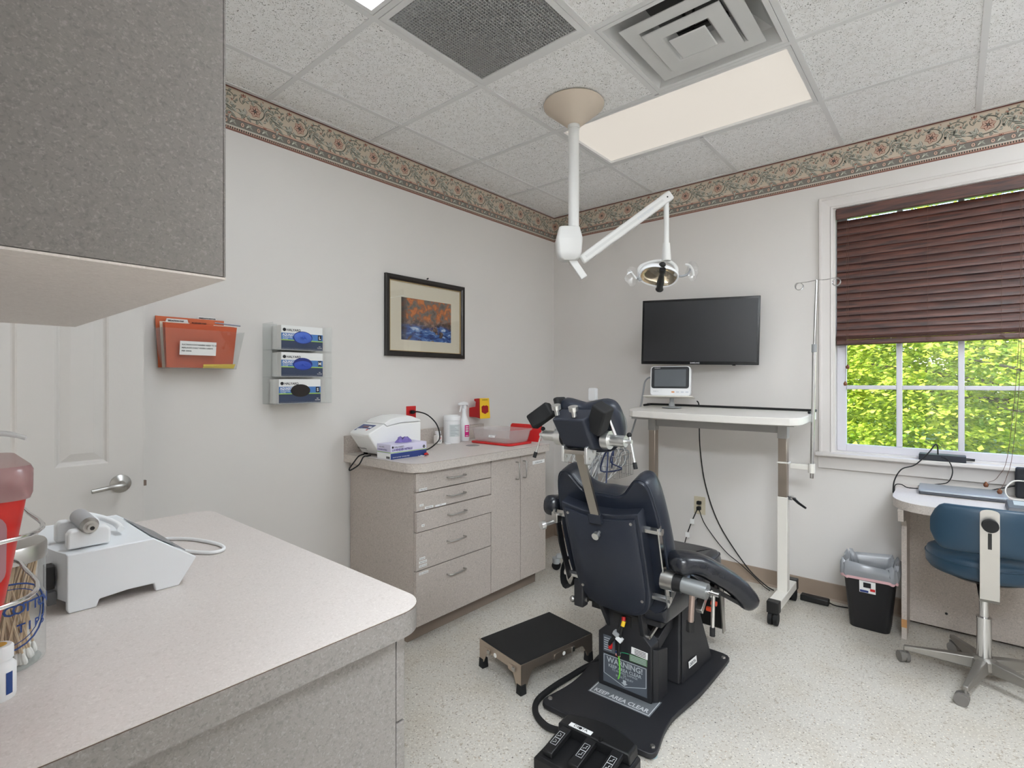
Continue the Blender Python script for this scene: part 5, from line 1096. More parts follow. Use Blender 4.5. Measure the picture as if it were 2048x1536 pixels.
# patient monitor on its pedestal
pm = thing('patient_monitor', 'small white patient monitor with dark screen on a pedestal on the stand', 'monitor', (1.2, -.33, 1.165))
Mp = Matrix.Translation((1.2, -.335, 1.235)) @ Matrix.Rotation(R(14), 4, 'Z') @ Matrix.Rotation(R(-7), 4, 'X')
def mprism(poly, y0, y1): return MB().prism(poly, (0, y0, 0), (1, 0, 0), (0, 0, 1), (0, y1 - y0, 0)).xf(Mp)
mprism(rrect(.262, .2, .022, 5, 0, .102), -.02, .035).build('case', M_WHITE, pm, world=True, bevel=.006, seg=3)
mprism(rrect(.244, .145, .016, 4, 0, .125), -.0225, -.0195).build('bezel', mat('monitor bezel', (36, 37, 40), .3), pm, world=True)
mprism(rrect(.205, .115, .003, 2, .0, .122), -.0235, -.0222).build('screen', mat('monitor screen', (92, 96, 100), .22), pm, world=True)
mu = Mp.to_3x3() @ Vector((1, 0, 0)); mv = Mp.to_3x3() @ Vector((0, 0, 1))
text('MINDRAY', .009, M_PAPER, pm, Mp @ Vector((-.103, -.0228, .186)), mu, mv)
for k in range(4): MB().prism(rrect(.02, .009, .004, 3, .02 + .03 * k, .028), (0, -.0208, 0), (1, 0, 0), (0, 0, 1), (0, .0012, 0)).xf(Mp).build('key', mat('orange key', (226, 150, 90), .5) if k == 0 else mat('pale key', (206, 210, 216), .5), pm, world=True)
text('VITALS 12', .008, M_GREYP, pm, Mp @ Vector((-.11, -.0208, .03)), mu, mv)
b = MB(); b.box(-.17, .15, -.06, .07, -.008, .0005); b.xf(Mp); b.build('tray', M_STW, pm, world=True, bevel=.004)
zb_ = ztop(1.2, -.31)
MB().lathe([(0, 0), (.062, 0), (.062, .004), (.02, .010), (.017, .035), (.0135, .036), (.0135, .065), (0, .065)], (1.2, -.31, zb_ + .0035), 28).build('pedestal', M_GREYP, pm, world=True, smooth=40)
tag(MB().tube([(1.065, -.31, 1.36), (1.035, -.31, 1.362), (1.0, -.30, 1.33), (.985, -.3, 1.25), (.97, -.30, 1.17), (.945, -.31, 1.10), (.93, -.36, .98), (.91, -.42, .87), (.86, -.47, .80)], .0062, 8, sub=6).build('monitor_cable', M_GREYP, smooth=60), 'grey cable from the patient monitor drooping into the wire basket', 'cable')
tag(MB().tube([(1.3, -.12, 1.20), (1.3, -.085, 1.17), (1.3, -.08, 1.05), (1.3, -.06, .85), (1.33, -.035, .6), (1.42, -.03, .35), (1.6, -.06, .12), (1.72, -.08, .03), (1.78, -.09, .008)], .0042, 8, sub=6).build('hanging_cable', M_RUBBER, smooth=60), 'long black cord hanging behind the instrument stand to the floor', 'cord')
ob = thing('wall_outlet', 'beige power outlet low on the wall behind the stand', 'outlet', (1.275, 0, .455))
MB().box(1.235, 1.315, -.006, -.0004, .393, .517).build('cover_plate', mat('ivory plastic', (206, 196, 172), .45), ob, world=True, bevel=.002)
for z in (.432, .478): MB().prism(rrect(.034, .028, .008), (1.275, -.006, z), (1, 0, 0), (0, 0, 1), (0, -.0012, 0)).build('socket', mat('ivory plastic'), ob, world=True)
pg = thing('extension_cord', 'black tagged cord plugged into the beige low outlet', 'cord', (1.275, -.02, .45))
MB().box(1.262, 1.288, -.038, -.0074, .425, .45).box(1.262, 1.29, -.036, -.0074, .465, .488).build('plug', M_RUBBER, pg, world=True, bevel=.004)
MB().tube([(1.268, -.034, .43), (1.25, -.045, .38), (1.22, -.05, .30), (1.19, -.05, .2), (1.17, -.05, .1), (1.165, -.06, .01)], .0038, 8, sub=5).build('cable', M_RUBBER, pg, world=True, smooth=60)
MB().tube([(1.282, -.034, .435), (1.32, -.045, .35), (1.40, -.05, .25), (1.48, -.05, .17), (1.56, -.06, .125), (1.64, -.075, .075), (1.72, -.09, .02), (1.76, -.1, .006)], .0032, 8, sub=5).build('cable', M_RUBBER, pg, world=True, smooth=60)
for z, x in ((.345, 1.24), (.245, 1.205)): MB().box(x - .014, x + .016, -.056, -.053, z - .018, z + .018).build('cord_tag', M_PAPER, pg, world=True)
pa = thing('power_adapter', 'black power brick on the floor beside the stand wheel', 'adapter', (1.95, -.12, 0))
MB().box(1.935, 2.085, -.125, -.075, .001, .036).build('brick', M_BLACK, pa, world=True, bevel=.005)
MB().tube([(2.085, -.1, .018), (2.12, -.095, .008), (2.2, -.07, .005), (2.34, -.05, .005)], .0035, 8, sub=4).build('cable', M_RUBBER, pa, world=True, smooth=60)
# ------------------------------------------------------------------ vital signs roll stand in the corner behind the chair
rs = thing('roll_stand', 'grey wheeled roll stand with a wire basket of leads behind the chair', 'roll stand', (.75, -.55, 0))
M_RS = mat('grey enamel', (186, 190, 192), .4)
for k in range(5):
    a = R(205 + 72 * k); e = Vector((.75 + .275 * math.cos(a), -.55 + .275 * math.sin(a), 0)); 
    lg = bar(MB(), (.75, -.55, .115), (e.x, e.y, .098), .04, .03).build('base_leg', M_RS, rs, world=True, bevel=.008, seg=3)
    MB().cyl((e.x, e.y, .085), (e.x, e.y, .045), .03, .026, n=16).build('caster_hood', M_RS, lg, world=True, smooth=40)
    pq = Vector((-math.sin(a), math.cos(a), 0)); MB().cyl(e + Vector((0, 0, .031)) - pq * .013, e + Vector((0, 0, .031)) + pq * .013, .031, n=20).build('caster', M_RUBBER, lg, world=True, smooth=40)
MB().cyl((.75, -.55, .1), (.75, -.55, 1.12), .018, n=20).build('pole', M_RS, rs, world=True, smooth=40)
b = MB(); bx0, bx1, by0, by1, bz0, bz1 = .60, .98, -.66, -.44, .70, .845
for z in (bz0, .77, bz1): b.tube([(bx0, by0, z), (bx1, by0, z), (bx1, by1, z), (bx0, by1, z)], .0016 if z < bz1 else .0026, 5, closed=True)
for i in range(14):
    x = bx0 + (bx1 - bx0) * i / 13
    for y in (by0, by1): b.cyl((x, y, bz0), (x, y, bz1), .0013, n=5)
    b.cyl((x, by0, bz0), (x, by1, bz0), .0013, n=5)
for i in range(8):
    y = by0 + (by1 - by0) * i / 7
    for x in (bx0, bx1): b.cyl((x, y, bz0), (x, y, bz1), .0013, n=5)
b.build('wire_basket', M_CHROME, rs, world=True)
hd = MB().lathe([(0, -.015), (.12, -.012), (.15, 0), (.16, .03), (.15, .06), (.12, .07), (0, .072)], (0, 0, 0), 32).xf(Matrix.Translation((.83, -.52, 1.03)) @ Matrix.Rotation(R(90), 4, 'X') @ Matrix.Rotation(R(0), 4, 'Z')); hd.build('monitor_case', M_RS, rs, world=True, smooth=40)
MB().prism(rrect(.062, .09, .012), (.71, -.5, 1.245), (1, 0, .0), (0, 0, 1), (0, -.03, 0)).build('top_tab', M_WHITE, rs, world=True, bevel=.003)
M_LEAD = mat('white lead', (226, 226, 224), .5); rnd = random.Random(21)
for k in range(22):
    x = rnd.uniform(.64, .94); y = rnd.uniform(-.64, -.47); pts = [(x, y, .76)]
    for j in range(5): pts.append((x + rnd.uniform(-.07, .07), y + rnd.uniform(-.04, .04) - .01, .80 + rnd.uniform(-.06, .10)))
    pts.append((x + rnd.uniform(-.05, .05), -.675 - .01 * k % 3, .66 + rnd.uniform(-.08, .05)))
    m_ = (M_LEAD, M_LEAD, M_LEAD, M_GREYP if k != 7 else mat('navy lead', (34, 46, 84), .5))[k % 4]
    MB().tube(pts, .0028 if k % 4 < 3 else .005, 6, sub=5).build('sensor_lead', m_, rs, smooth=60, world=True)
tag(MB().box(.68, .83, -.645, -.5, .715, .79).build('cuff_box', M_WHITE, bevel=.004), 'white box lying in the wire basket', 'box')
# ------------------------------------------------------------------ dental / surgical chair (origin on the floor, x right, y forward)
ch = thing('surgery_chair', 'navy padded dental surgery chair seen from behind in the middle of the room', 'dental chair', (1.60, -1.60, 0), R(1.2))
LOC = ch.location
# back frame axes in the chair's local frame
BO = Vector((0, -.235, .491)); BU = Vector((0, -.316, .949)).normalized(); BN = Vector((0, -.949, -.316)).normalized(); BX = Vector((1, 0, 0))
def bp_(a, s, n=0.): return BO + BX * a + BU * s + BN * n
def mirror(pts): return pts + [(-a, b) for a, b in pts[::-1] if abs(a) > 1e-6]
def c_spl(pts, k=4): return [(p.x, p.y) for p in spline([Vector((a, b, 0)) for a, b in pts], k)]
def inset(poly, d, c=(0, .2)):
    n = len(poly); out = []
    for i in range(n):
        p0, p1, p2 = Vector((*poly[i - 1], 0)), Vector((*poly[i], 0)), Vector((*poly[(i + 1) % n], 0)); t = (p2 - p0)
        t = t.normalized() if t.length > 1e-6 else Vector((1, 0, 0)); nn = Vector((-t.y, t.x, 0)); out.append((p1.x + nn.x * d, p1.y + nn.y * d))
    return out
half = c_spl([(0, .412), (.05, .410), (.085, .42), (.112, .450), (.138, .482), (.166, .49), (.194, .472), (.212, .41), (.224, .30), (.230, .17), (.226, .03), (.2, -.06), (.14, -.11), (.06, -.125), (0, -.128)], 3)
pad = mirror(half)
pad = pad[::-1] if sum(pad[i][0] * pad[(i + 1) % len(pad)][1] - pad[(i + 1) % len(pad)][0] * pad[i][1] for i in range(len(pad))) < 0 else pad   # ccw -> inset() moves inwards
b = MB(); rings = []
for n, d in ((-.058, .022), (-.056, .010), (-.064, .003), (-.08, 0), (-.125, .0), (-.148, .004), (-.163, .012), (-.171, .022)): rings.append([bp_(a, s, n) for a, s in inset(pad, d)])
b.loft(rings); b.build('back_cushion', M_VINYL, ch, smooth=50)
# piping ridge along the cushion rear edge
MB().tube([bp_(a, s, -.0635) for a, s in inset(pad, .0025)], .0022, 5, closed=True).build('piping', M_VINYL, ch, smooth=60)
tray = mirror(c_spl([(0, .352), (.08, .358), (.165, .378)], 3) + [(.169, .37)] + c_spl([(.168, .3), (.166, .1), (.158, -.01), (.128, -.068), (.07, -.095), (0, -.098)], 3)); tray = tray[::-1]
MB().loft([[bp_(a, s, n) for a, s in inset(tray, d)] for n, d in ((-.0575, 0), (-.012, 0), (-.008, .004))]).build('back_tray', M_SHELL, ch, smooth=40)
shell = mirror(c_spl([(0, .335), (.08, .341), (.152, .358)], 3) + c_spl([(.154, .345), (.152, .1), (.144, -.0), (.118, -.055), (.06, -.082), (0, -.086)], 3)); shell = shell[::-1]
bs = MB().loft([[bp_(a, s, n) for a, s in inset(shell, d)] for n, d in ((-.009, 0), (-.001, .001), (.002, .005))]).build('back_shell', M_SHELL, ch, smooth=40)
for a, s in ((-.137, .338), (.137, .338), (-.132, -.0), (.132, -.0)): MB().cyl(bp_(a, s, .0), bp_(a, s, .005), .0065, .0055, n=14).build('screw', M_STEEL, bs, smooth=40)
MB().cyl(bp_(-.006, .275, .001), bp_(-.006, .275, .018), .007, n=14).cyl(bp_(-.006, .275, .018), bp_(-.006, .275, .036), .0135, .0145, n=24).build('knob', M_KNOB, bs, smooth=40)
# headrest bar
e0 = bp_(-.004, .325, .006); e1 = Vector((-.006, -.468, 1.075))
M_BARS = mat('worn steel bar', (186, 180, 172), .3, 1., bump=(40, .05, .001))
MB().ribbon([e0, e0 + (e1 - e0) * .5, e1], .036, .012, (1, 0, 0)).build('headrest_bar', M_BARS, ch)
MB().box(-.03, .024, -.01, .01, -.02, .02, M=Matrix.Translation(bp_(-.004, .34, .008)) @ Matrix.Rotation(R(18), 4, 'X')).build('bar_socket', M_SHELL, ch, bevel=.003)
MB().hexa([(-.055, -.50, 1.072), (.035, -.50, 1.072), (.035, -.44, 1.066), (-.055, -.44, 1.066)], [(-.055, -.50, 1.088), (.035, -.50, 1.088), (.035, -.44, 1.084), (-.055, -.44, 1.084)]).build('headrest_yoke', M_BARS, ch, bevel=.002)
for x in (-.062, .036): 
    pl = MB().prism([(-.505, 1.042), (-.478, 1.036), (-.44, 1.066), (-.43, 1.10), (-.47, 1.115), (-.505, 1.10)], (x, 0, 0), (0, 1, 0), (0, 0, 1), (.011, 0, 0)).build('hinge_plate', M_KNOB, ch, bevel=.002)
    for (y, z) in ((-.486, 1.06), (-.46, 1.082)): MB().cyl((x - .002, y, z), (x + .013, y, z), .005, n=12).build('bolt', M_STEEL, pl)
# headrest: housing, cushion, adjusting knobs
def hx_(a, y, z): return Vector((a, y, z))
hb = MB().hexa([hx_(-.062, -.487, 1.094), hx_(.064, -.487, 1.094), hx_(.078, -.40, 1.078), hx_(-.07, -.40, 1.078)], [hx_(-.07, -.556, 1.200), hx_(.062, -.556, 1.203), hx_(.082, -.47, 1.238), hx_(-.084, -.47, 1.234)]).build('headrest_housing', M_SHELL, ch, bevel=.008, seg=3)
hp0 = spline([Vector(p) for p in ((0, .175, 0), (.04, .183, 0), (.085, .188, 0), (.115, .165, 0), (.128, .11, 0), (.122, .04, 0), (.09, -.005, 0), (.04, -.015, 0), (0, -.016, 0))], 3)
hpad = mirror([(p.x, p.y) for p in hp0]); hpad = hpad[::-1]
HO = Vector((0, -.395, 1.085)); HU = Vector((0, -.36, .93)).normalized(); HN = Vector((0, .93, .36)).normalized()
MB().loft([[HO + Vector((a * 1.02, 0, 0)) + HU * s + HN * (n - .25 * a * a * 0) + HN * (1.6 * a * a) for a, s in inset(hpad, d)] for n, d in ((-.018, .03), (-.012, .008), (.0, 0), (.03, 0), (.05, .01), (.06, .03))]).build('headrest_cushion', M_VINYL, ch, smooth=50)
for x, y, z in ((-.058, -.535, 1.215), (.018, -.54, 1.212)):
    d = Vector((.03, -.30, .95)).normalized(); p = Vector((x, y, z))
    MB().cyl(p, p + d * .022, .0085, n=16).cyl(p + d * .022, p + d * .038, .0165, .0175, n=28).build('knob', M_KNOB, hb, smooth=40)
# temple pads on rods with chrome knuckles and levers
for s in (-1, 1):
    y = -.452; z = 1.128
    kn = MB().cyl((s * .085, y, z), (s * .112, y, z), .033, n=28).build('knuckle', M_KNOB, ch, smooth=40)
    MB().cyl((s * .112, y, z), (s * .172, y, z), .0205, n=24).cyl((s * .172, y, z), (s * .195, y, z), .0075, n=16).build('knuckle_barrel', M_KNOB, kn, smooth=40)
    MB().cyl((s * .06, y + .01, z - .008), (s * .088, y, z), .012, n=16).build('knuckle_arm', M_CHROME, kn, smooth=40)
    a0 = Vector((s * .19, y, z)); dn = Vector((s * .25, -.12, -.9)).normalized()
    lv_ = MB().cyl(a0 - dn * .02, a0 + dn * .078, .0042, n=12).build('lever_rod', M_CHROME, kn, smooth=40)
    MB().cyl(a0 + dn * .072, a0 + dn * .094, .0072, n=14).build('lever_tip', M_RUBBER, lv_, smooth=40); MB().sphere(a0 - dn * .024, .009, 12).build('lever_ball', M_RUBBER, lv_, smooth=40)
    r0 = Vector((s * .1 + (.0 if s < 0 else .03), y, z + .02)); r1 = Vector((s * .125 + (-.0 if s < 0 else -.028), -.46, 1.235))
    rd = MB().cyl(r0 - (r1 - r0) * .45, r1, .0065, n=14).build('temple_rod', M_CHROME, ch, smooth=40)
    if s < 0:
        Mp_ = Matrix.Translation((-.172, -.475, 1.205)) @ Matrix.Rotation(R(-36), 4, 'Y') @ Matrix.Rotation(R(12), 4, 'Z')
        MB().box(-.052, .05, -.022, .022, -.03, .03, M=Mp_).build('temple_pad', M_RUBBER, rd, bevel=.008, seg=3)
        MB().box(-.012, .012, -.03, .03, -.055, .05, M=Matrix.Translation((-.1, -.44, 1.228)) @ Matrix.Rotation(R(-18), 4, 'Y')).build('temple_pad', M_RUBBER, rd, bevel=.008, seg=3)
        MB().cyl((-.09, -.455, 1.2), (-.06, -.46, 1.205), .008, n=12).build('rod_clamp', M_CHROME, rd, smooth=40)
    else:
        Mp_ = Matrix.Translation((.096, -.50, 1.205)) @ Matrix.Rotation(R(-62), 4, 'Y') @ Matrix.Rotation(R(-18), 4, 'Z')
        MB().box(-.05, .055, -.028, .028, -.03, .03, M=Mp_).build('temple_pad', M_RUBBER, rd, bevel=.007, seg=3)
# side straps and bars of the back
for s in (-1, 1):
    up, lo = Vector((s * .226, -.293, .788)), Vector((s * .224, -.21, .514))
    for p in (up, lo): MB().cyl((s * .165, p.y, p.z), (p.x + s * .012, p.y, p.z), .0135, n=6).build('side_bar', M_CHROME, ch, smooth=25)
    d = (lo - up).normalized(); MB().ribbon([up - d * .018, up + d * .1, lo + d * .03], .026, .005, (0, d.z * -1, d.y)).build('side_strap', M_CHROME, ch)
# right armboard: clamp barrel, padded board, levers
C0 = Vector((.215, -.235, .598)); C1 = Vector((.385, -.235, .590))
t = (C1 - C0).normalized()
cb = MB().cyl(C0, C0 + t * .045, .036, n=28).build('arm_clamp', M_STEEL, ch, smooth=40)
MB().cyl(C0 + t * .045, C0 + t * .075, .0325, n=28).build('clamp_ring', M_BLACK, cb, smooth=40)
MB().cyl(C0 + t * .075, C0 + t * .165, .0285, n=28).build('clamp_barrel', mat('grey anodised barrel', (150, 152, 152), .4, .6), cb, smooth=40)
MB().cyl(C0 + t * .165, C0 + t * .205, .0085, n=16).cyl(C0 + t * .178 + Vector((0, 0, -.014)), C0 + t * .178 + Vector((0, 0, .012)), .006, n=12).build('clamp_spindle', M_CHROME, cb, smooth=40)
q = C0 + t * .185; lvr = MB().cyl(q, q + Vector((.0, -.01, -.12)), .0065, n=14).build('clamp_lever', M_CHROME, cb, smooth=40)
MB().cyl(q + Vector((0, -.0095, -.115)), q + Vector((0, -.011, -.145)), .009, n=14).build('lever_tip', M_RUBBER, lvr, smooth=40)
q = C0 + t * .11; MB().cyl(q + Vector((0, 0, -.02)), q + Vector((-.006, 0, -.13)), .0105, n=16).build('support_rod', mat('scuffed rod', (176, 158, 150), .35, .9), cb, smooth=40)
MB().cyl(q + Vector((-.006, 0, -.125)), q + Vector((-.0075, 0, -.16)), .0145, n=16).build('rod_foot', M_RUBBER, cb, smooth=40)
def armpad(path, w, h, name, parent, n=22):
    P_ = spline([Vector(p) for p in path], 6); rings = []; m = len(P_)
    for i, p in enumerate(P_):
        tt = (P_[min(i + 1, m - 1)] - P_[max(i - 1, 0)]).normalized(); sdv = tt.cross(Vector((0, 0, 1))).normalized(); uv = sdv.cross(tt)
        e = i / (m - 1); k = min(1, math.sqrt(max(.02, 1 - (1 - min(1, e / .12)) ** 2))) * min(1, math.sqrt(max(.02, 1 - (1 - min(1, (1 - e) / .12)) ** 2))); rip = 1 + .012 * math.sin(i * 2.2)
        rings.append([p + sdv * (math.copysign(abs(math.cos(2 * math.pi * j / n)) ** .75, math.cos(2 * math.pi * j / n)) * w / 2 * k * rip) + uv * (math.copysign(abs(math.sin(2 * math.pi * j / n)) ** .75, math.sin(2 * math.pi * j / n)) * h / 2 * k * rip) for j in range(n)])
    return MB().loft(rings).build(name, M_VINYL2, parent, smooth=60)
M_VINYL2 = mat('black vinyl', (29, 31, 37), .26, spec=.6, bump=(60, .12, .003))
ap = armpad([(.245, -.245, .668), (.31, -.17, .660), (.375, -.11, .617), (.43, -.055, .562), (.468, -.02, .495)], .118, .078, 'arm_cushion', ch)
MB().ribbon([Vector((.385, -.105, .612)) + Vector((.78 * math.cos(a) * .054 * 1 - .1 * math.sin(a) * .03, -.62 * math.cos(a) * .054, math.sin(a) * .036)) for a in [i * .349 for i in range(19)]], .012, .003, (.55, .55, -.6)).build('arm_strap', M_BLACK, ap)
MB().hexa([(.30, -.19, .606), (.335, -.215, .606), (.45, -.07, .50), (.425, -.045, .50)], [(.30, -.19, .62), (.335, -.215, .62), (.45, -.07, .515), (.425, -.045, .515)]).build('arm_board', M_BLACK, ap)
MB().box(-.012, .012, -.045, .05, -.012, .012, M=Matrix.Translation((.325, -.13, .51)) @ Matrix.Rotation(R(40), 4, 'X')).build('slide_block', M_STEEL, ch, bevel=.002)
MB().box(-.01, .01, -.03, .03, -.018, .018, M=Matrix.Translation((.352, -.105, .548)) @ Matrix.Rotation(R(35), 4, 'X')).build('slide_catch', M_BLACK, ch, bevel=.002)
for p in ((.327, -.088, .468), (.345, -.09, .495)): MB().cyl(p, (p[0] + .02, p[1], p[2]), .009, n=12).build('release_button', mat('orange button', (214, 70, 36), .4), ch, smooth=40)
# left armrest folded up beside the back
al = armpad([(-.262, -.30, .812), (-.268, -.22, .80), (-.27, -.1, .775), (-.268, .02, .75)], .07, .085, 'arm_cushion', ch)
MB().box(-.245, -.215, -.305, -.27, .745, .79).build('arm_bracket', M_STEEL, ch, bevel=.004)
MB().cyl((-.235, -.30, .748), (-.250, -.345, .742), .008, n=12).cyl((-.250, -.345, .742), (-.258, -.362, .74), .0175, n=24).build('knob', M_KNOB, ch, smooth=40)
MB().ribbon([(-.225, -.285, .76), (-.222, -.265, .66), (-.215, -.235, .56), (-.21, -.215, .5)], .03, .006, (0, 1, .2)).build('arm_link', M_BLACK, ch)
MB().ribbon([Vector((-.225, -.16, .52)) + Vector((-.035 * math.sin(a) - .02, .06 * math.cos(a) * .3, .065 * math.cos(a) - .02)) for a in [i * .4 for i in range(17)]], .045, .003, (0, 1, 0)).build('restraint_strap', M_RUBBER, ch)
MB().cyl((-.205, -.2, .40), (-.13, -.2, .415), .009, n=12).sphere((-.205, -.2, .40), .014, 12).build('pivot_bolt', M_STEEL, ch, smooth=40)
MB().box(-.185, -.14, -.225, -.18, .385, .50).build('pivot_bracket', M_CHAR, ch, bevel=.006)
# seat and leg rest
sp = mirror(c_spl([(0, .56), (.1, .56), (.165, .545), (.195, .51), (.203, .4), (.203, .1), (.195, -.12), (.17, -.15), (0, -.155)], 3)); sp = sp[::-1]
MB().loft([[Vector((a, s, z - (.03 if s > .45 else 0) * 0)) for a, s in inset(sp, d)] for z, d in ((.385, .02), (.39, .004), (.405, 0), (.47, 0), (.492, .006), (.505, .02), (.511, .045))]).build('seat_cushion', M_VINYL2, ch, smooth=50)
MB().tube([Vector((a, s, .492)) for a, s in inset(sp, .004)], .0025, 5, closed=True).build('piping', M_VINYL2, ch, smooth=60)
MB().box(-.16, .16, -.12, .48, .35, .384).build('seat_pan', M_CHAR, ch, bevel=.004)
lr = MB().hexa([(-.17, .60, .09), (.17, .60, .09), (.17, .612, .09), (-.17, .612, .09)], [(-.17, .53, .40), (.17, .53, .40), (.17, .545, .40), (-.17, .545, .40)]).build('leg_rest_plate', M_BLACK, ch)
MB().hexa([(-.175, .613, .075), (.175, .613, .075), (.175, .655, .08), (-.175, .655, .08)], [(-.18, .546, .395), (.18, .546, .395), (.18, .60, .40), (-.18, .60, .40)]).build('leg_cushion', M_VINYL2, ch, bevel=.012, seg=3)
for s in (-1, 1): MB().hexa([(s * .176, .59, .07), (s * .182, .59, .07), (s * .182, .63, .07), (s * .176, .63, .07)], [(s * .176, .52, .39), (s * .182, .52, .39), (s * .182, .56, .39), (s * .176, .56, .39)]).build('leg_rest_rail', M_STEEL, ch)
# base: plate, rear pump housing with warning panel, lift tower, arms
half = c_spl([(0, -.388), (.17, -.388), (.225, -.385), (.243, -.365), (.238, -.32), (.222, -.24), (.216, -.15), (.225, -.06), (.243, .08), (.25, .25), (.253, .42), (.248, .455), (.215, .475), (.1, .478), (0, .478)], 2)
pl_ = mirror(half); 
MB().prism(pl_, (0, 0, .012), (1, 0, 0), (0, 1, 0), (0, 0, .02)).build('base_plate', M_CHAR, ch, bevel=.003)
for x, y in ((-.222, -.345), (.222, -.345), (.23, .43), (-.23, .43)):
    MB().cyl((x, y, 0), (x, y, .0125), .018, n=16).build('leveling_foot', mat('pale foot pad', (150, 172, 178), .5), ch, smooth=40); MB().cyl((x, y, .032), (x, y, .037), .0105, .0085, n=6).build('bolt', M_STEEL, ch)
yb = -.122
rear = [(-.124, .0325), (.118, .0325), (.118, .262), (.066, .312), (.066, .37), (-.08, .37), (-.08, .30), (-.124, .26)]
MB().prism(rear, (0, yb, 0), (1, 0, 0), (0, 0, 1), (0, .07, 0)).build('pump_housing', M_CHAR, ch, bevel=.003)
MB().hexa([(-.11, yb + .07, .033), (.112, yb + .07, .033), (.112, .05, .033), (-.11, .05, .033)], [(-.11, yb + .07, .24), (.112, yb + .07, .24), (.112, .05, .16), (-.11, .05, .16)]).build('pump_cover', M_CHAR, ch, bevel=.003)
MB().hexa([(.119, yb + .012, .033), (.136, yb + .03, .033), (.136, .0, .033), (.119, .0, .033)], [(.119, yb + .012, .25), (.136, yb + .03, .245), (.136, .0, .22), (.119, .0, .22)]).build('side_wing', M_CHAR, ch, bevel=.002)
M_PNL = mat('slate decal', (78, 84, 92), .4); M_PNT = mat('pale decal print', (178, 184, 188), .5)
def rearp(poly, m, n, e=.0012): return MB().prism(poly, (0, yb, 0), (1, 0, 0), (0, 0, 1), (0, -e, 0)).build(n, m, dec)
dec = MB().prism([(-.1, .052), (.1, .052), (.1, .172), (-.1, .172)], (0, yb, 0), (1, 0, 0), (0, 0, 1), (0, -.001, 0)).build('warning_decal', M_PNL, ch)
bl_ = MB(); ol_ = [(-.096, .169), (.096, .169), (.096, .09), (0, .061), (-.096, .09)]
for i in range(5):
    a, c = Vector((*ol_[i], 0)), Vector((*ol_[(i + 1) % 5], 0)); t_ = (c - a).normalized(); n_ = Vector((-t_.y, t_.x, 0)) * .0014
    bl_.flat([(a.x + n_.x, a.y + n_.y), (c.x + n_.x, c.y + n_.y), (c.x - n_.x, c.y - n_.y), (a.x - n_.x, a.y - n_.y)], (0, yb - .0018, 0), (1, 0, 0), (0, 0, 1))
bl_.build('decal_outline', M_PNT, dec)
def rt(s, size, z, m=M_PNT, x=0., bold=0., p=None, al='CENTER'): return text(s, size, m, p or dec, (x, yb - .0008, z), (1, 0, 0), (0, 0, 1), align=al, bold=bold, off=.0012, world=False)
rt('WARNING!', .032, .141, bold=.0007); rt('KEEP AREA CLEAR', .0185, .122, bold=.0003); rt('TO PREVENT DAMAGE', .0115, .1105); rt('OR', .0105, .102); rt('BODILY INJURY', .0115, .0925)
rearp([(-.007, .088), (.007, .088), (.007, .076), (.014, .076), (0, .066), (-.014, .076), (-.007, .076)], M_PNT, 'arrow_mark', .0022)
spl_ = MB().prism([(-.1, .182), (-.045, .182), (-.045, .252), (-.1, .252)], (0, yb, 0), (1, 0, 0), (0, 0, 1), (0, -.001, 0)).build('spec_decal', M_PNL, ch)
for k in range(6): MB().prism([(-.096, .19 + .0095 * k), (-.06 - .004 * (k % 3), .19 + .0095 * k), (-.06 - .004 * (k % 3), .1935 + .0095 * k), (-.096, .1935 + .0095 * k)], (0, yb - .001, 0), (1, 0, 0), (0, 0, 1), (0, -.0004, 0)).build('print_line', M_PNT, spl_)
fl = MB().prism([(-.042, .178), (-.02, .178), (-.02, .2), (-.042, .2)], (0, yb, 0), (1, 0, 0), (0, 0, 1), (0, -.001, 0)).build('flag_sticker', M_PAPER, ch)
for k in range(4): MB().prism([(-.042, .178 + .0055 * k), (-.02, .178 + .0055 * k), (-.02, .181 + .0055 * k), (-.042, .181 + .0055 * k)], (0, yb - .001, 0), (1, 0, 0), (0, 0, 1), (0, -.0003, 0)).build('stripe', M_RED, fl)
MB().prism([(-.042, .189), (-.032, .189), (-.032, .2), (-.042, .2)], (0, yb - .0013, 0), (1, 0, 0), (0, 0, 1), (0, -.0004, 0)).build('canton', M_NAVY, fl)
s2 = MB().prism([(.022, .178), (.1, .178), (.1, .206), (.022, .206)], (0, yb, 0), (1, 0, 0), (0, 0, 1), (0, -.001, 0)).build('notice_decal', mat('green tinted decal', (96, 128, 96), .45), ch)
for k in range(4): MB().prism([(.026, .182 + .006 * k), (.096, .182 + .006 * k), (.096, .184 + .006 * k), (.026, .184 + .006 * k)], (0, yb - .001, 0), (1, 0, 0), (0, 0, 1), (0, -.0003, 0)).build('print_line', M_PNT, s2)
s3 = MB().prism([(.03, .211), (.102, .207), (.103, .235), (.031, .239)], (0, yb, 0), (1, 0, 0), (0, 0, 1), (0, -.001, 0)).build('serial_sticker', M_PAPER, ch)
for k in range(4): MB().prism([(.045, .213 + .006 * k), (.095, .2115 + .006 * k), (.095, .214 + .006 * k), (.045, .2155 + .006 * k)], (0, yb - .001, 0), (1, 0, 0), (0, 0, 1), (0, -.0003, 0)).build('print_line', M_INK, s3)
MB().box(-.05, .03, yb - .002, yb + .001, .318, .36).build('wiring_recess', M_BLACK, ch)
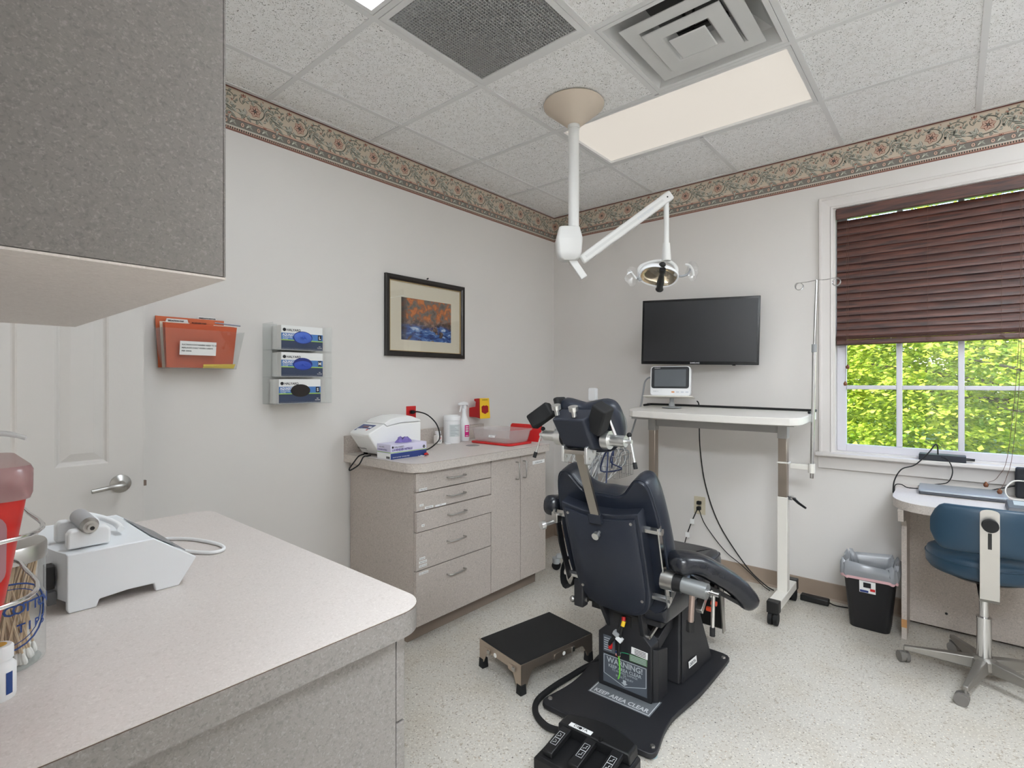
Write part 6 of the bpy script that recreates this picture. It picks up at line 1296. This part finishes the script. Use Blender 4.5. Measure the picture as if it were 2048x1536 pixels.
# wiring connectors and tie hanging over the decal
MB().tube([(-.01, yb - .004, .35), (-.008, yb - .02, .325), (-.02, yb - .03, .285), (-.05, yb - .03, .245), (-.052, yb - .025, .225)], .008, 8, sub=4).build('wire_loom', M_RUBBER, ch, smooth=60)
MB().tube([(.005, yb - .004, .35), (.002, yb - .02, .33), (-.005, yb - .032, .28), (-.012, yb - .032, .235), (-.014, yb - .028, .2)], .007, 8, sub=4).build('wire_loom', M_RUBBER, ch, smooth=60)
for x, z, m in ((-.02, .29, M_GREYP), (-.006, .272, M_WHITE)): MB().box(-.014, .014, -.01, .01, -.009, .009, M=Matrix.Translation((x, yb - .034, z)) @ Matrix.Rotation(R(28), 4, 'Y')).build('connector', m, ch, bevel=.002)
MB().cyl((-.052, yb - .026, .238), (-.053, yb - .026, .216), .0085, n=12).build('wire_sleeve', M_RED, ch, smooth=40)
MB().cyl((.004, yb - .014, .342), (.001, yb - .022, .322), .0085, n=12).build('wire_sleeve', mat('yellow plastic'), ch, smooth=40)
MB().cyl((.0, yb - .008, .356), (.003, yb - .014, .342), .0085, n=12).build('wire_sleeve', M_RED, ch, smooth=40)
M_GRN = mat('lime tie', (120, 210, 80), .5)
MB().ribbon([(-.014, yb - .03, .205), (-.012, yb - .025, .18), (-.013, yb - .018, .14), (-.017, yb - .012, .11), (-.026, yb - .008, .088)], .006, .0015, (1, 0, .1)).build('cable_tie', M_GRN, ch)
MB().tube([(-.008, yb - .02, .205), (.0, yb - .03, .216), (.02, yb - .03, .22), (.026, yb - .015, .212)], .0015, 5, sub=4).build('ground_wire', mat('green wire', (30, 130, 90), .4), ch)
# back hinge brackets, gas spring, lift arm, tower
for s in (-1, 1): MB().hexa([(s * .074 - .009, -.115, .28), (s * .074 + .009, -.115, .28), (s * .074 + .009, -.075, .275), (s * .074 - .009, -.075, .275)], [(s * .1 - .009, -.205, .475), (s * .1 + .009, -.205, .475), (s * .1 + .009, -.15, .47), (s * .1 - .009, -.15, .47)]).build('back_bracket', M_CHAR, ch, bevel=.003)
for s in (-1, 1): MB().cyl((s * .09 - .012, -.1, .29), (s * .09 + .012, -.1, .29), .008, n=14).build('hinge_bolt', M_STEEL, ch, smooth=40)
MB().cyl((.1, -.1, .29), (.11, .12, .37), .0075, n=14).build('gas_spring', M_STEEL, ch, smooth=40)
MB().hexa([(-.1, -.02, .2), (.105, -.02, .2), (.105, .3, .3), (-.1, .3, .3)], [(-.1, -.02, .255), (.105, -.02, .255), (.105, .3, .352), (-.1, .3, .352)]).build('lift_arm', M_CHAR, ch, bevel=.004)
MB().hexa([(-.165, .08, .0325), (.155, .08, .0325), (.185, .40, .0325), (-.185, .40, .0325)], [(-.13, .15, .35), (.13, .15, .35), (.135, .32, .35), (-.135, .32, .35)]).build('lift_tower', M_CHAR, ch, bevel=.008, seg=3)
MB().hexa([(.1575, .095, .036), (.1625, .095, .036), (.1905, .39, .036), (.1855, .39, .036)], [(.132, .16, .345), (.137, .16, .345), (.1405, .31, .345), (.1355, .31, .345)]).build('tower_side_cover', M_CHAR, ch, bevel=.002)
bd = Vector((.0281, .295, 0)).normalized(); bu_ = Vector((-.024, 0, .309)).normalized()
bdg = MB().prism([(0, 0), (.075, 0), (.075, .028), (0, .028)], (.1665, .16, .075), bd, bu_, (.0012, 0, 0)).build('badge', M_PAPER, ch)
text('DEXTA', .019, M_INK, bdg, (.1680, .168, .082), bd, bu_, world=False, off=.0008, bold=.0004, sx=.9)
kc = MB().box(-.13, .145, -.2, -.082, .0321, .0329).build('floor_decal', mat('grey decal', (104, 108, 112), .45), ch)
o_ = [(-.124, -.194), (.139, -.194), (.139, -.09), (-.124, -.09)]
bl_ = MB()
for i in range(4):
    a, c = o_[i], o_[(i + 1) % 4]
    if i == 2: continue
    bl_.box(min(a[0], c[0]) - .0015, max(a[0], c[0]) + .0015, min(a[1], c[1]) - .0015, max(a[1], c[1]) + .0015, .0331, .0335)
bl_.build('decal_outline', mat('bright decal print', (206, 208, 210), .5), kc)
text('KEEP AREA CLEAR', .0345, mat('bright decal print'), kc, (.0075, -.183, .0330), (1, 0, 0), (0, 1, 0), world=False, align='CENTER', off=.0006, bold=.0008, sx=.86)
MB().tube([(-.14, .15, .04), (-.235, .0, .02), (-.262, -.14, .016), (-.275, -.26, .016), (-.27, -.37, .016), (-.225, -.44, .016), (-.15, -.475, .016), (-.08, -.48, .03)], .0125, 10, sub=6).build('foot_control_hose', M_RUBBER, ch, smooth=60)
# ------------------------------------------------------------------ foot control with three rocker pedals
fc = thing('foot_control', 'black three-pedal foot control on the floor behind the chair base', 'foot control', (1.685, -2.13, 0), R(3))
out_ = [(-.145, -.13), (.15, -.13), (.152, .08)] + [(.15 - .3 * i / 10, .088 + .05 * math.sin(math.pi * i / 10)) for i in range(11)] + [(-.148, .07)]
n = len(out_); b = MB()
def fz_(y): return .048 if y < -.03 else (.09 if y > .06 else .05)
b.loft([[Vector((x, y, .004)) for x, y in out_], [Vector((x * 1.0, y, .04)) for x, y in out_], [Vector((x * .95, y * .95, .05)) for x, y in out_]]); b.build('lower_case', M_BLACK, fc, bevel=.002)
hoodp = [(.143, .02)] + [(.143 - .286 * i / 10, .086 + .042 * math.sin(math.pi * i / 10)) for i in range(11)] + [(-.143, .02)]
MB().loft([[Vector((x, y, .0505)) for x, y in hoodp], [Vector((x * .98, y * .97, .083)) for x, y in hoodp], [Vector((x * .94, y * .9 + .004, .088)) for x, y in hoodp]]).build('hood', M_BLACK, fc, bevel=.004, seg=2)
for k, x in enumerate((-.102, .0, .1)):
    Mq = Matrix.Translation((x, -.045, .068)) @ Matrix.Rotation(R(6), 4, 'X')
    pd = MB().box(-.0195, .0195, -.068, .064, -.009, .011, M=Mq).build('pedal', M_BLACK, fc, bevel=.003)
    for j in range(2):
        fr_ = MB(); y0, y1 = (-.03, .002) if j == 0 else (.002, .034)
        for (a0, a1, c0, c1) in ((-.0115, .0115, y0, y0 + .0012), (-.0115, .0115, y1 - .0012, y1), (-.0115, -.0103, y0, y1), (.0103, .0115, y0, y1)): fr_.box(a0, a1, c0, c1, .0112, .0116, M=Mq)
        fr_.build('icon_frame', mat('bright decal print'), pd)
        yy = (y0 + y1) / 2
        MB().tube([Mq @ Vector(p) for p in ((-.006, yy - .008, .0118), (-.002, yy - .004, .0118), (.004, yy - .004, .0118), (.002, yy + .004, .0118), (.006 if k else -.004, yy + .008, .0118))], .0008, 5).build('icon', mat('bright decal print'), pd)
nm = MB().prism([(-.045, -.008), (.045, -.008), (.045, .012), (-.045, .012)], (-.05, .041, .0835), (1, -.05, 0), (0, 1, .1), (0, 0, .0012)).build('name_badge', M_PAPER, fc) if False else MB().box(-.1, -.01, .026, .046, .0865, .0895).build('name_badge', M_PAPER, fc)
text('DE  TA', .018, M_INK, nm, (-.055, .0305, .0896), (1, 0, 0), (0, 1, 0), world=False, align='CENTER', off=.0006, bold=.0002)
MB().cyl((-.056, .036, .0897), (-.056, .036, .0902), .0065, n=16).build('logo_disc', M_INK, nm)
MB().cyl((.028, .028, .086), (.028, .028, .102), .0085, n=14).build('guide_peg', M_BLACK, fc, smooth=40)
# ------------------------------------------------------------------ step stool
ss = thing('step_stool', 'low steel step stool with black rubber top beside the drawer cabinet', 'step stool', (1.143, -1.728, 0), R(-10.4))
hw, hl = .150, .224
M_SSTEEL = mat('stainless steel', (186, 172, 158), .34, .9, bump=(60, .04, .001))
MB().box(-hw + .003, hw - .003, -hl + .003, hl - .003, .122, .132).build('rubber_top', mat('black rubber tread', (26, 26, 26), .8, bump=(300, .3, .001)), ss, bevel=.002)
def apron(L, foot):
    pts = [(-L, 0.036), (-L, .13), (L, .13), (L, .036), (L - foot, .036)]
    pts += [(L - foot - .012 - .035 * (1 - math.cos(R(15 * i))), .036 + .052 * math.sin(R(15 * i))) for i in range(7)]
    pts += [(-(L - foot - .012 - .035 * (1 - math.cos(R(15 * i)))), .036 + .052 * math.sin(R(15 * i))) for i in range(6, -1, -1)] + [(-L + foot, .036)]
    return pts
def apron_mesh(L, foot, o, u, d):
    # as quads from a strip: legs + band
    b = MB(); o, u, d = Vector(o), Vector(u), Vector(d); Z = Vector((0, 0, 1)); top = .1295
    prof = [(-L, .034), (-L + foot, .034)] + [(-L + foot + .01 + .04 * i / 6, .034 + .058 * math.sin(R(15 * i))) for i in range(7)]
    prof = prof + [(-a, c) for a, c in prof[::-1]]
    for i in range(len(prof) - 1):
        a, c = prof[i], prof[i + 1]
        p = [o + u * a[0] + Z * a[1], o + u * c[0] + Z * c[1], o + u * c[0] + Z * top, o + u * a[0] + Z * top]
        b.add(p + [q + d for q in p], [(0, 1, 2, 3), (7, 6, 5, 4), (0, 4, 5, 1), (2, 6, 7, 3)])
    return b
for nm, L, o, u, d in (('x', hw, (0, -hl, 0), (1, 0, 0), (0, .003, 0)), ('x', hw, (0, hl, 0), (1, 0, 0), (0, -.003, 0)), ('y', hl - .003, (hw, 0, 0), (0, 1, 0), (-.003, 0, 0)), ('y', hl - .003, (-hw, 0, 0), (0, 1, 0), (.003, 0, 0))):
    apron_mesh(L, .022, o, u, d).build('apron', M_SSTEEL, ss)
for sx in (-1, 1):
    for sy in (-1, 1): 
        MB().hexa([(sx * (hw + .004) - (.034 if sx > 0 else 0), sy * (hl + .004) - (.034 if sy > 0 else 0), 0), (sx * (hw + .004) + (.034 if sx < 0 else 0), sy * (hl + .004) - (.034 if sy > 0 else 0), 0), (sx * (hw + .004) + (.034 if sx < 0 else 0), sy * (hl + .004) + (.034 if sy < 0 else 0), 0), (sx * (hw + .004) - (.034 if sx > 0 else 0), sy * (hl + .004) + (.034 if sy < 0 else 0), 0)],
                  [(sx * (hw + .002) - (.03 if sx > 0 else 0), sy * (hl + .002) - (.03 if sy > 0 else 0), .044), (sx * (hw + .002) + (.03 if sx < 0 else 0), sy * (hl + .002) - (.03 if sy > 0 else 0), .044), (sx * (hw + .002) + (.03 if sx < 0 else 0), sy * (hl + .002) + (.03 if sy < 0 else 0), .044), (sx * (hw + .002) - (.03 if sx > 0 else 0), sy * (hl + .002) + (.03 if sy < 0 else 0), .044)]).build('rubber_foot', M_RUBBER, ss, bevel=.003)
for x in (-.09, .09):
    MB().prism(rrect(.05, .028, .01), (x, -hl, .095), (1, 0, 0), (0, 0, 1), (0, -.003, 0)).build('stack_latch', M_SSTEEL, ss, bevel=.001)
    MB().box(x + .01, x + .028, -hl - .012, -hl - .003, .092, .108).build('latch_hook', M_STEEL, ss, bevel=.002)
MB().prism(rrect(.12, .026, .01), (hw, .03, .1), (0, 1, 0), (0, 0, 1), (.003, 0, 0)).build('stack_latch', M_SSTEEL, ss, bevel=.001)
MB().box(hw + .003, hw + .012, .075, .095, .092, .115).build('latch_hook', M_STEEL, ss, bevel=.002)
MB().prism(ellipse(.009, .009, 16), (hw + .003, .03, .1), (0, 1, 0), (0, 0, 1), (.001, 0, 0)).build('round_label', M_PAPER, ss)
MB().prism(ellipse(.010, .010, 16), (-.03, -hl, .1), (1, 0, 0), (0, 0, 1), (0, -.001, 0)).build('round_label', M_PAPER, ss)
# ------------------------------------------------------------------ waste bin with liner
wb_ = thing('waste_bin', 'black waste bin with white drawstring liner beside the desk', 'waste bin', (2.303, -.232, 0))
def wr(z, w, d, r=.03): return [Vector((x, y, z)) for x, y in rrect(w, d, r, 4)]
MB().loft([wr(.001, .175, .165), wr(.004, .18, .17), wr(.30, .232, .212), wr(.306, .24, .22), wr(.315, .24, .22), wr(.315, .228, .208), wr(.03, .17, .16)]).build('bin_body', mat('bin black plastic', (27, 27, 30), .4), wb_, smooth=40)
rnd = random.Random(8); n = 40; rings = []
def lr_(z, w, d, amp, ph=0):
    P_ = rrect(w, d, .04, 9); out = []
    for i, (x, y) in enumerate(P_):
        k = 1 + amp * math.sin(i * 2.1 + ph) + amp * .7 * math.sin(i * 3.7 + ph * 2); out.append(Vector((x * k, y * k, z + amp * .35 * math.sin(i * 1.3 + ph))))
    return out
M_LINER = glass_mat('white liner film', (244, 246, 248), .06, .62, (226, 230, 236), .25)
MB().loft([lr_(.285, .262, .24, .012), lr_(.31, .262, .242, .02, 1), lr_(.345, .258, .238, .035, 2), lr_(.362, .245, .225, .04, 3), lr_(.35, .222, .2, .03, 4), lr_(.30, .2, .185, .03, 5), lr_(.2, .17, .15, .03, 6), lr_(.12, .15, .14, .02, 7)], cap=False).build('liner', M_LINER, wb_, smooth=60)
MB().loft([lr_(.272, .256, .236, .010), lr_(.287, .264, .243, .012)], cap=False).build('drawstring', mat('pink drawstring', (220, 178, 182), .6), wb_, smooth=60)
lb = MB().hexa([(-.04, -.1045, .205), (.032, -.1045, .205), (.032, -.1035, .205), (-.04, -.1035, .205)], [(-.04, -.1135, .27), (.032, -.1135, .27), (.032, -.1125, .27), (-.04, -.1125, .27)]).build('label_print', M_PAPER, wb_)
MB().hexa([(-.038, -.1055, .207), (.0, -.1055, .207), (.0, -.1048, .207), (-.038, -.1048, .207)], [(-.038, -.1072, .219), (.0, -.1072, .219), (.0, -.1065, .219), (-.038, -.1065, .219)]).build('print_band', M_NAVY, lb)
MB().hexa([(.008, -.107, .218), (.03, -.107, .218), (.03, -.1063, .218), (.008, -.1063, .218)], [(.008, -.109, .232), (.03, -.109, .232), (.03, -.1083, .232), (.008, -.1083, .232)]).build('price_mark', M_RED, lb)
MB().hexa([(-.022, -.1115, .235), (.012, -.1115, .235), (.012, -.1107, .235), (-.022, -.1107, .235)], [(-.022, -.1148, .262), (.012, -.1148, .262), (.012, -.1138, .262), (-.022, -.1138, .262)]).build('picture_print', M_INK, lb)
# ------------------------------------------------------------------ built-in desk under the window
dk = thing('desk', 'grey laminate desk with rounded corner under the window', 'desk', (3.1, -.3, 0))
ZD = .757
r = .2; poly = [(2.412, -.022)] + [(2.412, -.36)] + [(2.412 + .16 - .16 * math.cos(R(15 * i)), -.40 - .2 * math.sin(R(15 * i))) for i in range(7)] + [(4.04, -.60), (4.04, -.022)]
MB().prism(poly, (0, 0, ZD - .041), (1, 0, 0), (0, 1, 0), (0, 0, .0395)).build('edge_band', M_EDGE, dk, world=True, smooth=30)
MB().prism(poly, (0, 0, ZD - .0013), (1, 0, 0), (0, 1, 0), (0, 0, .0013)).build('top_sheet', M_TOP, dk, world=True, smooth=30)
MB().prism([(-.31, 0), (-.022, 0), (-.022, ZD - .042), (-.56, ZD - .042), (-.54, ZD - .10), (-.36, ZD - .13), (-.31, ZD - .17)], (2.443, 0, 0), (0, 1, 0), (0, 0, 1), (.022, 0, 0)).build('side_panel', M_LAM, dk, world=True)
MB().box(2.4652, 4.04, -.075, -.055, .02, ZD - .042).build('modesty_panel', M_LAM, dk, world=True)
MB().prism([(-.312, .06), (-.306, .06), (-.306, .105), (-.312, .10)], (2.4425, 0, 0), (0, 1, 0), (0, 0, 1), (.023, 0, 0)).build('chipped_edge', mat('bare particle board', (176, 130, 84), .8), dk, world=True)
MB().cyl((2.62, -.0752, .1), (2.62, -.077, .1), .006, n=12).build('screw_hole', M_BLACK, dk, world=True)
# laptop
lp = thing('laptop', 'closed silver laptop lying on the desk', 'laptop', (2.685, -.15, ZD))
Ml_ = Matrix.Translation((2.678, -.175, ZD + .0008)) @ Matrix.Rotation(R(1), 4, 'Z')
MB().prism(rrect(.335, .225, .012), (0, 0, .001), (1, 0, 0), (0, 1, 0), (0, 0, .013)).xf(Ml_).build('base', mat('grey laptop base', (74, 76, 82), .4), lp, world=True, bevel=.002)
ld = MB().prism(rrect(.337, .227, .012), (0, 0, .0145), (1, 0, 0), (0, 1, 0), (0, 0, .009)).xf(Ml_).build('lid', mat('silver laptop lid', (186, 194, 202), .32, .6), lp, world=True, bevel=.0015)
text('DELL', .016, mat('dark logo', (70, 74, 80), .4), ld, Ml_ @ Vector((0, -.005, .0236)), (1, 0, 0), (0, 1, 0), align='CENTER')
# docking bar with cords on the sill
db = thing('docking_station', 'flat black docking bar lying on the window sill', 'docking station', (2.6, -.03, WZ0))
MB().box(2.503, 2.70, -.052, .03, WZ0 + .0005, WZ0 + .034).build('case', mat('black dock plastic', (36, 40, 48), .4), db, world=True, bevel=.003)
text('DELL', .012, M_INK, db, (2.62, -.0525, WZ0 + .012), (1, 0, 0), (0, 0, 1))
MB().cyl((2.70, -.03, WZ0 + .022), (2.735, -.028, WZ0 + .02), .003, n=8).cyl((2.70, -.01, WZ0 + .012), (2.735, -.01, WZ0 + .012), .003, n=8).build('plug_leads', M_RUBBER, db, world=True)
def cord(label, pts, r=.0032, m=M_RUBBER, nm='laptop_cable'): tag(MB().tube(pts, r, 8, sub=7).build(nm, m, smooth=60), label, 'cable')
zc = ZD + .004
cord('black cable arching from the docking bar down over the desk edge', [(2.585, -.055, WZ0 + .037), (2.583, -.065, .985), (2.573, -.075, .995), (2.545, -.1, .95), (2.49, -.13, .885), (2.435, -.16, .86), (2.405, -.19, .80), (2.40, -.21, .735)])
cord('thin black cable looping from the sill to behind the laptop', [(2.60, -.058, WZ0 + .025), (2.63, -.09, .915), (2.645, -.1, .86), (2.625, -.08, .80), (2.57, -.035, .775), (2.535, -.03, zc)], .0026)
cord('black cable running along the desk into the left side of the laptop', [(2.406, -.2, .72), (2.404, -.14, .765), (2.43, -.13, .772), (2.455, -.14, zc), (2.485, -.15, zc), (2.503, -.155, zc + .003)], .0026)
cord('black cable hanging down the wall beside the desk', [(2.425, -.05, ZD - .045), (2.426, -.04, .60), (2.43, -.035, .50), (2.437, -.035, .38), (2.437, -.04, .2)], .0035)
cord('pale grey cable curving beside the speaker on the desk', [(2.92, -.10, .845), (2.875, -.1, .84), (2.845, -.13, .80), (2.86, -.15, zc + .001), (2.92, -.16, zc)], .0035, M_OFFW)
cord('dark cable crossing behind the laptop toward the speaker', [(2.63, -.035, zc), (2.75, -.04, zc + .002), (2.83, -.05, .79), (2.92, -.055, .825)], .0025)
us = thing('cable_clip', 'small clear cable clip on the desk behind the laptop', 'clip', (2.515, -.035, ZD))
MB().tube([(2.50, -.055, ZD + .003), (2.515, -.05, ZD + .012), (2.535, -.03, ZD + .012), (2.52, -.028, ZD + .005)], .003, 6, sub=4).build('clip_loop', M_GREYP, us, world=True)
sp_ = thing('speaker', 'small black fabric speaker at the right edge of the desk', 'speaker', (2.95, -.07, ZD))
MB().box(2.885, 3.03, -.095, -.025, ZD + .0005, .905).build('case', mat('black speaker cloth', (34, 36, 40), .8, bump=(500, .5, .001)), sp_, world=True, bevel=.006)
MB().cyl((2.93, -.0955, .82), (2.93, -.097, .82), .008, n=16).build('badge', M_WHITE, sp_, world=True)
ph = thing('desk_phone', 'grey desk phone cut by the right edge of the picture', 'phone', (2.93, -.43, ZD))
MB().hexa([(2.83, -.51, ZD + .001), (3.02, -.51, ZD + .001), (3.02, -.36, ZD + .001), (2.83, -.36, ZD + .001)], [(2.835, -.505, ZD + .022), (3.015, -.505, ZD + .022), (3.015, -.365, ZD + .034), (2.835, -.365, ZD + .034)]).build('base', mat('phone grey', (86, 88, 92), .45), ph, world=True, bevel=.003)
MB().hexa([(2.855, -.455, ZD + .0265), (3.0, -.455, ZD + .0265), (3.0, -.385, ZD + .0325), (2.855, -.385, ZD + .0325)], [(2.855, -.455, ZD + .0285), (3.0, -.455, ZD + .0285), (3.0, -.385, ZD + .0345), (2.855, -.385, ZD + .0345)]).build('display', mat('phone display', (176, 184, 190), .3), ph, world=True)
# ------------------------------------------------------------------ swivel stool with back
sw_ = thing('swivel_stool', 'blue vinyl swivel stool with steel back bracket at the desk', 'stool', (2.752, -.566, 0), R(2))
M_BLUEV = mat('teal blue vinyl', (38, 62, 80), .38, spec=.5, bump=(160, .1, .0015)); M_CASTB = mat('cast aluminium', (150, 146, 140), .4, .7)
MB().lathe([(0, .485), (.15, .485), (.19, .495), (.203, .515), (.205, .55), (.198, .575), (.17, .592), (.1, .597), (0, .598)], (0, 0, 0), 48).build('seat_cushion', M_BLUEV, sw_, smooth=50)
MB().tube([(.2045 * math.cos(R(7.5 * i)), .2045 * math.sin(R(7.5 * i)), .556) for i in range(48)], .003, 5, closed=True).build('piping', M_BLUEV, sw_, smooth=60)
MB().lathe([(0, .466), (.12, .466), (.16, .484), (0, .484)], (0, 0, 0), 32).build('seat_pan', M_BLACK, sw_, smooth=40)
MB().cyl((0, 0, .27), (0, 0, .466), .017, n=20).build('gas_stem', M_CHROME, sw_, smooth=40)
MB().cyl((0, 0, .09), (0, 0, .285), .026, n=24).cyl((0, 0, .285), (0, 0, .292), .0275, n=24).build('column', M_CHROME, sw_, smooth=40)
MB().lathe([(0, .05), (.035, .05), (.05, .07), (.045, .105), (.03, .118), (0, .118)], (0, 0, 0), 28).build('hub', M_CASTB, sw_, smooth=40)
for k in range(5):
    a = R(182.5 + 72 * k); dx_, dy_ = math.cos(a), math.sin(a); sd_ = Vector((-dy_, dx_, 0)); rr_ = []
    for q, w_, h_, z_ in ((.03, .05, .05, .085), (.12, .042, .042, .082), (.22, .03, .028, .076), (.285, .024, .02, .072)): c = Vector((dx_ * q, dy_ * q, z_)); rr_.append([c + sd_ * x * w_ / 2 + Vector((0, 0, z * h_ / 2)) for x, z in ((-1, -1), (1, -1), (.8, 1), (-.8, 1))])
    lg = MB().loft(rr_).build('base_leg', M_CASTB, sw_, bevel=.004)
    e = Vector((dx_ * .28, dy_ * .28, 0)); hd_ = R(30 + 50 * k); wv = Vector((math.cos(hd_), math.sin(hd_), 0))
    c_ = e + Vector((0, 0, .025)) + Vector((-wv.y, wv.x, 0)) * .012
    MB().cyl(e + Vector((0, 0, .045)), e + Vector((0, 0, .068)), .006, n=10).cyl(c_ - wv * .02, c_ - wv * .004, .025, n=22).cyl(c_ + wv * .004, c_ + wv * .02, .025, n=22).build('caster', mat('grey caster', (116, 112, 108), .5), lg, smooth=40)
    MB().cyl(c_ - wv * .0045, c_ + wv * .0045, .021, n=18).box(-.012, .012, -.012, .012, .03, .052, M=Matrix.Translation(e)).build('caster_hood', mat('grey caster'), lg, smooth=40)
# curved back pad
rings = []
K = 25
for i in range(K):
    th = R(-90 + (i - (K - 1) / 2) * 62 / (K - 1) * 1.0); Rr = .355; cx, cy = 0, .135
    e = abs(i - (K - 1) / 2) / ((K - 1) / 2); hh_ = .098 * (1 - max(0, (e - .72) / .28) ** 2.2 * .62); zc_ = .715 + .004 - .006 * e
    ring = []
    for j in range(20):
        a = 2 * math.pi * j / 20; dz = math.copysign(abs(math.sin(a)) ** .55, math.sin(a)) * hh_; dr_ = math.copysign(abs(math.cos(a)) ** .7, math.cos(a)) * .022 * (1 - .5 * max(0, (e - .85) / .15))
        ring.append(Vector((cx + (Rr + dr_) * math.cos(th), cy + (Rr + dr_) * math.sin(th), zc_ + dz)))
    rings.append(ring)
MB().loft(rings).build('back_pad', M_BLUEV, sw_, smooth=50)
brp = [Vector((0, -.250, .80)), Vector((0, -.252, .74)), Vector((0, -.253, .64)), Vector((0, -.252, .60)), Vector((0, -.250, .50)), Vector((0, -.247, .448)), Vector((0, -.225, .432)), Vector((0, -.15, .44)), Vector((0, -.03, .46))]
bk = MB().ribbon(brp, .06, .006, (1, 0, 0)).build('back_bracket', M_STEEL, sw_)
MB().prism(ellipse(.03, .014, 20, 0, 0), (0, -.247, .80), (1, 0, 0), (0, 0, 1), (0, -.006, 0)).build('bracket_top', M_STEEL, sw_)
MB().box(-.006, .006, -.2572, -.2555, .655, .72).build('bracket_slot', M_BLACK, bk)
MB().cyl((0, -.253, .755), (0, -.268, .755), .012, n=16).cyl((0, -.268, .755), (0, -.289, .755), .0265, .0255, n=24).build('adjusting_knob', M_RUBBER, sw_, smooth=40)
